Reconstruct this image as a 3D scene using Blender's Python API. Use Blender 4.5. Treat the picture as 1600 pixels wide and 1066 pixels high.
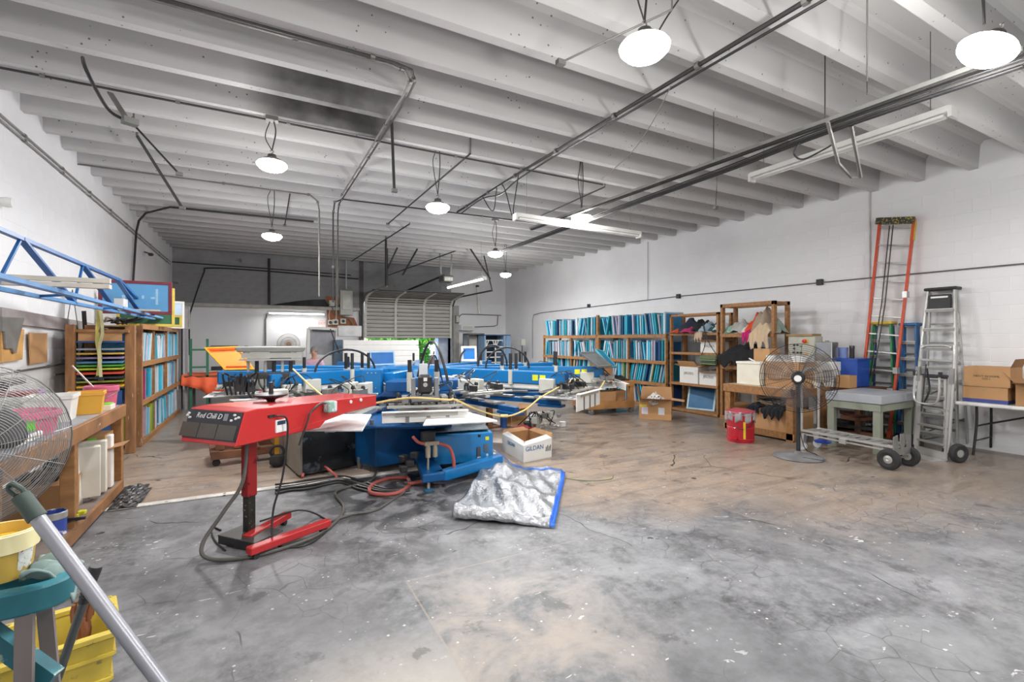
import bpy, bmesh, math, random
from mathutils import Vector, Matrix, Quaternion
random.seed(7)
PI = math.pi
S = bpy.context.scene
for o in list(bpy.data.objects): bpy.data.objects.remove(o)
C = bpy.context.scene.collection
# ------------------------------------------------------------------ camera
CAMH, FPX, VPX, HY = 1.6, 741.0, 405.0, 531.0
YAW = math.atan((800 - VPX) / FPX)
cam_d = bpy.data.cameras.new('camera'); cam = bpy.data.objects.new('camera', cam_d); C.objects.link(cam)
cam.location = (0, 0, CAMH); cam.rotation_euler = (PI / 2, 0, -YAW)
cam_d.sensor_width = 36; cam_d.lens = FPX / 1600 * 36; cam_d.shift_y = -(533 - HY) / 1600
cam_d.clip_start = .05; cam_d.clip_end = 400
S.camera = cam
# ------------------------------------------------------------------ world
w = bpy.data.worlds.new('world'); S.world = w; w.use_nodes = True
nt = w.node_tree; nt.nodes.clear()
wo = nt.nodes.new('ShaderNodeOutputWorld'); bg = nt.nodes.new('ShaderNodeBackground'); sk = nt.nodes.new('ShaderNodeTexSky')
sk.sky_type = 'NISHITA'; sk.sun_elevation = math.radians(48); sk.sun_rotation = math.radians(200); sk.sun_disc = False
nt.links.new(sk.outputs[0], bg.inputs[0]); bg.inputs[1].default_value = .9; nt.links.new(bg.outputs[0], wo.inputs[0])
S.view_settings.view_transform = 'Standard'; S.view_settings.look = 'None'; S.view_settings.gamma = 1
S.view_settings.use_curve_mapping = False; S.view_settings.exposure = -0.12
sun_d = bpy.data.lights.new('sun', 'SUN'); sun_d.energy = 4.5; sun_d.angle = .01
sun = bpy.data.objects.new('sun', sun_d); C.objects.link(sun); sun.rotation_euler = (math.radians(42), 0, math.radians(20))
LEDW, LEDP, TUBEW = 48.0, 50.0, 45.0

# ------------------------------------------------------------------ geometry from the camera model
cy_, sy_ = math.cos(YAW), math.sin(YAW)
def ray(px, py):
    a = px - 800
    return Vector((cy_ * a + sy_ * FPX, -sy_ * a + cy_ * FPX, HY - py))
E0 = Vector((0, 0, CAMH))
def F(px, py, z=0.0):
    r = ray(px, py); return E0 + r * ((z - CAMH) / r.z)
def AX(px, py, X):
    r = ray(px, py); return E0 + r * (X / r.x)
def AY(px, py, Y):
    r = ray(px, py); return E0 + r * (Y / r.y)
def AD(px, py, D):
    return E0 + ray(px, py) * (D / FPX)
XL, XR, YB, YF = -2.42, 9.43, 18.3, -4.0
def zc(y): return 4.08 + .0215 * y          # underside of the joists
def hz(y):                                   # where a hanger meets the ceiling: joist or deck
    return zc(y) + (.01 if abs((y - 2.365 + .3215) % .643 - .3215) < .05 else .395)
def CE(px, py, dz=.03):                      # point just under the joists
    r = ray(px, py); return E0 + r * ((4.08 - dz - CAMH) / (r.z - .0215 * r.y))

# ------------------------------------------------------------------ materials
MATS = {}
def mat(name, col, rough=.5, metal=0, var=.12, sc=6, bump=0, col2=None, thr=None, emit=0, coat=0, sx=1, sy=1, sz=1, alpha=1, det=4):
    if name in MATS: return MATS[name]
    m = bpy.data.materials.new(name); m.use_nodes = True; t = m.node_tree; n = t.nodes; L = t.links
    b = n['Principled BSDF']; b.inputs['Roughness'].default_value = rough; b.inputs['Metallic'].default_value = metal
    if coat: b.inputs['Coat Weight'].default_value = coat
    tc = n.new('ShaderNodeTexCoord'); mp = n.new('ShaderNodeMapping'); mp.inputs['Scale'].default_value = (sx, sy, sz)
    L.new(tc.outputs['Object'], mp.inputs[0])
    no = n.new('ShaderNodeTexNoise'); no.inputs['Scale'].default_value = sc; no.inputs['Detail'].default_value = det
    L.new(mp.outputs[0], no.inputs['Vector'])
    c = Vector(col); a2 = c * (1 - var); b2 = c * (1 + var)
    cr = n.new('ShaderNodeValToRGB'); cr.color_ramp.elements[0].position = .3; cr.color_ramp.elements[1].position = .7
    cr.color_ramp.elements[0].color = (*a2, 1); cr.color_ramp.elements[1].color = tuple(min(1, v) for v in b2) + (1,)
    L.new(no.outputs[0], cr.inputs[0]); out = cr.outputs[0]
    if col2:
        n2 = n.new('ShaderNodeTexNoise'); n2.inputs['Scale'].default_value = sc * 2.3; n2.inputs['Detail'].default_value = 6; L.new(mp.outputs[0], n2.inputs['Vector'])
        r2 = n.new('ShaderNodeValToRGB'); tt = thr or .6; r2.color_ramp.elements[0].position = tt; r2.color_ramp.elements[1].position = tt + .06
        L.new(n2.outputs[0], r2.inputs[0])
        mx = n.new('ShaderNodeMixRGB'); L.new(r2.outputs[0], mx.inputs[0]); L.new(out, mx.inputs[1]); mx.inputs[2].default_value = (*col2, 1); out = mx.outputs[0]
    L.new(out, b.inputs['Base Color'])
    if bump:
        bp = n.new('ShaderNodeBump'); bp.inputs['Strength'].default_value = bump; bp.inputs['Distance'].default_value = .01
        n3 = n.new('ShaderNodeTexNoise'); n3.inputs['Scale'].default_value = sc * 5; n3.inputs['Detail'].default_value = 5; L.new(mp.outputs[0], n3.inputs['Vector'])
        L.new(n3.outputs[0], bp.inputs['Height']); L.new(bp.outputs[0], b.inputs['Normal'])
    if emit:
        b.inputs['Emission Color'].default_value = (*col, 1); b.inputs['Emission Strength'].default_value = emit
    if alpha < 1: b.inputs['Alpha'].default_value = alpha
    MATS[name] = m; return m
def srgb(h):
    h = h.lstrip('#'); v = [int(h[i:i + 2], 16) / 255 for i in (0, 2, 4)]
    return tuple(x / 12.92 if x <= .04045 else ((x + .055) / 1.055) ** 2.4 for x in v)
def P(hexc, name=None, rough=.5, **k): return mat(name or 'paint_' + hexc, srgb(hexc), rough, **k)

white = mat('white_paint', (.78, .78, .78), .6, var=.03, sc=1.5, bump=.05)
ceilm = None
wood = mat('worn_wood', srgb('8f6540'), .6, var=.32, sc=3, sx=6, sy=1, sz=1, bump=.15, col2=srgb('c9b49a'), thr=.66)
wood2 = mat('pine_wood', srgb('93693f'), .6, var=.28, sc=4, sx=1, sy=6, sz=4, bump=.15)
woodd = mat('dark_wood', srgb('6b4630'), .65, var=.3, sc=5, bump=.15)
card = mat('cardboard', srgb('b98e62'), .8, var=.08, sc=3)
cardd = mat('cardboard_inside', srgb('a57d55'), .85, var=.1, sc=3)
cardw = mat('white_cardboard', srgb('d6d6d2'), .7, var=.04, sc=3)
blue = mat('blue_machine_paint', srgb('0f6fae'), .32, var=.08, sc=2, coat=.3)
blued = mat('dark_blue_paint', srgb('0c4f86'), .35, var=.2, sc=4)
alu = mat('aluminium', srgb('bcbcb8'), .35, .6, var=.06, sc=9)
alud = mat('dull_steel', srgb('8b8b88'), .45, .6, var=.12, sc=9)
galv = mat('galvanised_pipe', srgb('7c7a77'), .5, .5, var=.2, sc=5)
pipeD = mat('dark_pipe', srgb('3a3837'), .55, .3, var=.25, sc=5)
black = mat('black_plastic', (.018, .018, .02), .45, var=.2)
rubber = mat('black_rubber', (.025, .025, .026), .75, var=.2)
red = mat('red_enamel', srgb('c22a2b'), .35, var=.1, sc=2, coat=.3, col2=srgb('d86a66'), thr=.72)
whitem = mat('white_enamel', srgb('e2e2de'), .4, var=.04)
greym = mat('grey_enamel', srgb('c3c3ba'), .45, var=.06)
yellow = mat('yellow_plastic', srgb('e4bf2a'), .5, var=.1)
hose = mat('red_hose', srgb('a8544c'), .6, var=.12)
cord_y = mat('yellow_cord', srgb('dcc079'), .6, var=.1)
cream = mat('cream_plastic', srgb('dcd8c8'), .6, var=.06)

# ------------------------------------------------------------------ mesh builder
WM = {}
class MB:
    def __init__(s): s.v = []; s.f = []; s.m = []
    def add(s, vs, fs, mi=0):
        k = len(s.v); s.v += [Vector(v) for v in vs]; s.f += [tuple(i + k for i in f) for f in fs]; s.m += [mi] * len(fs)
    def hexa(s, p, mi=0):      # 8 points: bottom 4 ccw, top 4 ccw
        s.add(p, [(3, 2, 1, 0), (4, 5, 6, 7), (0, 1, 5, 4), (1, 2, 6, 5), (2, 3, 7, 6), (3, 0, 4, 7)], mi); return s
    def bx(s, x0, x1, y0, y1, z0, z1, mi=0):
        if x0 > x1: x0, x1 = x1, x0
        if y0 > y1: y0, y1 = y1, y0
        if z0 > z1: z0, z1 = z1, z0
        return s.hexa([(x0, y0, z0), (x1, y0, z0), (x1, y1, z0), (x0, y1, z0), (x0, y0, z1), (x1, y0, z1), (x1, y1, z1), (x0, y1, z1)], mi)
    def box(s, c, d, rz=0, mi=0, M=None):
        M = M or Matrix.Rotation(rz, 3, 'Z'); c = Vector(c); a, b, e = d[0] / 2, d[1] / 2, d[2] / 2
        return s.hexa([c + M @ Vector(q) for q in ((-a, -b, -e), (a, -b, -e), (a, b, -e), (-a, b, -e), (-a, -b, e), (a, -b, e), (a, b, e), (-a, b, e))], mi)
    def bar(s, p0, p1, w, h, up=(0, 0, 1), mi=0):   # rectangular bar along p0-p1
        p0, p1 = Vector(p0), Vector(p1); d = (p1 - p0).normalized(); u = Vector(up)
        if abs(d.dot(u)) > .98: u = Vector((0, 1, 0))
        x = d.cross(u).normalized() * w / 2; y = x.cross(d).normalized() * h / 2
        return s.hexa([p0 - x - y, p0 + x - y, p1 + x - y, p1 - x - y, p0 - x + y, p0 + x + y, p1 + x + y, p1 - x + y], mi)
    def tube(s, pts, r, n=8, closed=False, mi=0, cap=True, smooth_pts=0):
        pts = [Vector(p) for p in pts]
        if smooth_pts: pts = spline(pts, smooth_pts, closed)
        rs = r if isinstance(r, (list, tuple)) else [r] * len(pts)
        if len(rs) != len(pts): rs = [rs[0]] * len(pts)
        k = len(pts); rings = []
        d0 = (pts[1] - pts[0]).normalized(); u = Vector((0, 0, 1)) if abs(d0.z) < .9 else Vector((1, 0, 0))
        x = d0.cross(u).normalized(); base = len(s.v)
        for i, p in enumerate(pts):
            a = pts[i - 1] if (i or closed) else pts[i]; b = pts[(i + 1) % k] if (i < k - 1 or closed) else pts[i]
            d = (b - a); d = d.normalized() if d.length > 1e-9 else d0
            x = (x - d * x.dot(d)); x = x.normalized() if x.length > 1e-6 else d.cross(Vector((.3, .5, .8))).normalized()
            y = d.cross(x)
            for j in range(n):
                t = 2 * PI * j / n; s.v.append(p + (x * math.cos(t) + y * math.sin(t)) * rs[i])
        for i in range(k if closed else k - 1):
            i2 = (i + 1) % k
            for j in range(n):
                j2 = (j + 1) % n
                s.f.append((base + i * n + j, base + i * n + j2, base + i2 * n + j2, base + i2 * n + j)); s.m.append(mi)
        if cap and not closed:
            s.f.append(tuple(base + j for j in range(n))[::-1]); s.m.append(mi)
            s.f.append(tuple(base + (k - 1) * n + j for j in range(n))); s.m.append(mi)
        return s
    def cyl(s, p0, p1, r, r2=None, n=16, mi=0): return s.tube([p0, p1], [r, r if r2 is None else r2], n, mi=mi)
    def lathe(s, prof, c=(0, 0, 0), n=24, M=None, mi=0, sx=1, sy=1):   # prof [(r,z)]
        c = Vector(c); M = M or Matrix.Identity(3); base = len(s.v)
        for r, z in prof:
            for j in range(n):
                t = 2 * PI * j / n; s.v.append(c + M @ Vector((r * math.cos(t) * sx, r * math.sin(t) * sy, z)))
        for i in range(len(prof) - 1):
            for j in range(n):
                j2 = (j + 1) % n; s.f.append((base + i * n + j, base + i * n + j2, base + (i + 1) * n + j2, base + (i + 1) * n + j)); s.m.append(mi)
        return s
    def prism(s, poly, a, b, mi=0):     # poly of 3D points, extruded by vector a->b offsets
        n = len(poly); A = Vector(a); B = Vector(b)
        vs = [Vector(p) + A for p in poly] + [Vector(p) + B for p in poly]
        s.add(vs, [tuple(range(n))[::-1], tuple(range(n, 2 * n))] + [(i, (i + 1) % n, n + (i + 1) % n, n + i) for i in range(n)], mi); return s
    def grid(s, fn, nu, nv, mi=0, th=0):
        base = len(s.v)
        for i in range(nu + 1):
            for j in range(nv + 1): s.v.append(Vector(fn(i / nu, j / nv)))
        for i in range(nu):
            for j in range(nv):
                a = base + i * (nv + 1) + j; s.f.append((a, a + nv + 1, a + nv + 2, a + 1)); s.m.append(mi)
        return s
    def build(s, name, mats, parent=None, smooth=False, bevel=0, world=False, solid=0, sub=0, kind=None, label=None):
        vs = s.v
        if world and parent is not None:
            r = parent
            while r.parent is not None: r = r.parent
            Mi = WM[r.name].inverted(); vs = [Mi @ v for v in vs]
        me = bpy.data.meshes.new(name); me.from_pydata([tuple(v) for v in vs], [], s.f)
        if not isinstance(mats, (list, tuple)): mats = [mats]
        for m in mats: me.materials.append(m)
        me.polygons.foreach_set('material_index', s.m)
        bm = bmesh.new(); bm.from_mesh(me); bmesh.ops.recalc_face_normals(bm, faces=bm.faces); bm.to_mesh(me); bm.free()
        if smooth:
            me.polygons.foreach_set('use_smooth', [True] * len(me.polygons))
            try: me.set_sharp_from_angle(angle=math.radians(38))
            except Exception: pass
        me.update()
        o = bpy.data.objects.new(name, me); C.objects.link(o)
        if parent is not None: o.parent = parent
        if bevel:
            b = o.modifiers.new('bevel', 'BEVEL'); b.width = bevel; b.segments = 1; b.limit_method = 'ANGLE'
        if solid:
            b = o.modifiers.new('solid', 'SOLIDIFY'); b.thickness = solid; b.offset = 0
        if sub:
            b = o.modifiers.new('sub', 'SUBSURF'); b.levels = sub; b.render_levels = sub
        if kind: o['kind'] = kind
        if label: o['label'] = label
        return o
def spline(pts, k=6, closed=False):
    n = len(pts); out = []
    rng = range(n) if closed else range(n - 1)
    for i in rng:
        p0 = pts[(i - 1) % n] if (closed or i > 0) else pts[0] * 2 - pts[1]; p1 = pts[i]; p2 = pts[(i + 1) % n]
        p3 = pts[(i + 2) % n] if (closed or i < n - 2) else pts[-1] * 2 - pts[-2]
        for j in range(k):
            t = j / k; out.append(.5 * ((2 * p1) + (p2 - p0) * t + (2 * p0 - 5 * p1 + 4 * p2 - p3) * t * t + (3 * p1 - p0 - 3 * p2 + p3) * t ** 3))
    if not closed: out.append(pts[-1])
    return out
def thing(name, label, cat, loc=(0, 0, 0), rz=0, group=None, rot=None):
    o = bpy.data.objects.new(name, None); C.objects.link(o); o.empty_display_size = .1
    o.location = loc; o.rotation_euler = rot or (0, 0, rz); o['label'] = label; o['category'] = cat
    if group: o['group'] = group
    WM[o.name] = Matrix.Translation(Vector(loc)) @ (Matrix.Rotation(rz, 4, 'Z') if rot is None else o.rotation_euler.to_matrix().to_4x4())
    return o
def tag(o, label, cat, group=None, kind=None):
    o['label'] = label; o['category'] = cat
    if group: o['group'] = group
    if kind: o['kind'] = kind
    return o
def struct(o): o['kind'] = 'structure'; return o
def origin(o, loc):      # move the origin of a top-level mesh without moving the mesh
    loc = Vector(loc); o.data.transform(Matrix.Translation(-loc)); o.location = loc; return o
def dup(o, parent=None, loc=None, rz=None, label=None):
    c = o.copy(); C.objects.link(c)
    if parent is not None: c.parent = parent
    if loc is not None: c.location = loc
    if rz is not None: c.rotation_euler = (0, 0, rz)
    if label: c['label'] = label
    for ch in list(o.children):
        d = ch.copy(); C.objects.link(d); d.parent = c
        for g in ch.children:
            e = g.copy(); C.objects.link(e); e.parent = d
    return c
def text(name, body, size, m, parent, loc, rot, world=True, ext=.001, shear=0):
    cu = bpy.data.curves.new(name, 'FONT'); cu.body = body; cu.size = size; cu.extrude = ext; cu.align_x = 'CENTER'; cu.align_y = 'CENTER'; cu.shear = shear
    cu.resolution_u = 2
    tmp = bpy.data.objects.new(name, cu); C.objects.link(tmp); dg = bpy.context.evaluated_depsgraph_get()
    me = bpy.data.meshes.new_from_object(tmp.evaluated_get(dg)); bpy.data.objects.remove(tmp); me.materials.clear(); me.materials.append(m)
    o = bpy.data.objects.new(name, me); C.objects.link(o)
    Mx = Matrix.Translation(Vector(loc)) @ (rot.to_4x4() if isinstance(rot, Matrix) else Matrix(rot))
    if parent is not None:
        o.parent = parent
        r = parent
        while r.parent is not None: r = r.parent
        Mx = WM[r.name].inverted() @ Mx
    l, q, sc = Mx.decompose(); o.location = l; o.rotation_euler = q.to_euler()
    return o
def frameM(x, n):        # text rotation: x = reading direction, n = facing normal
    x = Vector(x).normalized(); n = Vector(n).normalized(); y = n.cross(x).normalized(); x = y.cross(n)
    return Matrix((x, y, n)).transposed()
# ================================================================== the room
def floor_mat():
    m = bpy.data.materials.new('stained_concrete'); m.use_nodes = True; t = m.node_tree; n = t.nodes; L = t.links; b = n['Principled BSDF']
    tc = n.new('ShaderNodeTexCoord'); O = tc.outputs['Object']
    def noise(sc, det=5, rough=.6, scale=(1, 1, 1), off=(0, 0, 0), dist=0):
        mp = n.new('ShaderNodeMapping'); mp.inputs['Scale'].default_value = scale; mp.inputs['Location'].default_value = off; L.new(O, mp.inputs[0])
        x = n.new('ShaderNodeTexNoise'); x.inputs['Scale'].default_value = sc; x.inputs['Detail'].default_value = det; x.inputs['Roughness'].default_value = rough; x.inputs['Distortion'].default_value = dist
        L.new(mp.outputs[0], x.inputs['Vector']); return x.outputs[0]
    def ramp(src, a, b_, ca=(0, 0, 0), cb=(1, 1, 1)):
        r = n.new('ShaderNodeValToRGB'); r.color_ramp.elements[0].position = a; r.color_ramp.elements[1].position = b_
        r.color_ramp.elements[0].color = (*ca, 1); r.color_ramp.elements[1].color = (*cb, 1); L.new(src, r.inputs[0]); return r.outputs[0]
    def mix(f, a, c, mode='MIX'):
        x = n.new('ShaderNodeMixRGB'); x.blend_type = mode
        for i, v in ((0, f), (1, a), (2, c)):
            if isinstance(v, (int, float)): x.inputs[i].default_value = v if i == 0 else (v, v, v, 1)
            elif isinstance(v, tuple): x.inputs[i].default_value = (*v, 1)
            else: L.new(v, x.inputs[i])
        return x.outputs[0]
    def mth(op, a, c, cl=False):
        x = n.new('ShaderNodeMath'); x.operation = op; x.use_clamp = cl
        for i, v in ((0, a), (1, c)):
            if v is None: continue
            if isinstance(v, (int, float)): x.inputs[i].default_value = v
            else: L.new(v, x.inputs[i])
        return x.outputs[0]
    sp = n.new('ShaderNodeSeparateXYZ'); L.new(O, sp.inputs[0]); X, Y = sp.outputs[0], sp.outputs[1]
    def step(v, a, w):          # smooth step over w around a
        return mth('MULTIPLY', mth('SUBTRACT', v, a - w / 2), 1 / w, True)
    big = noise(.5, 6, .6); mid = noise(2.2, 8, .65, dist=.6); fine = noise(14, 8, .7); streak = noise(1.3, 8, .6, (1, 5, 1), (3, 1, 0), .8); streaky = noise(1.5, 8, .62, (3.5, 1, 1), (7, 3, 0), .8)
    g = mix(ramp(mid, .32, .68), (.055, .056, .060), (.28, .283, .295)); g = mix(mth('MULTIPLY', ramp(fine, .42, .75), .8), g, (.30, .303, .315)); g = mix(mth('MULTIPLY', ramp(big, .42, .6), .6), g, (.12, .122, .128))
    tan = mix(ramp(streak, .3, .7), (.185, .145, .115), (.52, .385, .28)); tan = mix(mth('MULTIPLY', ramp(mid, .45, .7), .6), tan, (.20, .18, .165)); tan = mix(mth('MULTIPLY', ramp(fine, .5, .8), .4), tan, (.55, .5, .45))
    # tan area: beyond the threshold strip and the right hand side
    wob = mth('MULTIPLY', mth('SUBTRACT', mid, .5), 1.6); wob2 = mth('MULTIPLY', mth('SUBTRACT', big, .5), 3)
    yy = mth('ADD', mth('ADD', Y, wob), wob2)
    leftside = mth('SUBTRACT', 1.0, step(X, 2.2, .8), True)
    lim = mth('ADD', mth('MULTIPLY', leftside, 2.3), 3.3)
    m1 = mth('MULTIPLY', mth('SUBTRACT', yy, mth('ADD', lim, -.35)), 1 / .9, True)
    ystrip = step(Y, 5.74, .04); m1 = mth('MULTIPLY', m1, mth('MAXIMUM', ystrip, step(X, 2.0, .6)))
    m1 = mth('MAXIMUM', m1, mth('MULTIPLY', ystrip, leftside))
    m2 = mth('MULTIPLY', step(mth('ADD', X, wob), 4.4, 1.6), step(mth('ADD', yy, mth('MULTIPLY', X, .12)), 2.75, .9))
    m1 = mth('MULTIPLY', mth('MAXIMUM', m1, m2), mth('SUBTRACT', 1.0, mth('MULTIPLY', ramp(streak, .52, .68), .55)))
    far = mth('MAXIMUM', step(Y, 7.6, 3.0), mth('MULTIPLY', step(X, 5.6, 2.5), .8)); tan = mix(mth('MULTIPLY', far, .62), tan, mix(streak, (.12, .10, .085), (.22, .195, .17)))
    col = mix(m1, g, tan)
    # dark grime near the press and along the dryer
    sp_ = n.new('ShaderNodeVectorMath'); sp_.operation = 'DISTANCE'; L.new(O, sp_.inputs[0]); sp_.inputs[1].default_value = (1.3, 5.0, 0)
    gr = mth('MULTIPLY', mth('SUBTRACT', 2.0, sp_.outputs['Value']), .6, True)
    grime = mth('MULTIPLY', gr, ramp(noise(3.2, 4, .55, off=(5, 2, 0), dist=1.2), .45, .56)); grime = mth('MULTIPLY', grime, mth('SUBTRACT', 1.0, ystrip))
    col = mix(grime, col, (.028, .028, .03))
    col = mix(mth('MULTIPLY', ramp(noise(.9, 7, .7, off=(9, 9, 0)), .55, .68), .55), col, (.09, .09, .095))
    # near slab: sandy paint-splattered patch right of the joint
    dsp = n.new('ShaderNodeVectorMath'); dsp.operation = 'DISTANCE'; L.new(O, dsp.inputs[0]); dsp.inputs[1].default_value = (1.15, 2.25, 0)
    pt = mth('MULTIPLY', mth('MULTIPLY', mth('SUBTRACT', 1.0, dsp.outputs['Value']), 1.5, True), step(X, .86, .02))
    col = mix(mth('MULTIPLY', mth('MULTIPLY', pt, .6), ramp(mid, .42, .6)), col, (.40, .33, .27))
    dl = n.new('ShaderNodeVectorMath'); dl.operation = 'DISTANCE'; L.new(O, dl.inputs[0]); dl.inputs[1].default_value = (.5, 1.9, 0)
    pl = mth('MULTIPLY', mth('MULTIPLY', mth('SUBTRACT', .75, dl.outputs['Value']), 2, True), mth('SUBTRACT', 1.0, step(X, .86, .02)))
    col = mix(mth('MULTIPLY', pl, .7), col, (.46, .42, .37))
    # white paint specks and smears
    sm = mth('MULTIPLY', ramp(noise(7, 3, .5, (1, 2.2, 1), (2, 8, 0), 1.5), .69, .715), ramp(noise(1.1, 3, .5, off=(1, 4, 0)), .5, .56))
    col = mix(mth('MULTIPLY', sm, .8), col, (.62, .61, .60))
    vs = n.new('ShaderNodeTexVoronoi'); vs.inputs['Scale'].default_value = 16; vs.inputs['Randomness'].default_value = 1; L.new(O, vs.inputs[0])
    sk_ = mth('MULTIPLY', mth('LESS_THAN', vs.outputs['Distance'], .13), ramp(noise(4, 4, .6, off=(3, 3, 0)), .52, .6))
    col = mix(mth('MULTIPLY', sk_, .75), col, (.6, .6, .58))
    vd = n.new('ShaderNodeTexVoronoi'); vd.inputs['Scale'].default_value = 5; L.new(mth and O, vd.inputs[0])
    col = mix(mth('MULTIPLY', mth('LESS_THAN', vd.outputs['Distance'], .16), ramp(noise(2, 4, .6, off=(6, 1, 0)), .6, .64)), col, (.04, .041, .047))
    col = mix(mth('MULTIPLY', ramp(noise(2.6, 6, .7, off=(4, 4, 0), dist=.4), .60, .66), .6), col, (.06, .06, .064))
    # cracks
    nv = n.new('ShaderNodeTexNoise'); nv.inputs['Scale'].default_value = 3; L.new(O, nv.inputs[0])
    va = n.new('ShaderNodeMixRGB'); va.inputs[0].default_value = .12; L.new(O, va.inputs[1]); L.new(nv.outputs[1], va.inputs[2])
    vo = n.new('ShaderNodeTexVoronoi'); vo.feature = 'DISTANCE_TO_EDGE'; vo.inputs['Scale'].default_value = .75; L.new(va.outputs[0], vo.inputs[0])
    ck = mth('MULTIPLY', mth('LESS_THAN', vo.outputs[0], .0024), ramp(noise(.8, 3, .5, off=(2, 2, 0)), .56, .6))
    vo2 = n.new('ShaderNodeTexVoronoi'); vo2.feature = 'DISTANCE_TO_EDGE'; vo2.inputs['Scale'].default_value = 5; L.new(va.outputs[0], vo2.inputs[0])
    ck2 = mth('MULTIPLY', mth('LESS_THAN', vo2.outputs[0], .012), mth('MULTIPLY', ramp(noise(.7, 3, .5, off=(5, 7, 0)), .52, .6), .45))
    ck = mth('MAXIMUM', ck, ck2)
    # saw-cut joints
    def line(v, a, wd): return mth('LESS_THAN', mth('ABSOLUTE', mth('SUBTRACT', v, a), None), wd)
    j1 = mth('MULTIPLY', line(X, .86, .006), mth('LESS_THAN', Y, 3.1)); j2 = mth('MULTIPLY', line(Y, 3.1, .006), mth('GREATER_THAN', X, .86))
    j3 = mth('MULTIPLY', line(X, 3.9, .005), mth('LESS_THAN', Y, 3.1)); j4 = line(Y, .3, .005)
    jj = mth('MAXIMUM', mth('MAXIMUM', j1, j2), mth('MAXIMUM', j3, j4))
    col = mix(mth('MULTIPLY', jj, .55), col, (.30, .26, .21)); col = mix(ck, col, (.02, .02, .02))
    L.new(col, b.inputs['Base Color'])
    rr = mix(mid, (.34, .34, .34), (.62, .62, .62)); rr = mix(mth('MULTIPLY', m1, .7), rr, (.22, .22, .22)); L.new(rr, b.inputs['Roughness'])
    bp = n.new('ShaderNodeBump'); bp.inputs['Strength'].default_value = .25; bp.inputs['Distance'].default_value = .006
    L.new(mth('SUBTRACT', fine, mth('MULTIPLY', mth('MAXIMUM', ck, jj), 2.0)), bp.inputs['Height']); L.new(bp.outputs[0], b.inputs['Normal'])
    return m
fl = MB().bx(XL - .3, XR + .3, YF, YB + .3, -.15, 0).build('floor', floor_mat()); struct(fl)
o = MB().bx(-1.9, 2.4, 5.66, 5.76, 0, .012).build('trim_1', mat('painted_threshold', srgb('cfcdc6'), .5, var=.15, col2=srgb('4a4845'), thr=.64, sc=9), bevel=.003); struct(o); o['label'] = 'white worn metal threshold strip across the floor'

def ceil_mat():
    m = mat('ceiling_white', (.55, .545, .54), .75, var=.05, sc=.8, bump=.08, col2=(.25, .24, .23), thr=.78); t = m.node_tree; n = t.nodes; L = t.links; b = n['Principled BSDF']
    src = b.inputs['Base Color'].links[0].from_socket
    tc = n.new('ShaderNodeTexCoord'); sp = n.new('ShaderNodeSeparateXYZ'); L.new(tc.outputs['Object'], sp.inputs[0])
    no = n.new('ShaderNodeTexNoise'); no.inputs['Scale'].default_value = 3; no.inputs['Detail'].default_value = 6; L.new(tc.outputs['Object'], no.inputs[0])
    def mth(op, a, c, cl=True):
        x = n.new('ShaderNodeMath'); x.operation = op; x.use_clamp = cl
        for i, v in ((0, a), (1, c)):
            if isinstance(v, (int, float)): x.inputs[i].default_value = v
            elif v is not None: L.new(v, x.inputs[i])
        return x.outputs[0]
    def ab(v, c0, half, soft):
        d = mth('ABSOLUTE', mth('SUBTRACT', v, c0, False), None, False); return mth('MULTIPLY', mth('SUBTRACT', half + soft, d, False), 1 / soft)
    soot_shade = mth('MULTIPLY', mth('MULTIPLY', ab(sp.outputs[0], .75, .55, .35), ab(sp.outputs[1], 5.85, .55, .12)), mth('ADD', mth('MULTIPLY', no.outputs[0], .9, False), .25))
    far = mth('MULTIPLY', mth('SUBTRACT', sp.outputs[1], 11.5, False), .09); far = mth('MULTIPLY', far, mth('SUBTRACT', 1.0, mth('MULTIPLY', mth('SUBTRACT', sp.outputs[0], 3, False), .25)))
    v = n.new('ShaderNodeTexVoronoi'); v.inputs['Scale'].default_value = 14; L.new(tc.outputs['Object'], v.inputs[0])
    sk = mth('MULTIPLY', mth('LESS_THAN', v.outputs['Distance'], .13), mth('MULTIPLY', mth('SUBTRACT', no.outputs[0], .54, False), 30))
    f = mth('MAXIMUM', mth('MAXIMUM', soot_shade, mth('MULTIPLY', far, .55)), mth('MULTIPLY', sk, .8))
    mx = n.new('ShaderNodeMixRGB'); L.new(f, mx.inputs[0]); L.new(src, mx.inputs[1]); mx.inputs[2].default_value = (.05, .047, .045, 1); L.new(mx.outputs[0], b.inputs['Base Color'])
    return m
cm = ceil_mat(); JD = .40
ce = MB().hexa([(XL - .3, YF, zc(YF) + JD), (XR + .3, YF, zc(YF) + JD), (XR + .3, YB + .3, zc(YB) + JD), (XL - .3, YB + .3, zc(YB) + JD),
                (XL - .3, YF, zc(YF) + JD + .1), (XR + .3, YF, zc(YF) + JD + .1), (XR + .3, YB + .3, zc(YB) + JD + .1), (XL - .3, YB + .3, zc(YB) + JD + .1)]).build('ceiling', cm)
struct(ce)
JSP = .643; JY0 = [2.365 + JSP * k for k in range(-9, 25)]
jm = None
for y in JY0:       # tapered concrete joists, haunched where they meet the deck
    if y > YB - .1: continue
    z = zc(y); prof = [(-.05, 0), (.05, 0), (.072, JD - .06), (.10, JD - .02), (.16, JD + .02), (-.16, JD + .02), (-.10, JD - .02), (-.072, JD - .06)]
    o = MB().prism([(0, y + a, z + b) for a, b in prof], (XL - .05, 0, 0), (XR + .05, 0, 0)).build('joist', cm, ce)

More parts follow.
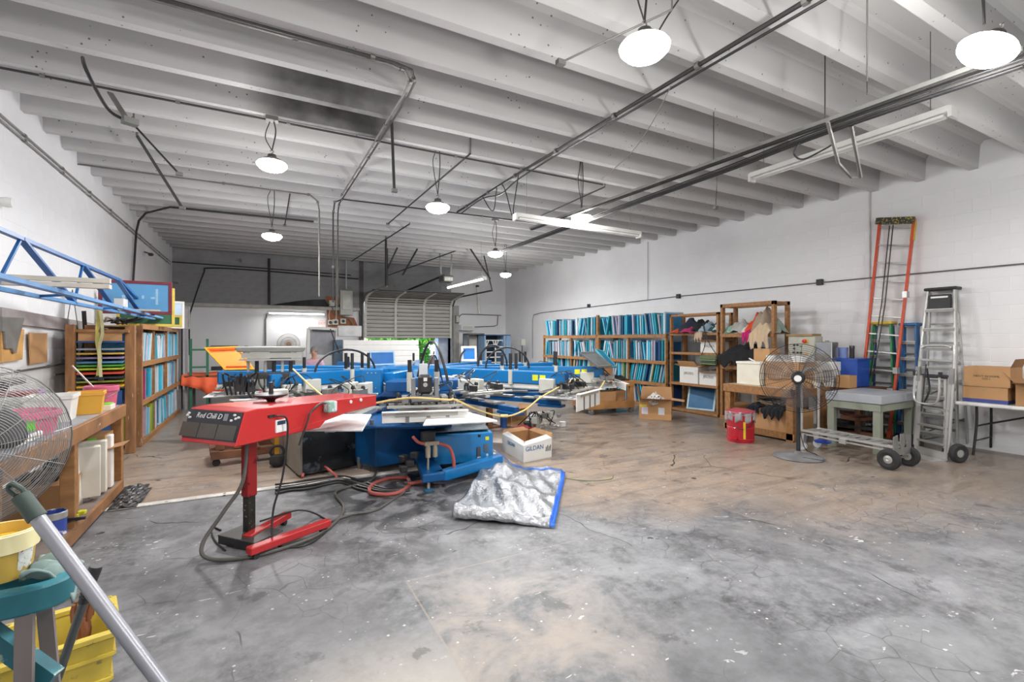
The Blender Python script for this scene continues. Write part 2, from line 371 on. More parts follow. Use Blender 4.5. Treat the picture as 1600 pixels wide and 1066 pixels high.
# painted block walls: every block in its own piece, joints recessed
wallw = mat('painted_block', (.80, .80, .81), .55, var=.045, sc=1.1, bump=.1, col2=(.60, .59, .58), thr=.74)
wallg = mat('sooty_block', (.30, .30, .305), .7, var=.30, sc=1.0, bump=.1, col2=(.16, .155, .15), thr=.64)
def wall_mesh(name, pts, m): return MB().hexa(pts).build(name, m)
def side_wall(name, x0, x1):
    zf = lambda y: zc(y) - .0
    return MB().hexa([(x0, YF, 0), (x1, YF, 0), (x1, YB, 0), (x0, YB, 0), (x0, YF, zc(YF) + JD + .05), (x1, YF, zc(YF) + JD + .05), (x1, YB, zc(YB) + JD + .05), (x0, YB, zc(YB) + JD + .05)]).build(name, wallw)
wl = side_wall('wall_left', XL - .25, XL); wr = side_wall('wall_right', XR, XR + .25); struct(wl); struct(wr)
wf = MB().bx(XL, XR, YF - .2, YF, 0, 4.5).build('wall_front', wallw); struct(wf)
BL_, BH_, BT = .406, .203, .0022
def block_mesh(w, h, axis):
    b = MB(); g = .0015; c = .004
    x0, x1, z0, z1 = g, w - g, g, h - g
    if axis == 'X': f = lambda u, v, d: (d, u, v)
    elif axis == '-X': f = lambda u, v, d: (-d, u, v)
    else: f = lambda u, v, d: (u, -d, v)
    b.add([f(x0, z0, 0), f(x1, z0, 0), f(x1, z1, 0), f(x0, z1, 0), f(x0 + c, z0 + c, BT), f(x1 - c, z0 + c, BT), f(x1 - c, z1 - c, BT), f(x0 + c, z1 - c, BT)],
          [(4, 5, 6, 7), (0, 1, 5, 4), (1, 2, 6, 5), (2, 3, 7, 6), (3, 0, 4, 7)])
    return b
def clad(parent, axis, const, u0, u1, z0, zt, m, near, skip=None):
    proto = None; cells = []; r = 0; z = z0
    while z + BH_ <= zt + .001:
        u = u0 + (BL_ / 2 if r % 2 else 0)
        while u + BL_ <= u1:
            if not skip or not skip(u, u + BL_, z, z + BH_): cells.append((u, z))
            u += BL_
        z += BH_; r += 1
    cells.sort(key=lambda c: (c[0] - near) ** 2 + (c[1] - 2) ** 2)
    rest = MB()
    for i, (u, z) in enumerate(cells):
        loc = (const, u, z) if 'X' in axis else (u, const, z)
        if i < 300:
            if proto is None:
                proto = block_mesh(BL_, BH_, axis).build('block', m, parent); o = proto
            else:
                o = proto.copy(); C.objects.link(o); o.parent = parent
            o.location = loc
        else:
            b = block_mesh(BL_, BH_, axis); rest.add([v + Vector(loc) for v in b.v], b.f)
    if rest.v: rest.build('block_courses', m, parent, kind='stuff')
clad(wr, '-X', XR, 1.2, YB, .06, 3.95, wallw, 3)
clad(wl, 'X', XL, 3.8, YB, .06, 3.95, wallw, 7)
# back wall: sooty upper part standing proud, white lower part, garage opening
GX0, GX1, GZ = AY(567, 528, YB).x, AY(704, 528, YB).x, 3.05
GX0b = GX0 - .25
LZ = 2.72
wb = MB().bx(XL, GX0 - .12, YB, YB + .3, 0, LZ).bx(GX1, XR, YB, YB + .3, 0, 4.9).build('wall_back', wallw); struct(wb)
wh = MB().bx(XL, GX0 - .12, YB - .06, YB + .3, LZ, 4.9).bx(GX0 - .12, GX1, YB - .06, YB + .3, GZ, 4.9).build('wall_back_upper', wallg); struct(wh)
clad(wb, '-Y', YB, GX1 + .1, XR, .06, 4.1, wallw, 7)
clad(wh, '-Y', YB - .06, XL, GX1, LZ + .04, 4.25, wallg, 3, skip=lambda a, b, c, d: b > GX0 - .12 and c < GZ)
o = MB().bx(XL, GX0 - .15, YB - .16, YB - .06, LZ - .05, LZ + .06).build('trim_2', mat('ledge_paint', srgb('bab6ad'), .6, var=.15)); struct(o)
o = MB().bx(GX0 - .14, GX0, YB - .1, YB + .3, 0, 4.6).build('trim_3', mat('sooty_jamb', (.10, .095, .09), .7, var=.4, sc=3)); struct(o)
o = MB().bx(GX1, GX1 + .35, YB - .05, YB + .3, 0, 3.0).build('trim_4', P('a7a59f', 'jamb_paint')); struct(o)
# black plastic sheet lying along the ledge
def plast(u, v):
    x = .35 + u * 2.3; h = .26 * math.sin(min(1, u * 1.15) * PI * .55) * (1 if u < .78 else .35)
    return (x, YB - .15 + .02 * math.sin(u * 30) - .05 * v, LZ + .06 + h * v)
o = MB().grid(plast, 24, 3).build('plastic_sheet', black, solid=.004); tag(o, 'crumpled black plastic sheet lying along the ledge of the grey back wall', 'sheet')
# baseboard bulge at the foot of the right wall
pf = [(0, 0), (-.10, 0), (-.10, .035), (-.03, .075), (0, .09)]
o = MB().prism([(XR + a, 0, b) for a, b in pf], (0, YF, 0), (0, YB, 0)).build('baseboard_right', wallw); struct(o)

# ------------------------------------------------------------------ garage door
gd = thing('door_1', 'grey ribbed overhead garage door, half open', 'door', ((GX0 + GX1) / 2, YB, 0)); gd['kind'] = 'structure'
doorm = mat('door_paint', srgb('bdbbb3'), .5, var=.1, sc=2, sx=.6, col2=srgb('6a665f'), thr=.68)
path = []           # (y, z) along the door from its bottom edge up and towards the room
z = 1.64
soot_shade = mat('door_groove_shade', (.05, .048, .045), .8, var=.5, sc=4)  # groove shade painted dark on the rib slopes for contrast
pts = [(YB - .14, 1.66), (YB - .14, 2.10), (YB - .14, 2.54), (YB - .16, 2.98), (YB - .42, 3.22), (YB - 1.0, 3.30), (YB - 1.6, 3.35)]
for (ya, za), (yb, zb) in zip(pts[:-1], pts[1:]):
    d = Vector((0, yb - ya, zb - za)); L_ = d.length; d.normalize(); nrm = Vector((0, d.z, -d.y)) * -1 if False else Vector((0, -d.z, d.y))
    prof = []
    k = 3
    for i in range(k):
        a = i / k * L_; st = L_ / k
        for u, h in ((.0, 0), (.14, .03), (.60, .03), (.78, 0)): prof.append((a + u * st, h))
    prof.append((L_ + .012, 0))
    def pt(u, h, x): return Vector((x, ya, za)) + d * u + nrm * h
    b = MB()
    n_ = len(prof)
    vs = [pt(u, h, GX0 + .03) for u, h in prof] + [pt(u, h, GX1 - .03) for u, h in prof] + [pt(u, h - .02, GX0 + .03) for u, h in prof] + [pt(u, h - .02, GX1 - .03) for u, h in prof]
    b.add(vs, [(2 * n_ + i, 3 * n_ + i, 3 * n_ + i + 1, 2 * n_ + i + 1) for i in range(n_ - 1)])
    for i in range(n_ - 1): b.f.append((i, i + 1, n_ + i + 1, n_ + i)); b.m.append(1 if i % 4 == 2 or (i % 4 == 3 and i < n_ - 2 and False) else 0)
    sec = b.build('door_section', [doorm, soot_shade], gd, world=True)
    for q in range(4):
        x = GX0 + .06 + (GX1 - GX0 - .12) * q / 3
        MB().bar(pt(0, .045, x), pt(L_, .045, x), .09, .02, up=nrm).build('stile', P('cfcdc5', 'stile_paint'), sec, world=True)
MB().bar((GX0 - .02, YB - .2, 0), (GX0 - .02, YB - .2, 3.0), .05, .05).build('track', galv, gd, world=True)
MB().bar((GX1 + .02, YB - .2, 0), (GX1 + .02, YB - .2, 3.0), .05, .05).build('track', galv, gd, world=True)
t1, t2 = AY(605, 447, 14.6), AY(769, 454, 14.3)
MB().tube([(GX0 - .02, YB - .2, 2.95), (GX0 - .02, YB - .45, 3.2), (GX0 - .02, YB - .9, 3.27), (t1.x, t1.y, t1.z)], .025, 6).build('track', galv, gd, world=True)
MB().tube([(GX1 + .02, YB - .2, 2.95), (GX1 + .02, YB - .45, 3.2), (GX1 + .02, YB - .9, 3.27), (t2.x, t2.y, t2.z)], .03, 6).build('track', pipeD, gd, world=True)
def hang(name, a, b, r=.026, m=pipeD, parent=gd): MB().bar(a, b, r * 2, r * .8).build(name, m, parent, world=True)
hang('track_hanger', t2, (t2.x - .3, t2.y, zc(t2.y))); hang('track_hanger', AY(688 + 78, 436, 14.3), CE(735, 389, 0))
hang('track_hanger', t1, (t1.x, t1.y, zc(t1.y))); hang('track_hanger', t1 + Vector((0, 0, .5)), CE(621, 387, 0))
# door opener: rail from the wall header to the motor box hung from the ceiling
mo = AY(697, 434, 14.8)
op = thing('door_opener', 'garage door opener motor hung on struts with its rail running to the door header', 'opener', (mo.x, mo.y, mo.z - .1))
MB().box((0, 0, .05), (.36, .42, .2)).build('motor_housing', P('5c5a57', 'motor_grey', .4), op, bevel=.02)
MB().box((0, -.22, .03), (.3, .08, .14)).build('lamp_cover', P('d8d6cf', 'lamp_cover', .3), op, bevel=.02)
MB().bar(mo + Vector((0, .2, .1)), Vector(((GX0 + GX1) / 2 - .3, YB - .1, 3.42)), .05, .05).build('rail', pipeD, op, world=True)
for dx in (-.22, .2):
    MB().bar(mo + Vector((dx * .8, 0, .1)), Vector((mo.x + dx, mo.y, zc(mo.y) + .05)), .05, .02).build('strut', alud, op, world=True)
MB().bar(CE(652, 389, 0), mo + Vector((-1.2, .9, .12)), .05, .02).build('strut', pipeD, op, world=True)
MB().bar(CE(712, 392, 0), mo + Vector((-1.6, 1.2, .12)), .05, .02).build('strut', pipeD, op, world=True)

# ------------------------------------------------------------------ outside the open door
o = MB().bx(-30, 40, YB + .3, 70, -.2, -.02).build('ground_1', P('b9b6af', 'asphalt_outside', .9, var=.1, sc=1)); o['kind'] = 'structure'
leafm = mat('leaves', srgb('4f9a2e'), .6, var=.5, sc=2, col2=srgb('a9c93a'), thr=.55)
def foliage(cx, cy, cz, rx, ry, rz_, n, s):
    b = MB()
    for _ in range(n):
        while True:
            p = Vector((random.uniform(-1, 1), random.uniform(-1, 1), random.uniform(-1, 1)))
            if p.length < 1: break
        p = Vector((cx + p.x * rx, cy + p.y * ry, cz + p.z * rz_)); q = Quaternion((random.random() - .5, random.random() - .5, random.random() - .5, random.random())).normalized().to_matrix()
        b.add([p + q @ Vector(v) for v in ((-s, 0, 0), (0, -s * .45, 0), (s, 0, 0), (0, s * .45, 0))], [(0, 1, 2, 3)])
    return b
def shrub(name, x, y, zf, rx, rz2, lab, cat, n=2200, trunk=True):
    t = thing(name, lab, cat, (x, y, 0))
    if trunk:
        for dx in (-.3, .4): MB().tube([(dx, 0, -.1), (dx * 1.3, .05, zf * .6), (dx * 1.6, .05, zf)], [.1, .07, .04], 8).build('trunk', woodd, t, smooth=True)
    foliage(0, 0, zf, rx, .6, rz2, n, .10).build('foliage', leafm, t, kind='stuff')
p = AY(650, 531, 23); shrub('overhanging_tree', p.x, 23, 1.75, 2.4, .42, 'low hanging green branches seen outside under the garage door', 'tree')
p = AY(659, 531, 22); shrub('bush', p.x, 22, 1.05, .35, .75, 'narrow green bush outside just right of the white ribbed board', 'bush', n=900)
p = AY(590, 531, 26); shrub('yellow_shrub', p.x, 26, 1.7, .7, .5, 'yellowish shrub outside near the left side of the garage opening', 'bush', n=500)
p = AY(676, 531, 30)
wv = thing('parked_van', 'white box van parked outside beyond the open garage door', 'van', (p.x + .4, 29, 0))
MB().bx(-1.6, 1.6, -.9, .9, .35, 1.75).build('cargo_body', P('f0f0ee', 'van_white', .3), wv, bevel=.08)
MB().bx(1.6, 2.4, -.85, .85, .35, 1.2).build('cab', P('e6e6e4', 'van_white2', .3), wv, bevel=.1)
for x in (-1.1, 1.7): MB().cyl((x, -.93, .33), (x, -.7, .33), .33, n=20).build('wheel', rubber, wv)
p = AY(692, 531, 22)
o = MB().bx(GX1 - .35, GX1 + .3, YB + .5, YB + .9, 0, 2.6).build('outside_pillar', P('c9cddb', 'pale_blue_render', .8)); tag(o, 'pale grey pillar just outside the right jamb of the garage door', 'pillar')
# ================================================================== lamps
ledm = mat('led_lens', (1, .98, .95), .5, var=0, emit=40)
tubem = mat('lit_tube', (1, .99, .97), .5, var=0, emit=14)
tubeoff = P('e6e6e4', 'unlit_tube', .4)
def led(px, py, z, label, tilt=0, inview=True, pos=None, drop=None, group=None, pw=1.0):
    p = F(px, py, z) if pos is None else Vector(pos)
    t = thing('high_bay_light', label, 'light', p, rot=(tilt, tilt, 0), group=group)
    MB().lathe([(0, .15), (.045, .15), (.055, .11), (.10, .095), (.115, .06), (.11, .045), (.09, .045)], n=28).build('housing', P('55534f', 'lamp_housing', .4, metal=.3), t, smooth=True)
    MB().lathe([(0, -.045), (.07, -.04), (.125, -.02), (.16, .015), (.165, .035), (.15, .055), (.10, .06), (0, .06)], n=32).build('lens', ledm, t, smooth=True)
    MB().tube([(0, 0, .13), (0, 0, .17), (.02, 0, .19), (0, 0, .215), (-.02, 0, .19)], .006, 6).build('hook', galv, t)
    top = Vector((p.x, p.y, hz(p.y))) if drop is None else Vector(drop)
    MB().tube([p + Vector((0, 0, .2)), p + Vector((.04, .02, .2 + (top.z - p.z) * .4)), top], .008, 5, smooth_pts=5).build('cord', pipeD, t, world=True)
    MB().tube([p + Vector((0, 0, .2)), (p + top) / 2 + Vector((-.07, 0, .05)), (p + top) / 2 + Vector((-.02, .03, .25)), top], .006, 5, smooth_pts=5).build('cord', pipeD, t, world=True)
    MB().box(top + Vector((0, 0, -.03)), (.13, .1, .06)).build('junction_box', galv, t, world=True)
    ld = bpy.data.lights.new('lamp', 'POINT'); ld.shadow_soft_size = .09; ld.energy = LEDP * pw; ld.color = (1, .985, .97)
    lo = bpy.data.objects.new('lamp', ld); C.objects.link(lo); lo.parent = t; lo.location = (0, 0, -.13)
    ld = bpy.data.lights.new('lamp', 'AREA'); ld.shape = 'DISK'; ld.size = .26; ld.energy = LEDW * pw; ld.color = (1, .985, .97)
    lo = bpy.data.objects.new('lamp', ld); C.objects.link(lo); lo.parent = t; lo.location = (0, 0, -.06)
    return t
led(425, 262, 3.62, 'round LED light on tangled cords under the sooty ceiling patch, nearest the left wall')
led(425, 372, 3.42, 'farther of the two round LED lights nearest the left wall, above the far fluorescent', pw=1.7)
led(684, 328, 3.42, 'round LED light in mid ceiling left of the unlit strip fixture')
led(909, 344, 3.5, 'round LED high bay light beside the end of the crosswise strip fixture')
led(774, 399, 3.47, 'round LED high bay light just right of the garage door opener', pw=1.7)
led(790, 431, 3.5, 'farthest round LED light, close to the right corner of the back wall', pw=2.0)
led(1007, 82, 3.5, 'large nearest round LED light at the top, left of the long steel track')
led(1538, 85, 3.5, 'tilted round LED light hanging by the track pipes at the top right corner', tilt=.35)
for q in ((-.3, 1.6), (7.2, 1.6), (2.2, -1.6), (6.0, -1.8), (7.3, 6.2)):  # added lamps outside the view, brightening the hall
    if q != (7.3, 6.2): led(0, 0, 0, 'added LED high bay light out of view near the camera', pos=(q[0], q[1], 3.5), group='added high bay lights out of view', pw=.6 if q[0] > 5 else 1)

def strip(name, a, b, label, lit, wdt=.12, up=(0, 0, 1), hang_top=None, pw=1.0):
    a, b = Vector(a), Vector(b); c = (a + b) / 2; t = thing(name, label, 'light', c)
    MB().bar(a, b, wdt, .06).build('channel', whitem, t, world=True, bevel=.006)
    n = Vector((0, 0, -.05)); s = (b - a).normalized().cross(Vector((0, 0, 1))) * .03; e = (b - a).normalized() * .05
    for k in (-1, 1): MB().cyl(a + n + s * k + e, b + n + s * k - e, .017, n=10).build('tube', tubem if lit else tubeoff, t, world=True)
    for q in (a, b): MB().box(q + Vector((0, 0, -.03)), (wdt if abs((b - a).x) < abs((b - a).y) else .03, .03 if abs((b - a).x) < abs((b - a).y) else wdt, .1)).build('lampholder', whitem, t, world=True)
    if hang_top:
        for q in (a + (b - a) * .08, b - (b - a) * .08):
            MB().tube([q, Vector((q.x, q.y, hz(q.y)))], .004, 4).build('chain', galv, t, world=True)
    if lit:
        ld = bpy.data.lights.new('lamp', 'AREA'); ld.shape = 'RECTANGLE'; ld.size = (b - a).length; ld.size_y = .1; ld.energy = TUBEW * pw
        lo = bpy.data.objects.new('lamp', ld); C.objects.link(lo); lo.parent = t; lo.location = (0, 0, -.075)
        lo.rotation_euler = (0, 0, math.atan2((b - a).y, (b - a).x))
    return t
strip('fluorescent_light', F(1175, 275, 3.72), F(1488, 170, 3.72), 'long white unlit fluorescent strip hanging beside the track pipes near the right wall', False, hang_top=True)
a, b = F(805, 336, 3.5), F(998, 365, 3.5)
strip('fluorescent_light', a, b, 'unlit fluorescent strip hanging crosswise, its right end over the screen shelves', False, hang_top=True)
strip('fluorescent_light', F(701, 447, 3.35), F(757, 433, 3.35), 'lit fluorescent strip slanting in front of the garage door opener', True, hang_top=True)
a, b = AY(418, 487, YB - .6), AY(507, 488, YB - .6); b.z = a.z
strip('fluorescent_light', a, b, 'lit fluorescent strip on the white back wall left of the wiring board', True, wdt=.2, pw=.35)

# ================================================================== pipes and wires overhead
def pipe(name, label, pts, r=.014, m=pipeD, cat='pipe', n=6, sp=0, clamps=0, group=None):
    pts = [Vector(p) for p in pts]; mid = pts[len(pts) // 2]
    t = thing(name, label, cat, mid, group=group)
    MB().tube(pts, r, n, smooth_pts=sp).build('run', m, t, world=True, smooth=True)
    if clamps:
        P2 = spline(pts, 4) if sp else pts
        for i in range(clamps):
            k = (i + .5) / clamps * (len(pts) - 1); j = int(k); q = pts[j].lerp(pts[j + 1], k - j); d = (pts[j + 1] - pts[j]).normalized()
            MB().cyl(q - d * .02, q + d * .02, r * 1.7, n=8).build('clamp', galv, t, world=True)
    return t
c = lambda x, y, dz=.03: Vector((x, y, zc(y) - dz))
# pair of conduits that turn the corner near X=1.4 and drop to the wiring board
for k, lab in ((0, 'outer dark conduit of the pair bending across the ceiling from the top left'), (1, 'inner dark conduit of the pair bending across the ceiling from the top left')):
    o = .05 * k
    yb_ = 9.95 - k * .0
    pipe('conduit', lab, [c(-.9, 4.35 + o * .9), c(1.1 - o, 4.35 + o * .9), c(1.27 - o, 4.39 + o), c(1.36 - o, 4.6), c(1.38 - o, 4.9), c(1.38 - o, 9.0)] + ([c(1.38 - o, 9.75), c(1.38 - o, 9.9, .12), Vector((1.38 - o, 9.95, 4.0)), Vector((1.38 - o, 9.95, 2.25))] if k == 0 else [c(1.33, 9.2)]), .013, galv if k else pipeD, clamps=5)
pipe('conduit', 'conduit running crosswise below a joist from the left wall over the nearest lights', [c(XL, 6.26), c(.13, 6.26), c(2.62, 6.27), c(5.05, 6.26)], .012, clamps=7)
pipe('conduit', 'crosswise conduit bending down before the back wall, left of the wiring board', [c(XL, 9.4), c(.6, 9.4), c(.82, 9.4), c(.95, 9.42, .12), Vector((.98, 9.42, 4.0)), Vector((.98, 9.42, 2.4))], .014, galv, clamps=4)
pipe('conduit', 'crosswise conduit right of the bend, running on towards the crosswise strip fixture', [Vector((1.22, 9.4, 2.3)), Vector((1.22, 9.4, 3.95)), c(1.25, 9.4, .1), c(1.4, 9.4), c(6.1, 9.2)], .014, clamps=5)
pipe('conduit', 'long conduit running lengthways under the joists in the middle of the ceiling', [c(3.55, .6), c(3.55, 3.2), c(3.56, 6.4), c(3.62, 9.2)], .02, clamps=8)
pipe('cable', 'black cable taped along the long lengthways conduit in the middle of the ceiling', [c(3.62, .9, .06), c(3.59, 3, .07), c(3.6, 5, .06), c(3.6, 6.5, .09), c(3.62, 7.2, .16), c(3.63, 8, .05), c(3.66, 9.1, .08)], .012, black, 'cable', sp=4)
w1 = pipe('cable', 'loops of black cable hanging from the conduit above the middle light', [c(3.58, 6.5, .04), c(3.55, 6.6, .5), c(3.6, 6.75, .62), c(3.58, 7.0, .1), c(3.6, 7.3, .04), c(3.62, 7.45, .35), c(3.66, 7.7, .3), c(3.6, 7.9, .03)], .009, black, 'cable', sp=5)
# pair of unistrut tracks
for (X0, z0, lab, r) in ((4.72, 3.62, 'upper pale steel track hung lengthways by chains along the right side of the ceiling', .04), (4.95, 3.5, 'lower dark cable run hung under the pale steel track', .018)):
    pass
t = thing('hanging_track', 'long steel busway track hung lengthways by chains along the right side of the ceiling', 'track', (4.5, 4.5, 3.6))
a, b = F(1600, 78, 3.6), F(830, 357, 3.6); b = a + (b - a) * 1.0
MB().bar(a, b, .07, .035).build('rail', alud, t, world=True); MB().bar(a + Vector((0, 0, -.03)), b + Vector((0, 0, -.03)), .05, .01).build('rail_lip', pipeD, t, world=True)
for px, py, top in ((1355, 148, 1), (1289, 185, 1), (1115, 250, 0), (908, 325, 0)):
    q = F(px, py, 3.62); MB().tube([q, Vector((q.x, q.y, hz(q.y)))], .006, 4).build('chain', pipeD, t, world=True)
t = thing('cable_bundle', 'bundle of black cables and pipe slung under the long steel busway track', 'cable', (4.6, 5, 3.5))
for dx, dz, r in ((0, 0, .013), (.03, -.02, .01), (-.03, -.035, .009), (.01, .03, .008)):
    pts = [F(x, y, 3.5) + Vector((dx, random.uniform(-.01, .01), dz)) for x, y in ((1600, 97), (1420, 158), (1260, 215), (1140, 262), (1000, 313), (900, 350), (780, 394))]
    MB().tube(pts, r, 6, smooth_pts=4).build('cable', pipeD if r > .009 else black, t, world=True)
MB().tube([F(1262, 214, 3.5), F(1248, 225, 3.45), F(1241, 240, 3.35), F(1255, 249, 3.35), F(1290, 232, 3.45), F(1300, 226, 3.5)], .009, 5, smooth_pts=5).build('cable_loop', black, t, world=True)
t = thing('bracket', 'bent steel V bracket hanging from the track above the tall ladder', 'bracket', F(1320, 240, 3.4))
MB().tube([F(1293, 190, 3.5), F(1310, 255, 3.3), F(1330, 277, 3.25), F(1345, 277, 3.25), F(1330, 197, 3.5)], .016, 6).build('bracket_bar', alud, t, world=True)
pipe('chain', 'long thin chain hanging from the ceiling top right down to the steel track', [F(1355, 0, 4.1), F(1355, 148, 3.66)], .006, galv, 'chain')
pipe('cable', 'thin cord drooping from the central conduit to the ceiling above the middle', [F(1048, 135, 3.9), F(1020, 190, 3.9), F(985, 240, 3.95), F(940, 280, 4.0)], .005, galv, 'cable', sp=4)
pipe('cable', 'black cord hanging beside the large nearest light', [CE(1060, 0), CE(1040, 30, .1), F(1018, 68, 3.7)], .007, black, 'cable', sp=4)
# wall conduit pair on the left wall with clips
for k, lab in ((0, 'upper of two thin conduits running along the left wall below the joists'), (1, 'lower of two thin conduits running along the left wall below the joists')):
    a, b = AX(0, 178 + k * 9, XL + .03), AX(266, 409 + k * 4, XL + .03)
    pipe('conduit', lab, [a, (a + b) / 2, b], .011, P('8d8a86', 'wall_pipe', .5), clamps=9)
pipe('conduit', 'dark conduit along the top of the grey back wall', [AY(266, 409, YB - .1), AY(420, 420, YB - .1), AY(548, 430, YB - .1)], .02, pipeD)
pipe('cable', 'black hose sloping down the grey back wall to the left screens', [AY(560, 436, YB - .12), AY(420, 424, YB - .12), AY(330, 419, YB - .14), AY(318, 428, YB - .2), AY(300, 480, YB - .3), AY(296, 500, YB - .4), AY(296, 555, YB - .5)], .022, black, 'hose', sp=5)
pipe('conduit', 'thick dark pipe bending down the left wall behind the framed blue screen', [AX(208, 440, XL + .05), AX(213, 362, XL + .05), AX(217, 345, XL + .08), CE(228, 333), c(-1.6, 11.8), c(1.1, 11.7)], .022, pipeD)
t = thing('pipe', 'dark vertical pipe fixed to the grey back wall left of the middle', 'pipe', AY(420, 480, YB - .12))
MB().cyl(AY(420.5, 404, YB - .1), AY(420.5, 482, YB - .1), .04, n=8).build('run', pipeD, t, world=True)
# odd straps, rods and hangers on the ceiling
t = thing('hanging_strap', 'thick black strap hanging slanted from the ceiling near the left wall', 'strap', F(165, 140, 3.8))
MB().tube([CE(129, 90, 0), F(133, 105, 3.95), F(150, 140, 3.86), F(172, 174, 3.8), F(200, 190, 3.74)], [.015, .035, .045, .045, .02], 6, smooth_pts=4).build('strap', black, t, world=True, smooth=True)
MB().box(F(203, 190, 3.74), (.12, .09, .06), .5).build('buckle_box', alud, t, world=True)
MB().bar(CE(172, 145, 0), F(198, 186, 3.76), .05, .015).build('bracket_bar', galv, t, world=True)
for a, b, lab, r in ((CE(209, 195, 0), F(280, 272, 3.62), 'thin slanted rod hanging from the ceiling beside the black strap', .012), (CE(214, 212, 0), F(285, 325, 3.45), 'longer slanted dark bar hanging from the ceiling below the black strap', .018),
                     (CE(735, 240, 0), CE(606, 350, .15), 'slanted conduit from the ceiling box down over the middle light', .014), (CE(945, 292, 0), CE(835, 342, .1), 'slanted conduit from the ceiling box right of the middle', .012),
                     (CE(612, 190, 0), F(616, 298, 3.4), 'vertical pipe with a valve hanging under the bent conduits', .018), (CE(1050, 15, .1), CE(876, 98, .3), 'thin slanted rod left of the large nearest light', .008),
                     (CE(453, 303, 0), CE(445, 352, .2), 'short pipe hanging right of the far left light', .012), (CE(640, 350, 0), CE(550, 408, .2), 'slanted pipe high in front of the back wall, left of the door opener', .016),
                     (CE(1120, 290, 0), F(1118, 325, 3.7), 'short rod hanging from a joist near the right wall', .006), (CE(603, 375, 0), AY(603, 447, 14.5), 'black vertical hanger above the left door track', .03)):
    t = thing('hanging_rod', lab, 'rod', (a + b) / 2); MB().cyl(a, b, r, n=6).build('rod', pipeD if r > .01 else galv, t, world=True)
    MB().box(b, (.07, .05, .04)).build('end_box', galv, t, world=True)
    MB().cyl(a, Vector((a.x, a.y, max(a.z + .01, hz(a.y)))), r * .8, n=6).build('ceiling_fixing', galv, t, world=True)
# right wall conduits
t = thing('conduit', 'thin grey conduit running along the right wall above the shelves', 'pipe', AX(1281, 441, XR - .03))
pr = [AX(1600, 412, XR - .03), AX(1320, 438, XR - .03), AX(1061, 463, XR - .03), AX(845, 489, XR - .03)]
MB().tube(pr, .011, 6).build('run', galv, t, world=True, smooth=True)
for px, py in ((1281, 441), (1060, 463), (920, 478)): MB().box(AX(px, py, XR - .03), (.07, .11, .11)).build('junction_box', pipeD, t, world=True, bevel=.008)
pipe('conduit', 'thin conduit going down the far end of the right wall', [AX(845, 489, XR - .03), AX(834, 492, XR - .03), AX(832, 500, XR - .03), AX(832, 560, XR - .03)], .011, galv)
pipe('conduit', 'vertical conduit going up the right wall above the clothes shelf', [AX(1012, 468, XR - .03), AX(1012, 378, XR - .03)], .010, P('b7b5b2', 'pale_pipe'))
pipe('conduit', 'pale vertical conduit on the right wall left of the red extension ladder', [AX(1359, 300, XR - .02), AX(1359, 600, XR - .02)], .012, P('c4c2bf', 'pale_pipe2'))
pipe('conduit', 'loop of conduit on the back wall right of the garage door', [AY(712, 510, YB - .03), AY(718, 494, YB - .03), AY(722, 491, YB - .03), AY(783, 493, YB - .03)], .02, galv)
pipe('conduit', 'lower loop of conduit on the back wall near the right corner', [AY(778, 493, YB - .03), AY(777, 508, YB - .03), AY(772, 510, YB - .03), AY(742, 511, YB - .03)], .02, galv)
t = thing('junction_box', 'grey metal box on the back wall just right of the door track', 'box', AY(714, 499, YB - .1)); MB().box((0, 0, 0), (.14, .16, .3)).build('box_body', galv, t, bevel=.01)
MB().box((0, -.085, 0), (.11, .02, .26)).build('cover', greym, t)
t = thing('vertical_duct', 'white vertical duct high on the back wall right of the garage door', 'duct', AY(746, 460, YB - .1)); MB().cyl(AY(746, 447, YB - .12), AY(749, 490, YB - .12), .055, n=10).build('duct_pipe', whitem, t, world=True)
MB().cyl(AY(746, 446, YB - .12), AY(746, 449, YB - .12), .07, n=10).build('cap', pipeD, t, world=True)
# wall fittings
t = thing('wall_lamp', 'round white fitting on the left wall near the left edge of the photo', 'lamp', AX(10, 316, XL + .06)); MB().lathe([(0, .05), (.05, .05), (.055, .0), (.045, -.05), (.03, -.06)], M=Matrix.Rotation(PI / 2, 3, 'Y')).build('lamp_head', whitem, t, smooth=True)
MB().cyl((-.06, 0, 0), (0, 0, 0), .035, n=12).build('bracket', galv, t)
t = thing('security_camera', 'small black camera on the left wall near the back corner', 'camera', AX(236, 397, XL + .15)); MB().cyl((0, -.12, -.03), (0, .08, .0), .04, n=10).build('camera_body', black, t); MB().bar((-.14, .05, .05), (0, .05, 0), .025, .025).build('mount', black, t)
# ================================================================== reusable props
def frame_mesh(w, h, d, fw, mf, mm, horizontal=False):
    """printing screen: four frame bars with a recessed mesh. w along Y, h along Z, d thickness along X, origin at the bottom centre"""
    b = MB()
    b.bx(-d / 2, d / 2, -w / 2, w / 2, 0, fw).bx(-d / 2, d / 2, -w / 2, w / 2, h - fw, h).bx(-d / 2, d / 2, -w / 2, -w / 2 + fw, fw, h - fw).bx(-d / 2, d / 2, w / 2 - fw, w / 2, fw, h - fw)
    b.bx(-.003, .003, -w / 2 + fw, w / 2 - fw, fw, h - fw, 1)
    return b
SCOL = {'cyan': ('3fb3cf', '1c7fb0'), 'pale': ('a9c4d4', '2f86b8'), 'navy': ('1f4f7c', '173e6e'), 'lav': ('bfb6c6', '4a8fbf'), 'teal': ('2b97a6', '1f7f95'), 'sky': ('5fc3e0', '2a90c8'), 'white': ('d2d6d8', '3c9ac8'), 'green': ('6d9a4a', '2f6b3f'), 'lime': ('b3b62a', '8f9420'), 'pink': ('cf9aa8', '4a8fbf'), 'magenta': ('b03a6a', '1f6fae'), 'sand': ('c3b27d', '2b6f7a'), 'steel': ('6f8fa6', '1d4a72')}
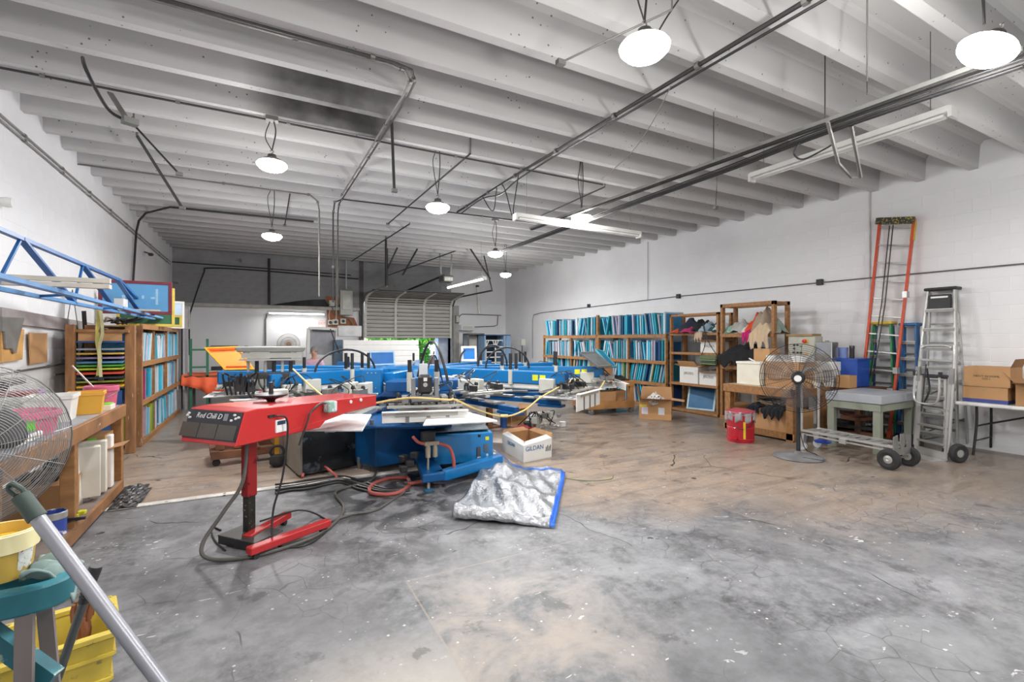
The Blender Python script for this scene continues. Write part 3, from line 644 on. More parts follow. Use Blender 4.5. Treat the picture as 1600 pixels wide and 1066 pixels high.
SPROTO = {}
CN = {'cyan': 'bright cyan edged', 'pale': 'pale blue edged', 'navy': 'navy edged', 'lav': 'lavender edged', 'teal': 'teal edged', 'sky': 'sky blue edged', 'white': 'white edged', 'green': 'green edged', 'lime': 'lime edged', 'pink': 'pink edged', 'magenta': 'magenta edged', 'sand': 'sand coloured', 'steel': 'steel blue edged'}
def screen(kind, h=.5, w=.58):
    k = (kind, round(h, 2))
    if k not in SPROTO:
        a, b_ = SCOL[kind]
        SPROTO[k] = (frame_mesh(w, h, .032, .035, None, None), P(a, 'frame_' + kind, .45, var=.15, sc=2, col2=srgb('2f7fb0') if kind in ('white', 'pale', 'lav') else None, thr=.7), P(b_, 'mesh_' + kind, .5))
        b, m1, m2 = SPROTO[k]; o = b.build('printing_screen', [m1, m2]); SPROTO[k] = (o.data, [o])
        return o
    o = bpy.data.objects.new('printing_screen', SPROTO[k][0]); C.objects.link(o); return o
def fill(y0, y1, x, z, label, group, hs=(.44, .52), seq=None, w=.58, lean0=0, rot=0, dens=.055):
    """stand screens on a shelf between y0 and y1, leaning on each other"""
    y = y0; i = 0; lean = lean0; n = 0
    while True:
        kind = (seq[i % len(seq)] if seq else random.choice(list(SCOL)))
        h = random.uniform(*hs)
        if random.random() < .2: lean = random.choice((-.24, -.12, 0, .05, .16, .28))
        off = abs(math.sin(lean)) * h
        if y + .034 / math.cos(lean) + (off if lean > 0 else 0) > y1: break
        o = screen(kind, round(h * 25) / 25, w)
        yy = y + .017 + (0 if lean >= 0 else off)
        if n == 0 and lean < 0: pass
        # thickness runs along world Y here: rotate the piece by 90 degrees
        o.rotation_euler = (0, 0, PI / 2 + random.uniform(-.02, .02)); q = Matrix.Rotation(-lean if lean else 0, 4, 'X') @ Matrix.Rotation(PI / 2, 4, 'Z')
        o.rotation_euler = q.to_euler(); o.location = (x + random.uniform(-.03, .03), y + .017 + (off if lean < 0 else 0), z + .017 * abs(math.sin(lean)) + .001)
        lb = CN[kind] + ' ' + label; tag(o, lb, 'screen', lb)
        y += dens * random.uniform(.75, 1.15) if abs(lean) < .01 else dens * 1.05
        i += 1; n += 1
    return n
def bucket(name, label, cat, loc, r, h, m, handle=True, rz=0, group=None, taper=.85, rimm=None, content=None):
    t = thing(name, label, cat, loc, rz, group)
    MB().lathe([(0, .0), (r * taper, 0), (r, h), (r * 1.03, h), (r * 1.03, h + .004), (r * .96, h + .004), (r * taper * .95, .01), (0, .01)], n=24).build('shell', m, t, smooth=True)
    MB().lathe([(r * 1.0, h - .045), (r * 1.06, h - .045), (r * 1.06, h - .0), (r * .99, h + .006), (r * .96, h)], n=24).build('rim', rimm or m, t, smooth=True)
    if handle: MB().tube([(r * 1.05, 0, h - .05), (r * .8, -r * .9, h * .62), (0, -r * 1.25, h * .45), (-r * .8, -r * .9, h * .62), (-r * 1.05, 0, h - .05)], .004, 5, smooth_pts=4).build('handle', alu, t)
    if content: MB().lathe([(0, h * .8), (r * .9, h * .8), (r * .9, h * .79), (0, h * .79)], n=20).build('paint_fill', content, t)
    return t
def tote(name, label, cat, loc, sx, sy, h, m, rz=0, lid=None):
    t = thing(name, label, cat, loc, rz); a, b = sx / 2, sy / 2; k = .86; th = .006
    o = MB(); P0 = [(-a * k, -b * k), (a * k, -b * k), (a * k, b * k), (-a * k, b * k)]; P1 = [(-a, -b), (a, -b), (a, b), (-a, b)]
    o.add([(x, y, 0) for x, y in P0] + [(x, y, h) for x, y in P1] + [(x * .95, y * .95, h) for x, y in P1] + [(x * .95, y * .95, .01) for x, y in P0],
          [(3, 2, 1, 0)] + [(i, (i + 1) % 4, 4 + (i + 1) % 4, 4 + i) for i in range(4)] + [(4 + i, 4 + (i + 1) % 4, 8 + (i + 1) % 4, 8 + i) for i in range(4)] + [(8 + i, 8 + (i + 1) % 4, 12 + (i + 1) % 4, 12 + i) for i in range(4)] + [(12, 13, 14, 15)])
    o.build('shell', m, t)
    r = MB(); 
    for (x0, y0), (x1, y1) in zip(P1, P1[1:] + P1[:1]): r.bar((x0 * 1.02, y0 * 1.02, h - .01), (x1 * 1.02, y1 * 1.02, h - .01), .012, .03)
    r.build('rim', lid or m, t)
    return t
def carton(name, label, loc, sx, sy, h, m=None, rz=0, flaps=(1, 1, 1, 1), fa=(.5, .5, .5, .5), closed=False, mi=None, tape=True, fl=None):
    """open or closed carton: walls, flaps (angle from horizontal outwards), inner bottom"""
    m = m or card; mi = mi or cardd; t = thing(name, label, 'box', loc, rz); a, b = sx / 2, sy / 2; th = .005
    if closed:
        MB().bx(-a, a, -b, b, 0, h).build('carton_body', m, t, bevel=.003)
        if tape: MB().bx(-a - .001, a + .001, -.025, .025, h - .06, h + .0015).build('tape', P('a98a5f', 'tape', .3), t)
        return t
    w = MB(); w.bx(-a, a, -b, -b + th, 0, h).bx(-a, a, b - th, b, 0, h).bx(-a, -a + th, -b + th, b - th, 0, h).bx(a - th, a, -b + th, b - th, 0, h).bx(-a + th, a - th, -b + th, b - th, 0, .008)
    w.build('carton_body', [m], t)
    f = fl or min(sx, sy) * .45
    for i, (on, an) in enumerate(zip(flaps, fa)):
        if not on: continue
        c_, s_ = math.cos(an) * f, math.sin(an) * f
        if i == 0: p = [(-a, -b, h), (a, -b, h), (a * .94, -b - c_, h + s_), (-a * .94, -b - c_, h + s_)]; n = (0, -.002, .004)
        if i == 1: p = [(a, -b, h), (a, b, h), (a + c_, b * .94, h + s_), (a + c_, -b * .94, h + s_)]; n = (.002, 0, .004)
        if i == 2: p = [(a, b, h), (-a, b, h), (-a * .94, b + c_, h + s_), (a * .94, b + c_, h + s_)]; n = (0, .002, .004)
        if i == 3: p = [(-a, b, h), (-a, -b, h), (-a - c_, -b * .94, h + s_), (-a - c_, b * .94, h + s_)]; n = (-.002, 0, .004)
        MB().prism(p, (0, 0, 0), n).build('flap', mi if abs(an) > .9 or an > 0 else m, t)
    return t
def cloth(name, label, cat, loc, sx, sy, h, m, seed=0, group=None, drape=0, n=18, rough=1.0):
    """a heaped garment: closed lumpy sheet of folds with a drooping edge"""
    if cat == 'clothes' and not drape: sx, sy, h = sx * 1.2, sy * 1.25, h * 1.25
    rn = random.Random(seed); ph = [rn.uniform(0, 6) for _ in range(8)]
    def f(u, v):
        x = (u - .5) * 2; y = (v - .5) * 2; r = min(1, math.sqrt(x * x + y * y) / 1.15)
        z = h * (1 - r ** 2.2) * (.75 + .25 * math.sin(7 * x + ph[0] + 3 * y) * rough) + .22 * h * math.sin(11 * y + ph[1] + 4 * x) * (1 - r) + .08 * h * math.sin(19 * x + ph[2]) * (1 - r)
        px = x * sx / 2 * (1 + .12 * math.sin(3 * y + ph[3])); py = y * sy / 2 * (1 + .12 * math.sin(4 * x + ph[4]))
        z = max(z, .012 + .01 * math.sin(9 * x + 7 * y))
        if drape and x < -.45: dd = (-.45 - x) / .55; z = .012 + (z - .012) * (1 - dd) - drape * dd * (.8 + .3 * math.sin(9 * y + ph[5])); px = -sx / 2 * .72 - .02 * dd + .015 * math.sin(16 * y)
        return (px, py, z)
    o = MB().grid(f, n, n).build(name, m, smooth=True, solid=.008); o.location = loc
    tag(o, label, cat, group); return o

# ================================================================== left: blue trusses over the bench
X1, X2 = -1.62, -1.36
t = thing('steel_truss', 'blue open web steel truss lying high above the left workbench', 'truss', (X1, 6.5, 1.93))
tb = P('1f5f9e', 'truss_blue', .4, var=.15); tbl = P('5f94c8', 'truss_light_blue', .4, var=.12)
ZT, ZB = 2.38, 1.96
def bl(p, q, w=.045, h=.03, m=tb, nm='chord'): MB().bar(p, q, w, h).build(nm, m, t, world=True)
bl((X1, 3.4, ZT), (X1, 7.9, ZT)); bl((X1, 3.4, ZB), (X1, 10.6, ZB), m=tbl); bl((X2, 3.2, ZB + .02), (X2 - .15, 10.2, ZB + .02), w=.06, m=tbl)
bl((X1, 7.9, ZT), (X1 - .02, 10.6, ZB + .02))
for y0, y1 in ((3.5, 4.6), (5.0, 6.2), (6.45, 7.8), (7.8, 9.3)):
    bl((X1, y0, ZT if y0 < 7.5 else ZT - .0), (X1, y1, ZB), .05, .02, tb, 'web_bar')
bl((X1, 4.6, ZB), (X1, 5.0, ZT), .02, .02, tb, 'web_bar'); bl((X1, 6.2, ZB), (X1, 6.45, ZT), .02, .02, tb, 'web_bar')
for y in (3.6, 5.3, 7.1, 9): bl((X1, y, ZB), (X2 - .05, y, ZB + .02), .03, .02, tb, 'cross_bar')
t = thing('fluorescent_light', 'pale unlit strip fixture lying across the blue truss', 'light', (-1.4, 5, 2.05))
for dz, ww in ((0, .09), (.045, .05)): MB().bar((-1.75, 5.0, 2.035 + dz), (-1.08, 5.0, 2.035 + dz), ww, .035).build('channel' if dz == 0 else 'tube_cover', P('cfc8bb', 'dusty_cream'), t, world=True)
t = thing('shelf_board', 'thin board end lying on the blue truss above the paint shelf unit', 'board', (-1.5, 8.3, 1.99))
MB().box((0, 0, .02), (.5, .3, .02), .2).build('board', P('b9ada3', 'old_board'), t); MB().box((-.18, 0, .1), (.1, .25, .14)).build('block', P('c9c9cb', 'grey_block'), t)
for x, y, r, m_, lab in ((-2.05, 5.35, .03, galv, 'thick grey steel post standing behind the left workbench'), (-2.25, 5.05, .018, galv, 'thin grey rod standing against the left wall')):
    t = thing('steel_post', lab, 'post', (x, y, 0)); MB().cyl((0, 0, 0), (0, 0, 2.0), r, n=12).build('post_tube', m_, t, smooth=True)
    MB().cyl((0, 0, .84), (0, 0, .9), r * 1.6, n=12).build('collar', galv, t, smooth=True)
# straps hanging from the truss
def strap(name, label, pts, w_, m, cat='strap'):
    pts = [Vector(p) for p in pts]; t = thing(name, label, cat, pts[0]); pp = spline(pts, 5); b = MB()
    for a, c2 in zip(pp[:-1], pp[1:]): b.bar(a, c2, .006, w_, up=(0, .35, 0) if False else (1, .3, 0))
    b.build('webbing', m, t, world=True); MB().box(pts[-1], (.06, .03, .05)).build('buckle', black, t, world=True)
yl = P('c9c068', 'yellow_webbing', .6)
p0 = AY(155, 482, 8.3)
strap('strap', 'left strand of the long yellow strap hanging from the blue truss', [AY(155, 482, 8.3), AY(152, 530, 8.3), AY(156, 560, 8.3), AY(153, 590, 8.3)], .045, yl)
strap('strap', 'right strand of the long yellow strap hanging from the blue truss', [AY(157, 482, 8.25), AY(160, 520, 8.25), AY(155, 545, 8.25), AY(158, 592, 8.25)], .035, P('b7b48a', 'pale_webbing', .6))
strap('strap', 'black strap hanging in the gap left of the paint shelf unit', [AX(131, 486, -2.2), AX(133, 530, -2.2), AX(128, 560, -2.22), AX(133, 582, -2.2)], .05, black)
strap('strap', 'thinner black webbing with yellow hook hanging beside the wall rail', [AX(133, 490, -2.3), AX(131, 555, -2.3), AX(122, 575, -2.3)], .025, black)
t = thing('clamp', 'small yellow and black clamp hanging at the wall rail left of the paint shelf', 'clamp', AX(130, 572, -2.25)); MB().bar((0, -.08, -.04), (0, .08, .04), .03, .035).build('grip', yellow, t); MB().bar((0, .0, 0), (0, .05, .15), .02, .03).build('arm', black, t)
# wall rail and boards
o = MB().bar(AX(0, 492, XL + .03), AX(205, 522, XL + .03), .03, .16).build('trim_5', P('a59c9b', 'wall_board', .7, var=.12)); struct(o)
pipe('conduit', 'thin pipe running along the left wall just above the workbench', [AX(0, 585, XL + .04), AX(128, 564, XL + .04)], .012, galv, clamps=3)
pipe('conduit', 'lower thin pipe along the left wall beside the purple bucket', [AX(85, 586, XL + .05), AX(132, 580, XL + .05)], .012, galv)
t = thing('cardboard_sheet', 'brown cardboard sheet hung on the left wall right of the grey post', 'cardboard', AX(58, 545, XL + .03))
MB().prism([AX(44, 520, XL + .03), AX(72, 521, XL + .03), AX(72, 566, XL + .03), AX(46, 570, XL + .03)], (0, 0, 0), (.012, 0, 0)).build('sheet', card, t, world=True)
t = thing('cardboard_sheet', 'yellowish cardboard sheet behind the grey bracket at the left edge', 'cardboard', AX(15, 545, XL + .03))
MB().prism([AX(0, 512, XL + .03), AX(36, 515, XL + .03), AX(33, 562, XL + .03), AX(0, 567, XL + .03)], (0, 0, 0), (.012, 0, 0)).build('sheet', P('c99a5c', 'card_yellow'), t, world=True)
t = thing('steel_bracket', 'large pale steel bracket plate hung in front of the cardboard at the left edge', 'bracket', AX(15, 520, XL + .05))
MB().prism([AX(a, b_, XL + .045) for a, b_ in ((0, 495), (35, 497), (25, 535), (22, 552), (18, 552), (16, 545), (6, 545), (4, 518), (0, 518))], (0, 0, 0), (.02, 0, 0)).build('plate', alud, t, world=True)
t = thing('wall_basket', 'narrow wire basket of brushes hung on the left wall', 'basket', AX(113, 530, XL + .08))
MB().bx(-.05, .05, -.22, .22, -.28, -.25).build('tray', alud, t)
for q in (-.22, .22): MB().tube([(0, q, -.26), (0, q, .2), (0, 0, .7)], .006, 5).build('wire', galv, t)
for k in range(5): MB().tube([(0, -.15 + k * .075, -.25), (.02, -.15 + k * .07, .1 + .04 * (k % 3)), (0, -.17 + k * .08, .2)], .016, 6).build('brush_handle', P(['7a4b43', '8c5a6a', '5f3b34', '7b6a52', '46602f'][k], None), t)

# ================================================================== left workbench
BX0, BX1, BY0, BY1, BZ = -2.36, -1.27, 3.62, 6.44, .905
t = bench = thing('workbench', 'long paint-splattered wooden workbench along the left wall', 'workbench', (-1.8, 5, 0))
MB().bx(BX0, BX1 - .03, BY0, BY1, BZ - .03, BZ).build('tabletop', P('8d9096', 'grey_worktop', .5, var=.12, sc=4, col2=srgb('c9c9c9'), thr=.66), t, world=True, bevel=.003)
MB().bx(BX1 - .03, BX1 + .01, BY0, BY1, BZ - .12, BZ + .005).build('front_rail', wood, t, world=True, bevel=.003)
MB().bx(BX0, BX1 - .03, BY1 - .04, BY1, BZ - .12, BZ - .03).build('end_rail', wood, t, world=True)
for x in (BX1 - .1, BX0 + .06):
    for y in (BY0 + .05, 4.95, BY1 - .06):
        MB().bx(x, x + .09, y - .045, y + .045, 0, BZ - .03).build('leg', wood2, t, world=True, bevel=.003)
MB().bx(BX0, BX1 - .02, BY0, BY1 - .1, .09, .115).build('lower_shelf', P('7d716a', 'shelf_board', .7, var=.2), t, world=True)
MB().bx(BX1 - .02, BX1 + .01, BY0, BY1 - .1, .03, .12).build('shelf_rail', wood, t, world=True)
def B(px, py, X, z=BZ): return AX(px, py, X)
def onB(px, X, dz=0): q = AX(px, 600, X); return Vector((q.x, q.y, BZ + .001 + dz))
tote('tub', 'white rectangular plastic tub on the bench, right of the big fan cage', 'tub', (-1.56, 5.42, BZ + .001), .30, .32, .22, whitem, rz=.1)
tote('tub', 'yellow plastic paint tub on the left bench', 'tub', (-1.44, 5.84, BZ + .001), .26, .25, .20, P('e3ab3f', 'ochre_plastic', .45, var=.06), rz=.15)
bucket('bucket', 'pink paint bucket with a wire handle near the end of the left bench', 'bucket', (-1.42, 6.24, BZ + .001), .135, .22, P('c9607f', 'pink_plastic', .45, var=.1))
bucket('bucket', 'purple bucket at the back of the left bench by the wall', 'bucket', (-1.96, 6.18, BZ + .001), .115, .2, P('a97fc0', 'purple_plastic', .45), handle=False)
bucket('tub', 'pink round tub with a green label seen through the big fan cage', 'tub', (-1.52, 4.72, BZ + .001), .2, .17, P('d8688a', 'pink_plastic2', .45), handle=False)
o = MB().box((0, 0, 0), (.1, .01, .09), .0).build('label_card', P('6ad22f', 'green_label', .5)); o.location = (-1.52 + .075, 4.72 - .187, BZ + .08); o.rotation_euler = (0, 0, .35); tag(o, 'green note stuck on the pink round tub behind the fan', 'label')
t = thing('tray', 'flat white plastic tray on the bench edge behind the fan', 'tray', (-1.48, 4.36, BZ + .001)); MB().bx(-.12, .12, -.2, .2, 0, .05).build('tray_body', whitem, t, bevel=.01); MB().bx(-.1, .1, -.18, .18, .05, .056).build('tray_insert', alud, t)
carton('carton', 'white carton with a dark red lid stacked behind the white tub', (-1.92, 5.75, BZ + .001), .3, .3, .2, cardw, closed=True)
o = MB().bx(-.14, .14, -.14, .14, 0, .03).build('book_stack', P('8a3f45', 'dark_red_paper')); o.location = (-1.92, 5.75, BZ + .203); tag(o, 'flat dark red case on the white carton', 'case')
t = thing('hole_punch', 'dark grey press machine at the back of the left bench under the cardboard', 'machine', (-2.1, 5.95, BZ + .001)); MB().bx(-.15, .15, -.22, .2, .28, .34).bx(-.05, .05, -.1, .15, 0, .28).build('frame', P('5b5d60', 'machine_grey', .4), t, bevel=.01); MB().bx(-.1, .1, -.2, -.05, .12, .28).build('head', black, t)
bucket('tin', 'small blue tin beside the purple bucket', 'tin', (-1.98, 5.98, BZ + .001), .06, .1, P('2f5fa8', 'blue_tin'), handle=False)
t = thing('tool_tray', 'clear tray of rags and green bottles behind the fan', 'tray', (-2.0, 5.25, BZ + .001)); MB().bx(-.2, .2, -.25, .25, 0, .12).build('tray_body', P('b9b7b0', 'tray_clear', .4), t, bevel=.01)
for k in range(6): MB().lathe([(0, 0), (.04, 0), (.04, .16), (.018, .2), (.018, .24), (0, .24)], c=(-.1 + .09 * (k % 3), -.14 + .16 * (k // 3) + .02 * k, .12), n=12).build('bottle', P(['7fae8a', 'c98a5c', '9a6f7a', 'd8cfc2', '7fae8a', '8a97a6'][k], None, .3), t, smooth=True)
t = thing('paper_pad', 'small pile of white notes with a lime green card near the pink bucket', 'paper', (-1.36, 6.06, BZ + .001)); MB().bx(-.07, .07, -.09, .09, 0, .05).build('pad', whitem, t); MB().bx(-.04, .06, -.06, .08, .05, .062).build('card_top', P('78d23c', 'green_card'), t)
t = thing('ladle', 'thin metal spatula leaning out of the pink bucket', 'spatula', (-1.46, 6.24, BZ + .08)); MB().cyl((0, 0, .1), (-.16, -.1, .36), .008, n=6).build('handle', alu, t); MB().box((.02, .01, .06), (.04, .01, .1), .4).build('blade', alu, t)
# below the bench
def onS(px, X, dz=0): q = AX(px, 700, X); return Vector((q.x, q.y, .117 + dz))
carton('carton', 'brown carton with a lime green mark on its end under the bench top', (-1.47, 6.16, .521), .26, .3, .14, closed=True, tape=False)
o = MB().box((0, 0, 0), (.07, .004, .08)).build('green_mark', P('86e04a', 'lime_ink')); o.location = (-1.44, 6.16 - .154, .60); tag(o, 'lime green painted mark on the carton end below the bench', 'mark')
carton('carton', 'open brown carton with its flap out below the lime-marked one', (-1.48, 6.14, .117), .3, .3, .4, flaps=(1, 1, 0, 0), fa=(.1, .2, 0, 0))
bx_ = [('dark green binder', '2f4f3a', 168), ('white binder', 'dfe2e6', 163), ('black document box', '26282b', 170)]
for k, (nm, hx, px) in enumerate((('tall white foam board', 'e3e1dc', 152), ('cream foam slab', 'd9d5c8', 141), ('wide cream foam slab', 'dcd8cc', 130))):
    t = thing('foam_slab', nm + ' standing upright on the lower shelf of the left bench', 'foam', onS(px, -1.42)); MB().box((0, 0, .27), (.24, .1, .52 - .03 * k), .12 * k).build('slab', P(hx, None, .8, var=.05), t, bevel=.006)
    MB().box((.0, .062, .26), (.22, .012, .5 - .03 * k), .12 * k).build('backing_sheet', P('c9c6ba', 'foam_back', .8), t)
def bag(u, v):
    a = 2 * PI * u; r = (.13 + .02 * math.sin(5 * a) + .012 * math.sin(11 * a + 6 * v)) * (1 - .35 * v ** 2); return (r * math.cos(a) * .8, r * math.sin(a) * 1.15, .5 * v)
o = MB().grid(bag, 30, 8).build('plastic_bag', P('e0ddd2', 'clear_bag', .25, var=.05, bump=.2), smooth=True, solid=.003); o.location = onS(112, -1.5); tag(o, 'crinkled pale plastic bag standing beside the foam slabs', 'bag')
bucket('paint_can', 'blue and white paint can on the lower shelf near the big fan', 'can', onS(84, -1.38), .075, .17, P('3a4fa0', 'can_blue', .4, col2=(.8, .8, .8), thr=.6, sc=8), handle=False, taper=1, rimm=alu)
carton('carton', 'small open brown carton behind the blue paint can', onS(80, -1.6), .2, .24, .2, flaps=(1, 0, 0, 0), fa=(.8, 0, 0, 0))
t = thing('bar_clamps', 'heap of yellow and black bar clamps lying at the end of the lower shelf', 'clamps', onS(96, -1.36, .0))
for k in range(4): MB().bar((-.12 + .05 * k, -.1 + .03 * k, .02 + .02 * k), (.06 + .03 * k, .16 - .06 * k, .03 + .015 * k), .02, .018).build('clamp_bar', black, t); MB().box((-.02 + .04 * k, .0 + .03 * k, .05 + .014 * k), (.05, .05, .03), k).build('clamp_jaw', P('c9c91f', 'hi_vis_yellow'), t, bevel=.005)
t = thing('tool_heap', 'dark heap of power tools on the cartons under the bench top', 'tools', (-1.62, 5.55, .40)); MB().bx(-.2, .2, -.35, .35, -.28, .0).build('carton_body', card, t)
for k in range(6): MB().lathe([(0, -.09), (.03, -.09), (.045, -.02), (.04, .06), (0, .09)], c=(random.uniform(-.12, .12), random.uniform(-.28, .28), .05 + .02 * (k % 2)), M=Matrix.Rotation(1.5, 3, 'X') @ Matrix.Rotation(k * 1.1, 3, 'Y'), n=10).build('tool', P(['1d1f22', '2a2d33', '3a2022', '20242c', '121314', '30353a'][k], None, .5), t, smooth=True)
t = thing('black_rags', 'crumpled black plastic scraps on the floor at the foot of the left bench', 'scraps', (-1.14, 6.0, 0))
for k in range(3): MB().grid(lambda u, v, k=k: (.1 * math.sin(3 * k) + (u - .5) * .22, (v - .5) * .5 + .16 * k - .1, .01 + .03 * abs(math.sin(9 * u + 7 * v + k)) * (1 - abs(u - .5) * 1.6)), 8, 10).build('scrap', black, t, solid=.003)

# ================================================================== left shelf unit with screens
SX0, SX1, SY = -2.2, -1.55, (8.86, 10.06, 11.3, 12.75)
t = su = thing('shelf_unit', 'tall paint-splattered wooden rack full of printing screens on the left', 'shelving', (-1.9, 10.8, 0))
SZ = [.03, .63, 1.22, 1.79]
for x in (SX0, SX1 - .12):
    for k, y in enumerate(SY):
        MB().bx(x, x + (.13 if k == 0 else .06), y - .03, y + .03, 0, SZ[-1] + .02).build('post', wood, t, world=True, bevel=.003)
for k, z in enumerate(SZ):
    MB().bx(SX0, SX1 - .02, SY[0], SY[-1], z, z + .02).build('shelf', wood2, t, world=True)
    MB().bx(SX1 - .025, SX1, SY[0], SY[-1], z - .03, z + .05).build('shelf_lip', wood2, t, world=True, bevel=.002)
for y in SY[1:3]: MB().bx(SX0, SX1 - .03, y - .01, y + .01, .05, 1.78).build('divider', wood2, t, world=True)
# flat screens/trays in the near end, seen end-on
Lx = (SX0 + SX1) / 2 + .02
seqL = ['pale', 'cyan', 'sky', 'white', 'cyan', 'pale', 'lav', 'sky', 'steel', 'white']
rows = [(0, ['lime', 'lime', 'green', 'white', 'lav', 'pink', 'lav', 'sky', 'pale']), (1, ['navy', 'cyan', 'sky', 'cyan', 'magenta', 'lav', 'sky', 'teal']), (2, ['lav', 'pale', 'sky', 'white', 'cyan', 'lav', 'pink'])]
names = ('bottom', 'middle', 'top'); bays = ('nearest', 'middle', 'farthest')
for r, sq in rows:
    for k in range(3):
        y0 = SY[k] + (.72 if k == 0 else .05); y1 = SY[k + 1] - .06
        fill(SY[k] + .06 if not (k == 0 and r) else SY[k] + .09, y1, Lx, SZ[r] + .022, 'printing screen, %s level of the left rack, %s bay' % (names[r], bays[k]), 'screens in the left rack, %s level %s bay' % (names[r], bays[k]), seq=(sq if k == 0 else seqL[k * 3 + r:] + seqL), hs=(.44, .5), dens=.085 if k == 0 else .08, w=.5)
# coloured trays: a narrow rack of flat trays at the near end
t = thing('tray_rack', 'narrow rack of flat coloured paint trays on the near end of the left rack', 'rack', (-1.9, 8.55, 0))
MB().bx(-2.25, -2.16, 8.25, 8.34, 0, 1.8).build('post', wood, t, world=True, bevel=.003); MB().bx(-1.66, -1.55, 8.4, 8.5, 0, 1.8).build('post', wood, t, world=True, bevel=.003)
MB().bx(-2.25, -1.6, 8.3, 8.8, 1.7, 1.74).build('top_board', wood2, t, world=True)
for k, (z, hx, sl) in enumerate(((1.56, '244a7e', .02), (1.46, '8d96a0', 0), (1.40, 'c8a24a', 0), (1.34, '8a7a9c', .03), (1.28, '4d7fa0', .05), (1.235, '4c8f3c', .05), (1.19, '9cb52a', .05), (1.13, 'c24a35', .07), (1.07, '2a2d35', .05), (1.02, '7f8a3a', .0), (.95, 'd8a52c', .05), (.93, '3a3f2a', .0))):
    MB().hexa([(-2.15, 8.3, z), (-1.66, 8.3, z), (-1.66, 8.8, z + sl), (-2.15, 8.8, z + sl), (-2.15, 8.3, z + .022), (-1.66, 8.3, z + .022), (-1.66, 8.8, z + sl + .022), (-2.15, 8.8, z + sl + .022)]).build('tray', P(hx, None, .5, var=.2), t, world=True)
MB().bx(-2.14, -1.68, 8.33, 8.37, .3, .9).build('blue_panel', P('24497e', 'panel_blue', .5, var=.12), t, world=True); MB().bx(-1.86, -1.76, 8.32, 8.34, .84, .95).build('card_tab', card, t, world=True)
MB().bx(-2.14, -1.68, 8.33, 8.37, 1.58, 1.7).build('card_panel', card, t, world=True)
# framed screens standing on the rack
def framed(label, c_, w_, h_, yaw, fm, mm, tiltx=0, fw=.045, th=.03, cat='screen', ink=None):
    t = thing('framed_screen', label, cat, c_, rot=(tiltx, 0, yaw)); b = MB()
    a = w_ / 2
    for x0, x1, z0, z1 in ((-a, a, 0, fw), (-a, a, h_ - fw, h_), (-a, -a + fw, fw, h_ - fw), (a - fw, a, fw, h_ - fw)): b.bx(x0, x1, -th / 2, th / 2, z0, z1)
    b.build('frame', fm, t, bevel=.003); MB().bx(-a + fw, a - fw, -.003, .003, fw, h_ - fw).build('mesh_panel', mm, t)
    if ink:
        for (x, z, sx, sz) in ink: MB().bx(x - sx / 2, x + sx / 2, -.006, -.002, z - sz / 2, z + sz / 2).build('ink_mark', P('a8d0ea', 'faded_ink'), t)
    return t
q = AY(213, 491, 8.95)
framed('light blue screen in a maroon frame standing on top of the left rack', q, .88, .50, .02, P('7d2f3e', 'maroon_wood', .5), P('63a5d6', 'blue_mesh', .4, var=.1, sc=2), ink=[(.25, .27, .03, .24), (.20, .25, .05, .03), (-.15, .2, .04, .16), (.08, .26, .03, .05), (-.1, .3, .03, .06)])
q = Vector((-1.72, 10.2, 1.83)); framed('dark green screen in a yellow frame on the left rack behind the maroon one', q, .8, .68, .12, P('c9b24a', 'yellow_frame', .5), P('2f5f3f', 'green_mesh', .5))
q = Vector((-1.62, 10.5, 1.83)); framed('second dark green screen in a pale yellow frame, lowest on the left rack top', q, .75, .22, .06, P('bda84a', 'yellow_frame2', .5), P('24543a', 'green_mesh2', .5))
q = Vector((-1.62, 11.6, 1.83)); framed('white framed screen with a blue stripe on the far part of the left rack top', q, .6, .55, .5, whitem, P('b9cfe4', 'pale_mesh', .5), ink=[(.05, .28, .05, .4)])
q = Vector((-1.5, 12.3, 1.83)); framed('grey framed screen, farthest on the left rack top', q, .5, .5, .9, alud, P('8f8a8c', 'grey_mesh', .5))
t = thing('rag_heap', 'heap of dark cords and squeegees on top of the left rack', 'tools', (-1.85, 9.4, 1.83))
for k in range(7): MB().tube([(random.uniform(-.3, .2), random.uniform(-.5, .4), .02), (random.uniform(-.3, .25), random.uniform(-.5, .4), .1), (random.uniform(-.3, .25), random.uniform(-.5, .4), .03)], .014, 6, smooth_pts=5).build('cord', [black, pipeD, P('8a8078', 'rag_grey')][k % 3], t)

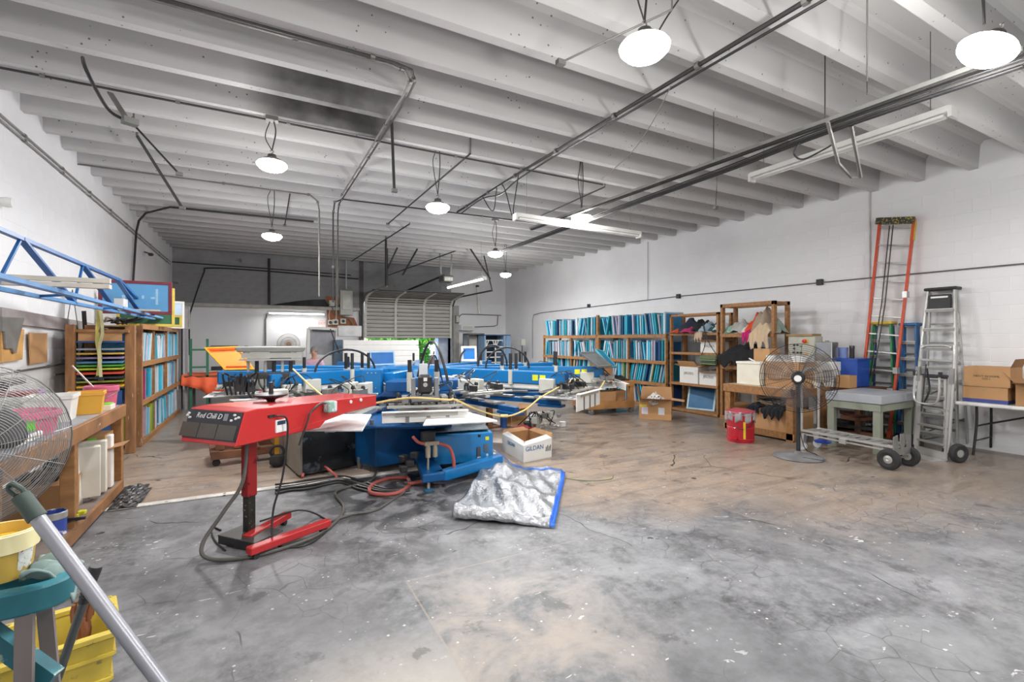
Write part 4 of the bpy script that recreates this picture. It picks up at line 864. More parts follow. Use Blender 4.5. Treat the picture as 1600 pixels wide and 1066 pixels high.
# ================================================================== foreground left
def cage_fan(label, c_, R, nrm, mw, mblade, base=None, rings=16, wire=.0022, polem=black, hubm=black, logo=True, br=.72):
    t = thing('pedestal_fan', label, 'fan', (c_[0], c_[1], 0))
    nz = Vector(nrm).normalized(); ax = Vector((0, 0, 1)).cross(nz).normalized(); ay = nz.cross(ax); M = Matrix((ax, ay, nz)).transposed(); c0 = Vector(c_)
    def W(x, y, z): return c0 + M @ Vector((x, y, z))
    def prof(r, s):      # cage depth at radius fraction r
        return s * .13 * (1 - r ** 3.2) + .0
    for s, nm in ((1, 'front_grille'), (-1, 'rear_grille')):
        b = MB()
        for k in range(3, rings + 1):
            r = k / rings; b.tube([W(R * r * math.cos(a), R * r * math.sin(a), prof(r, s)) for a in [2 * PI * i / 36 for i in range(36)]], wire if k < rings else wire * 2.4, 4, closed=True)
        for i in range(12 if s > 0 else 16):
            a = 2 * PI * i / (12 if s > 0 else 16) + .1 * s; b.tube([W(R * r * math.cos(a), R * r * math.sin(a), prof(r, s) + .003 * s) for r in (.12, .35, .55, .75, .9, 1)], wire * 1.25, 4)
        b.build(nm, mw, t, world=True)
    cc_ = MB().lathe([(0, .145), (.06, .145), (.075, .12), (.07, .11), (0, .11)], c=c0, M=M, n=24).build('centre_cap', hubm, t, world=True, smooth=True)
    if logo: MB().lathe([(0, .15), (.04, .15), (.045, .143), (0, .143)], c=c0, M=M, n=20).build('badge', P('e6e6e4', 'badge_white'), cc_, world=True)
    MB().lathe([(0, -.3), (.07, -.3), (.085, -.26), (.085, -.1), (.04, -.06), (.04, .05), (0, .05)], c=c0, M=M, n=20).build('motor', hubm, t, world=True, smooth=True)
    for k in range(3):
        a0 = 2 * PI * k / 3 + .5; b = MB()
        def bf(u, v, a0=a0):
            r = R * (.15 + br * u); a = a0 + (v - .5) * (1.0 + .5 * math.sin(u * PI)) ; return W(r * math.cos(a), r * math.sin(a), .05 * (v - .5) * 2 * (1 - .4 * u))
        b.grid(bf, 6, 6).build('blade', mblade, t, world=True, smooth=True, solid=.002)
    zc_ = c0.z
    MB().cyl(W(0, 0, -.16) * 1.0, Vector((W(0, 0, -.16).x, W(0, 0, -.16).y, .06)), .026, n=14).build('pole', polem, t, world=True, smooth=True)
    bc = W(0, 0, -.16)
    MB().lathe([(0, 0), (.30, 0), (.31, .01), (.30, .02), (.16, .035), (.05, .055), (.035, .09), (0, .09)], c=(bc.x, bc.y, 0), n=32).build('base', P('6d6d6f', 'dusty_base', .7, var=.3, sc=6), t, world=True, smooth=True)
    MB().tube([bc + Vector((0, .04, 0)) * 1.0, Vector((bc.x + .07, bc.y + .05, .6)), Vector((bc.x + .05, bc.y - .05, .15)), Vector((bc.x + .25, bc.y - .1, .03)), Vector((bc.x + .05, bc.y - .3, .02)), Vector((bc.x - .1, bc.y - .12, .035))], .006, 5, smooth_pts=6).build('power_cord', black, t, world=True)
    return t
fc = AD(-52, 700, 2.45)
cage_fan('big wire cage fan at the left edge, in front of the workbench', fc, .43, (1.0, -1.35, .05), P('9a9a98', 'galv_wire', .4, metal=.4), P('77777a', 'fan_blade', .4, metal=.3, alpha=1), rings=34, wire=.0018, polem=P('6a6a6c', 'fan_grey'), hubm=P('4a4b4d', 'fan_motor'), logo=False, br=.42)
# telescopic grey pole leaning
D0 = 1.2
t = thing('pole_handle', 'grey metal extension pole with a dark green grip leaning across the bottom left corner', 'pole', AD(250, 1066, D0))
pa, pb = AD(55, 805, D0), AD(250, 1066, D0); dd = (pb - pa).normalized(); pe = pa + dd * ((pa.z - .012) / -dd.z)
MB().cyl(pa, pe, .0165, n=18).build('tube', P('9b9ca3', 'pole_grey', .35, metal=.5, var=.04), t, world=True, smooth=True)
gt = pa - dd * .062
MB().cyl(pa + dd * .01, gt, .0205, .019, n=18).build('grip', P('34423c', 'grip_green', .5), t, world=True, smooth=True)
u_ = Vector((.88, -.47, 0)).normalized()
MB().tube([gt + u_ * .012, gt - dd * .02 + u_ * .016, gt - dd * .036, gt - dd * .02 - u_ * .018, gt - u_ * .012], .006, 8, smooth_pts=5).build('hanging_loop', P('34423c', 'grip_green', .5), t, world=True, smooth=True)
# teal step stool with a bucket on it
Dt = 1.25
tealm = P('2a6f7c', 'teal_plastic', .5, var=.2, sc=9, col2=srgb('b9c4b0'), thr=.6)
def TZ(px, py, z): return F(px, py, z)
zt = 1.6 - (905 - 531) * Dt / FPX
ctr = AD(18, 905, Dt); zt = ctr.z
t = thing('teal_stepladder', 'paint-stained teal plastic stepladder top at the bottom left edge', 'stepladder', (ctr.x, ctr.y, 0))
b = MB(); 
ov = lambda R1, R2, n=28: [(R1 * math.copysign(abs(math.cos(a)) ** .7, math.cos(a)), R2 * math.copysign(abs(math.sin(a)) ** .7, math.sin(a))) for a in [2 * PI * i / n for i in range(n)]]
oo, ii = ov(.135, .10), ov(.085, .035); n = len(oo); zz = (zt - .065, zt)
vs = [(x, y, z) for z in zz for x, y in oo] + [(x, y, z) for z in zz for x, y in [(p[0] + .01, p[1] - .025) for p in ii]]
fs = []
for i in range(n):
    j = (i + 1) % n; fs += [(i, j, n + j, n + i), (2 * n + j, 2 * n + i, 3 * n + i, 3 * n + j), (n + i, n + j, 3 * n + j, 3 * n + i), (j, i, 2 * n + i, 2 * n + j)]
b.add(vs, fs); b.build('top_cap', tealm, t, smooth=True, bevel=.006)
for sx_, sy_2, ex, ey in ((.052, -.08, .0, -.02), (-.1, -.07, -.03, -.04), (.04, .07, -.02, .16), (-.1, .07, -.06, .16)):
    MB().bar((sx_, sy_2, zt - .05), (sx_ + ex, sy_2 + ey * 1.6, 0), .034, .02).build('leg', P('7d7370', 'ladder_rail', .5), t)
for k, z in enumerate((zt - .30, zt - .58)):
    y0 = -.07 - .096 * ((zt - z) / zt); MB().box((.0, y0 - .02, z), (.26 + .05 * k, .1, .03)).build('step', tealm, t, bevel=.004)
MB().bar((-.08, .02, zt - .1), (.1, -.06, zt - .26), .03, .05).build('brace', tealm, t)
q = AD(16, 893, Dt)
pb_ = bucket('bucket', 'worn yellow paint bucket standing on the teal stepladder', 'bucket', (ctr.x - .03, ctr.y + .03, zt + .001), .07, .12, P('c9a84e', 'old_yellow', .5, var=.1, col2=srgb('7fae6a'), thr=.72), handle=False, rimm=P('e9dfae', 'pale_rim'), content=P('c99a2a', 'yellow_paint', .4, var=.3, sc=30))
lx = pb_.location; o = MB().grid(lambda u, v: (.0695 * (.86 + .14 * v) * math.cos(-.75 + .62 * u), .0695 * (.86 + .14 * v) * math.sin(-.75 + .62 * u), .02 + .075 * v), 8, 2).build('paper_label', P('dfe3dd', 'label_white', .5, col2=srgb('b9707a'), thr=.6, sc=60), pb_, solid=.002)
def rag(u, v):
    x = .02 + .095 * u; y = -.0 + .13 * (v - .5); z = zt + .012 + .012 * math.sin(14 * v + 5 * u) + .006 * math.sin(31 * v)
    if u > .55: k = (u - .55) / .45; x = .075 + .05 * math.sin(k * 1.5) ; z -= .075 * k * (.7 + .4 * math.sin(7 * v + 1)); 
    return (x, y - .01, z)
o = MB().grid(rag, 18, 24).build('rag', P('7d8f8c', 'grey_rag', .9, var=.15), smooth=True, solid=.006); o.location = (ctr.x + .01, ctr.y + .03, 0); tag(o, 'grey green rag draped over the corner of the teal stepladder', 'rag')
# yellow crate with shovel
yc = F(72, 985, .46)
t = thing('yellow_crate', 'yellow plastic utility crate on the floor in the bottom left corner', 'crate', (yc.x - .02, yc.y, 0), rz=.25)
ym = P('c9b248', 'crate_yellow', .5, var=.15, col2=srgb('8d7a4a'), thr=.62, sc=9)
a_, b_2, h_ = .22, .16, .44
for (x0, y0), (x1, y1) in (((-a_, -b_2), (a_, -b_2)), ((a_, -b_2), (a_, b_2)), ((a_, b_2), (-a_, b_2)), ((-a_, b_2), (-a_, -b_2))):
    MB().hexa([(x0 * .85, y0 * .85, .02), (x1 * .85, y1 * .85, .02), (x1 * .82, y1 * .8, .02), (x0 * .82, y0 * .8, .02), (x0, y0, h_), (x1, y1, h_), (x1 * .96, y1 * .95, h_), (x0 * .96, y0 * .95, h_)]).build('side_wall', ym, t)
    MB().bar((x0 * 1.02, y0 * 1.02, h_), (x1 * 1.02, y1 * 1.02, h_), .03, .025).build('rim', ym, t, bevel=.004)
    for z in (.14, .26, .36): k = .85 + .15 * z / h_; MB().bar((x0 * k * 1.02, y0 * k * 1.02, z), (x1 * k * 1.02, y1 * k * 1.02, z), .012, .014).build('rib', ym, t)
MB().bx(-.18, .18, -.13, .13, .02, .03).build('crate_floor', ym, t)
MB().cyl((.08, -b_2 - .02, .2), (.08, -b_2 + .01, .2), .03, n=16).build('round_boss', P('c9b9a0', 'boss'), t)
t = thing('gloves', 'pair of brown leather work gloves stuffed over the far edge of the yellow crate', 'gloves', AD(125, 990, 1.92))
gm = P('7a4a30', 'brown_leather', .6, var=.2)
for k in range(2):
    MB().tube([(.0, .03 * k, .06), (.01, .03 * k, 0), (.0, .03 * k, -.07)], [.02, .032, .028], 8, smooth_pts=3).build('glove_palm', gm, t, smooth=True)
    for j in range(4): MB().tube([(-.02 + .016 * j, .03 * k, .05), (-.025 + .02 * j, .03 * k + .004, .09 + .01 * (j % 2)), (-.02 + .022 * j, .03 * k, .12)], [.009, .008, .006], 6).build('glove_finger', gm, t, smooth=True)
sh = AD(150, 885, 1.75); e1 = AD(88, 1066, 1.7); d_ = (e1 - sh).normalized(); ee = sh + d_ * ((sh.z - .06) / -d_.z)
t = thing('shovel', 'black handled tool standing in the yellow crate behind the grey pole', 'tool', ee)
MB().cyl(sh + d_ * .12, ee, .014, n=12).build('shaft', P('54575a', 'steel_shaft', .35, metal=.6), t, world=True, smooth=True); MB().tube([sh, sh + d_ * .01, sh + d_ * .06, sh + d_ * .13], [.018, .021, .018, .017], 12).build('grip', black, t, world=True, smooth=True)
for k in range(4): MB().cyl(sh + d_ * (.07 + .012 * k), sh + d_ * (.075 + .012 * k), .0195, n=12).build('grip_ring', black, t, world=True)
# ================================================================== the carousel printing press
CX, CY = 2.57, 8.62
press = thing('carousel_press', 'large blue carousel screen printing press with long radiating arms in the middle of the hall', 'press', (CX, CY, 0))
Cc = Vector((CX, CY, 0))
def pol(ang):
    a = math.radians(ang); d = Vector((math.cos(a), math.sin(a), 0)); s = Vector((-math.sin(a), math.cos(a), 0)); return d, s
def PP(d, s, r, t_, z): return Cc + d * r + s * t_ + Vector((0, 0, z))
def pb(name, m, parent=None, **k):
    b = MB(); return b, (lambda: b.build(name, m, parent or press, world=True, **k))
def rbox(b, d, s, r0, r1, t0, t1, z0, z1, mi=0):
    b.hexa([PP(d, s, r0, t0, z0), PP(d, s, r1, t0, z0), PP(d, s, r1, t1, z0), PP(d, s, r0, t1, z0), PP(d, s, r0, t0, z1), PP(d, s, r1, t0, z1), PP(d, s, r1, t1, z1), PP(d, s, r0, t1, z1)], mi)
# central column, turntable and lower arms
MB().lathe([(0, .1), (.75, .1), (.75, .5), (.55, .56), (.55, .62), (1.1, .64), (1.1, .67), (.4, .69), (.4, .86), (0, .86)], c=Cc, n=20).build('turntable', blued, press, world=True, smooth=True)
MB().lathe([(0, .84), (.6, .84), (.66, .9), (.66, 1.09), (.5, 1.12), (0, 1.12)], c=Cc, n=16).build('hub', blue, press, world=True, smooth=True)
for k in range(18):
    d, s = pol(-119 + 20 * k); b = MB(); rbox(b, d, s, .9, 2.95, -.04, .04, .60, .67); rbox(b, d, s, 2.6, 3.0, -.09, .09, .56, .6); b.build('table_arm', blued, press, world=True, bevel=.006)
    b = MB(); rbox(b, d, s, 1.6, 2.1, -.06, .06, .67, .70); rbox(b, d, s, 2.3, 2.55, -.1, .1, .67, .69); b.build('arm_rail', alud, press, world=True)
platenm = P('dcdcdc', 'platen_white', .5, var=.06, sc=6, col2=srgb('a9a9ab'), thr=.66)
for ang, r0, r1, wd in ((-119, 3.3, 4.25, .42), (-100, 3.2, 4.05, .40), (-58.7, 2.7, 3.3, .4), (-26, 3.0, 3.7, .4), (-160, 2.2, 3.0, .4), (175, 2.6, 3.3, .4)):
    d, s = pol(ang); b = MB()
    b.hexa([PP(d, s, r0, -wd * .5, .715), PP(d, s, r1, -wd, .715), PP(d, s, r1, wd, .715), PP(d, s, r0, wd * .5, .715), PP(d, s, r0, -wd * .5, .735), PP(d, s, r1, -wd, .735), PP(d, s, r1, wd, .735), PP(d, s, r0, wd * .5, .735)] if ang not in (-58.7, -26) else
           [PP(d, s, r0, -.25, .715), PP(d, s, r1, -.25, .715), PP(d, s, r1, .25, .715), PP(d, s, r0, .25, .715), PP(d, s, r0, -.25, .735), PP(d, s, r1, -.25, .735), PP(d, s, r1, .25, .735), PP(d, s, r0, .25, .735)])
    o = b.build('platen', platenm, press, world=True, bevel=.006)
    b = MB(); rbox(b, d, s, 2.5, r1 - .25, -.05, .05, .66, .714); b.build('platen_bracket', alu, press, world=True)
# lower cabinets
def boxpts(name, m, pts, z0, z1, bev=.01, parent=press):
    p = [Vector((x, y, 0)) for x, y in pts]; b = MB(); b.hexa([q + Vector((0, 0, z0)) for q in p] + [q + Vector((0, 0, z1)) for q in p]); return b.build(name, m, parent, world=True, bevel=bev)
g1 = boxpts('side_cabinet', P('20262b', 'glossy_dark_panel', .18, var=.5, sc=2.5, col2=srgb('5b6670'), thr=.6, metal=.2), [(.44, 6.01), (1.10, 6.17), (.9, 7.5), (.2, 7.4)], .02, .62)
boxpts('cabinet_edge', P('8a857b', 'bare_edge', .5), [(.40, 6.02), (.445, 6.005), (.25, 7.4), (.18, 7.4)], .02, .63, parent=g1)
boxpts('base_cabinet', blued, [(1.23, 5.77), (2.2, 5.95), (2.2, 7.6), (1.02, 6.25)], .07, .545)
boxpts('base_top_plate', blue, [(1.2, 5.74), (2.0, 5.88), (2.0, 7.4), (1.0, 6.22)], .545, .56, bev=.003)
g2 = boxpts('base_cabinet', P('1878b4', 'blue_cabinet', .3, var=.15, sc=3, coat=.3), [(1.80, 5.30), (2.52, 5.22), (3.0, 7.2), (2.0, 7.4)], .13, .47)
boxpts('base_rail', blue, [(1.62, 4.86), (1.78, 4.82), (2.62, 5.14), (2.6, 5.32)], .08, .19)
boxpts('base_rail', blued, [(1.50, 4.80), (1.74, 4.78), (2.2, 7.2), (2.0, 7.2)], .10, .19)
boxpts('top_sheet', P('55606a', 'crumpled_sheet', .3, metal=.5, var=.4, sc=7, bump=.4), [(1.7, 5.45), (2.5, 5.3), (2.9, 6.6), (1.9, 6.8)], .49, .50, bev=0)
lev = Vector((1.58, 4.84, 0)); MB().cyl(lev + Vector((0, 0, .03)), lev + Vector((0, 0, .12)), .015, n=10).build('levelling_screw', alu, press, world=True)
MB().lathe([(0, 0), (.055, 0), (.055, .012), (.02, .03), (0, .03)], c=lev, n=16).build('levelling_foot', P('2c5d77', 'foot_blue'), press, world=True, smooth=True)
for x, y in ((1.1, 6.1), (2.55, 5.3), (3.2, 7.6), (2.2, 10.6), (3.4, 9.6), (1.4, 9.3)):
    MB().cyl((x, y, 0), (x, y, .14), .03, n=10).build('support_foot', alud, press, world=True)
# electrics on the base cabinet
for px, py, w_, h_, hx in ((748, 706, .05, .11, '4a4f55'), (759, 700, .06, .1, '57606a'), (761, 685, .05, .045, 'e0d92a'), (748, 717, .05, .05, 'b9bcbd'), (761, 712, .03, .05, 'c9c9c6'), (749, 681, .03, .03, '15181b')):
    q = AY(px, py, 5.235); MB().box(q, (w_, .02, h_)).build('control_plate', P(hx, None, .4), g2, world=True, bevel=.003)
q = Vector((1.62, 4.98, .42))
rg = MB()
for k in (0, 1): rg.lathe([(0, -.1), (.028, -.1), (.03, .0), (.02, .03), (.024, .06), (0, .08)], c=q + Vector((.08 * k, 0, 0)), n=12)
rg.box(q + Vector((.04, 0, .05)), (.16, .04, .04)); rg.cyl(q + Vector((.0, 0, -.1)), q + Vector((0, 0, -.24)), .012, n=8)
rg.build('air_regulator', P('a59a86', 'brass_grey', .35, metal=.5), press, world=True, smooth=True)
MB().box(q + Vector((.02, .06, .1)), (.16, .06, .14)).build('valve_block', black, press, world=True, bevel=.01)
MB().tube([q + Vector((-.14, .1, .12)), q + Vector((-.1, .04, .07)), q + Vector((-.02, 0, .04))], .017, 8, smooth_pts=4).build('air_hose', hose, press, world=True, smooth=True)
MB().tube([q + Vector((.12, 0, .04)), q + Vector((.24, -.03, -.02)), q + Vector((.28, -.05, -.2)), q + Vector((.24, -.02, -.36)), q + Vector((.05, .1, -.39)), q + Vector((-.2, .1, -.39))], .019, 8, smooth_pts=6).build('air_hose', hose, press, world=True, smooth=True)
for k, (x, y, z) in enumerate(((1.45, 5.1, .25), (1.4, 5.15, .3), (1.5, 5.08, .34), (1.38, 5.1, .2))): MB().box((x, y, z), (.09, .08, .07), k * .5).build('cable_plug', black, press, world=True, bevel=.01)
# upper beams and print heads
ylab = P('d6d62a', 'yellow_sticker', .5)
def beam(ang, L_, w_=.17, z0=.90, z1=1.10, rail=True, sticker=None, end=True):
    d, s = pol(ang); b = MB(); rbox(b, d, s, .3, L_, -w_ / 2, w_ / 2, z0, z1); o = b.build('beam', blue, press, world=True, bevel=.012)
    if rail:
        b = MB(); rbox(b, d, s, .9, L_ + .02, -w_ * .35, w_ * .35, z0 - .075, z0 - .005); rbox(b, d, s, .9, L_ + .03, -w_ * .28, w_ * .28, z0 - .09, z0 - .075); b.build('slide_rail', whitem, o, world=True, bevel=.004)
    if sticker:
        for q in (0, .13):
            b = MB(); sgn = sticker; rbox(b, d, s, L_ - .55 + q, L_ - .45 + q, sgn * (w_ / 2), sgn * (w_ / 2 + .003), z0 + .06, z1 - .05); b.build('warning_sticker', ylab, o, world=True)
    b = MB(); rbox(b, d, s, L_, L_ + .01, -w_ / 2 + .02, w_ / 2 - .02, z0 + .02, z1 - .02); b.build('end_cap', blued, o, world=True, bevel=.003)
    return o
def cylpair(ang, r, sp, z0=1.0, z1=1.38, par=None):
    d, s = pol(ang)
    for t_ in (-sp, sp):
        b = MB(); b.cyl(PP(d, s, r, t_, z0 + .1), PP(d, s, r, t_, z1), .026, n=12); b.build('cylinder', black, par or press, world=True, smooth=True)
        b = MB(); b.cyl(PP(d, s, r, t_, z0 - .12), PP(d, s, r, t_, z0 + .12), .036, n=12); b.build('cylinder_guide', greym, par or press, world=True, smooth=True)
def arch(ang, r0, r1, h, t0=0, t1=0, z=1.08, rr=.017):
    d, s = pol(ang); m_ = (r0 + r1) / 2; k = (r1 - r0) / 2; pts = []
    for i in range(17):
        a = PI * i / 16; pts.append(PP(d, s, m_ - k * math.cos(a), t0 + (t1 - t0) * i / 16, z + h * math.sin(a)))
    MB().tube(pts, rr, 7).build('cable_hose', black, press, world=True, smooth=True)
rnd = random.Random(3)
def head(ang, R, big=True, holder=True, sc=1.0, plate=greym, hz0=.69, hz1=.815):
    """print head hung under a beam end: carriage, rods, squeegee bars, knobs, screen holder"""
    d, s = pol(ang)
    b = MB(); rbox(b, d, s, R - .55, R - .3, -.16, -.06, .80, 1.0); rbox(b, d, s, R - .55, R - .3, .06, .16, .80, 1.0); rbox(b, d, s, R - .6, R + .05, -.04, .04, .76, .8); h = b.build('carriage', greym, press, world=True, bevel=.01)
    b = MB()
    for r in (R - .35, R - .1, R + .1): rbox(b, d, s, r, r + .035, -.42 * sc, .42 * sc, .835, .865)
    b.build('cross_bar', alu, h, world=True, bevel=.003)
    b = MB()
    for r, z in ((R - .2, .79), (R + .02, .80)): b.cyl(PP(d, s, r, -.3 * sc, z), PP(d, s, r, .3 * sc, z), .022, n=10)
    b.build('squeegee_bar', alud, h, world=True, smooth=True)
    for t_ in (-.3, -.12, .12, .3):
        b = MB(); b.cyl(PP(d, s, R - .1, t_ * sc, .84), PP(d, s, R - .1, t_ * sc, .95), .016, n=8); b.build('knob_rod', alud, h, world=True)
        b = MB(); b.lathe([(0, 0), (.028, 0), (.03, .02), (.02, .045), (0, .05)], c=PP(d, s, R - .1, t_ * sc, .94), n=10); b.build('knob', black, h, world=True, smooth=True)
    for j in range(5 if big else 3):
        t0, t1 = rnd.uniform(-.35, .35), rnd.uniform(-.35, .35)
        b = MB(); b.tube([PP(d, s, R - .5, t0 * .4, .95), PP(d, s, R - .2, t0, 1.06 + .06 * rnd.random()), PP(d, s, R, t1, .95), PP(d, s, R + .08, t1, .83)], .007, 5, smooth_pts=5); b.build('air_line', black, h, world=True)
    for t_ in (-.22, .22):
        b = MB(); rbox(b, d, s, R - .2, R + .06, t_ - .04, t_ + .04, .87, .95); b.build('clamp_block', [greym, black, alud][int(abs(ang)) % 3], h, world=True, bevel=.006)
    if holder:
        w_ = .47 * sc; b = MB(); r = R + .2
        rbox(b, d, s, r, r + .012, -w_, w_, hz0, hz1); rbox(b, d, s, r, r + .07, -w_, w_, hz1 - .01, hz1 + .002)
        o = b.build('screen_holder', whitem, press, world=True, bevel=.003)
        for t_ in (-.2, 0.03, .24): b = MB(); rbox(b, d, s, r + .012, r + .02, t_ - .02, t_ + .02, hz0, hz1 - .015); b.build('holder_rib', alud, o, world=True)
        b = MB(); rbox(b, d, s, r + .012, r + .03, -w_ * .7, w_ * .75, hz1 - .055, hz1); b.build('holder_strip', P('a8a8a0', 'strip_grey', .4), o, world=True)
    return h
beam(-159.6, 2.61); beam(175.4, 3.15, sticker=None); beam(-58.7, 3.05, sticker=-1); beam(-26.2, 3.5, sticker=-1); beam(-104.9, 2.55)
for a_2, l_2 in ((5, 3.3), (38, 3.0), (72, 3.0), (108, 3.0), (140, 3.0)): beam(a_2, l_2)
head(-159.6, 2.45); head(175.4, 3.0, False, False); head(-58.7, 3.2, hz0=.58, hz1=.83); head(-26.2, 3.6, False); head(5, 3.3, False, False); head(-104.9, 3.45)
head(-128, 2.6, False, False, .8); head(-82, 2.4, False, False, .9); head(-75, 1.6, False, False, .8)
cylpair(-159.6, 1.35, .1); cylpair(-159.6, 1.05, .1); cylpair(175, 1.9, .1, z1=1.3); cylpair(175, 1.2, .1, z1=1.3); cylpair(-58.7, 2.1, .09); cylpair(-26.2, 2.6, .1); cylpair(-26.2, 1.6, .1, z1=1.32); cylpair(5, 2.4, .1, z1=1.35); cylpair(38, 2.4, .1, z1=1.3); cylpair(72, 2.0, .1, z1=1.3); cylpair(-104.9, 3.0, .165, z0=1.08, z1=1.35)
arch(-159.6, .9, 1.95, .36, .05, .05); arch(-26.2, 1.15, 1.7, .42, .05, .05); arch(-26.2, 1.3, 2.1, .38, -.1, -.1); arch(38, 1.6, 2.3, .3); arch(5, 1.3, 2.0, .38)
arch(-104.9, 2.5, 3.25, .48, -.05, .28, z=1.1); arch(-104.9, 2.3, 3.0, .40, .3, .0, z=1.0, rr=.01)
b = MB(); rbox(b, *pol(-108), 2.3, 3.42, -.5, .5, .585, .62); rbox(b, *pol(-108), 2.3, 3.3, -.3, .3, .545, .585); b.build('index_plate', blued, press, world=True, bevel=.01)
for k in range(6): d, s = pol(-108); b = MB(); b.cyl(PP(d, s, 3.3, -.42 + .17 * k, .62), PP(d, s, 3.3, -.42 + .17 * k, .67), .022, n=10); b.build('stop_bolt', alud, press, world=True)
# motor box with bolts on a short arm
q = AD(582, 596, 7.35); d, s = pol(-128); 
b = MB(); b.box(q, (.3, .3, .38), math.radians(-20)); o = b.build('motor_box', blue, press, world=True, bevel=.012)
for i in range(3):
    for z in (-.13, .1): MB().box(q + Matrix.Rotation(math.radians(-20), 3, 'Z') @ Vector((-.05 + .06 * i, -.152, z + .04)), (.015, .01, .015)).build('bolt', alu, o, world=True)
b = MB(); rbox(b, *pol(-124), .3, 1.4, -.08, .08, .92, 1.08); b.build('short_beam', blue, press, world=True, bevel=.01)
for dz, aa in ((0, -88), (-.02, -112)):
    b = MB(); rbox(b, *pol(aa), 1.2, 1.75, -.28, .28, .82, .98); b.build('index_box', blued, press, world=True, bevel=.012)
# front column of the camera-facing head
d, s = pol(-104.9); R = 3.45
b = MB()
for t_ in (-.13, .13): b.hexa([PP(d, s, R - .08, t_ - .025, .9), PP(d, s, R + .12, t_ - .025, .9), PP(d, s, R + .12, t_ + .025, .9), PP(d, s, R - .08, t_ + .025, .9), PP(d, s, R - .08, t_ - .025, 1.16), PP(d, s, R - .02, t_ - .025, 1.16), PP(d, s, R - .02, t_ + .025, 1.16), PP(d, s, R - .08, t_ + .025, 1.16)])
rbox(b, d, s, R - .08, R + .12, -.155, .155, .9, .96); col = b.build('head_bracket', P('6d6f73', 'bracket_grey', .4), press, world=True, bevel=.006)
b = MB(); rbox(b, d, s, R - .06, R + .09, -.08, .08, .98, 1.2); b.build('head_motor', black, col, world=True, bevel=.03)
b = MB(); rbox(b, d, s, R + .09, R + .095, -.02, .02, 1.13, 1.17); b.build('motor_label', whitem, col, world=True)
b = MB(); b.lathe([(0, 0), (.025, 0), (.025, .006), (0, .006)], c=PP(d, s, R + .09, 0, 1.09), M=Matrix.Rotation(math.radians(-104.9), 3, 'Z') @ Matrix.Rotation(PI / 2, 3, 'Y'), n=16); b.build('motor_cap', alu, col, world=True)
b = MB(); b.hexa([PP(d, s, 2.9, -.05, .9), PP(d, s, 3.2, -.05, .9), PP(d, s, 3.2, .05, .9), PP(d, s, 2.9, .05, .9), PP(d, s, 2.95, -.05, 1.3), PP(d, s, 3.05, -.05, 1.3), PP(d, s, 3.05, .05, 1.3), PP(d, s, 2.95, .05, 1.3)]); b.build('head_fin', P('b9bec3', 'fin_grey', .4), press, world=True)
b = MB(); rbox(b, d, s, R + .0, R + .05, -.46, .46, .885, .905); b.build('front_bar', P('3a3532', 'dark_bar', .4), press, world=True, bevel=.003)
b = MB(); b.cyl(PP(d, s, R + .06, .02, .82), PP(d, s, R + .06, .02, .855), .025, n=12); b.build('red_button', P('d23a34', 'red_button', .3), press, world=True)
b = MB(); rbox(b, d, s, R - .2, R + .03, -.3, .3, .70, .80); b.build('flood_tray', alu, press, world=True, bevel=.01)
for k in range(10): b = MB(); t_ = -.42 + .093 * k; b.cyl(PP(d, s, R - .05 + .03 * (k % 2), t_, .8), PP(d, s, R - .05 + .03 * (k % 2), t_, .87 + .04 * (k % 3)), .014 + .006 * (k % 2), n=8); b.build('adjuster', [black, alud, alu][k % 3], press, world=True, smooth=True)
# near-left head: grey pan raised high and a white motor box
pan = AD(422, 547, 6.9)
t_ = MB().hexa([pan + Vector(v) for v in ((-.42, .1, -.03), (.44, -.1, -.03), (.4, .35, -.03), (-.4, .5, -.03), (-.46, .1, .04), (.48, -.12, .04), (.42, .37, .05), (-.42, .52, .05))]).build('head_cover', P('8f918d', 'cover_grey', .4, metal=.3), press, world=True, bevel=.01)
MB().bar(pan + Vector((-.36, .07, -.08)), pan + Vector((.42, -.12, -.08)), .05, .07).build('cover_rail', P('a5a69f', 'cover_grey2', .4, metal=.3), t_, world=True)
MB().bar(pan + Vector((-.38, .06, -.14)), pan + Vector((.40, -.14, -.14)), .12, .02).build('cover_rail', alu, t_, world=True)
for k in range(6):
    q = pan + Vector((-.28 + .11 * k, .12 - .04 * k, -.16)); MB().cyl(q, q + Vector((0, 0, -.16)), .028 if k % 2 else .02, n=10).build('cylinder', black if k % 2 else greym, press, world=True, smooth=True)
MB().box(pan + Vector((0, .1, -.38)), (.55, .25, .08), -.2).build('head_block', P('3c3a38', 'head_dark', .5), press, world=True, bevel=.01)
for k in range(9):
    q = pan + Vector((-.3 + .075 * k, .05 - .02 * k, -.4)); MB().tube([q, q + Vector((rnd.uniform(-.1, .1), -.1, -.1)), q + Vector((rnd.uniform(-.15, .15), -.05, -.28))], .012, 6, smooth_pts=4).build('cable_hose', black, press, world=True)
q = AD(433, 620, 5.2); MB().box(q, (.2, .14, .16), .25).build('white_motor', P('c9c6bd', 'box_cream', .4), press, world=True, bevel=.01)
MB().cyl(q + Vector((0, 0, -.18)), q, .012, n=8).build('motor_stem', black, press, world=True)
bp = MB(); bq = AD(375, 600, 6.6)
for k in range(7): bp.tube([bq + Vector((.04 * k - .1, 0, .1)), bq + Vector((-.2 + .07 * k, -.1, .15 - .05 * (k % 3))), bq + Vector((-.15 + .05 * k, .02, -.15))], .013, 6, smooth_pts=4)
bp.box(bq, (.12, .1, .2)).box(bq + Vector((.12, 0, -.05)), (.1, .12, .14), .4); bp.build('tool_cluster', black, press, world=True)
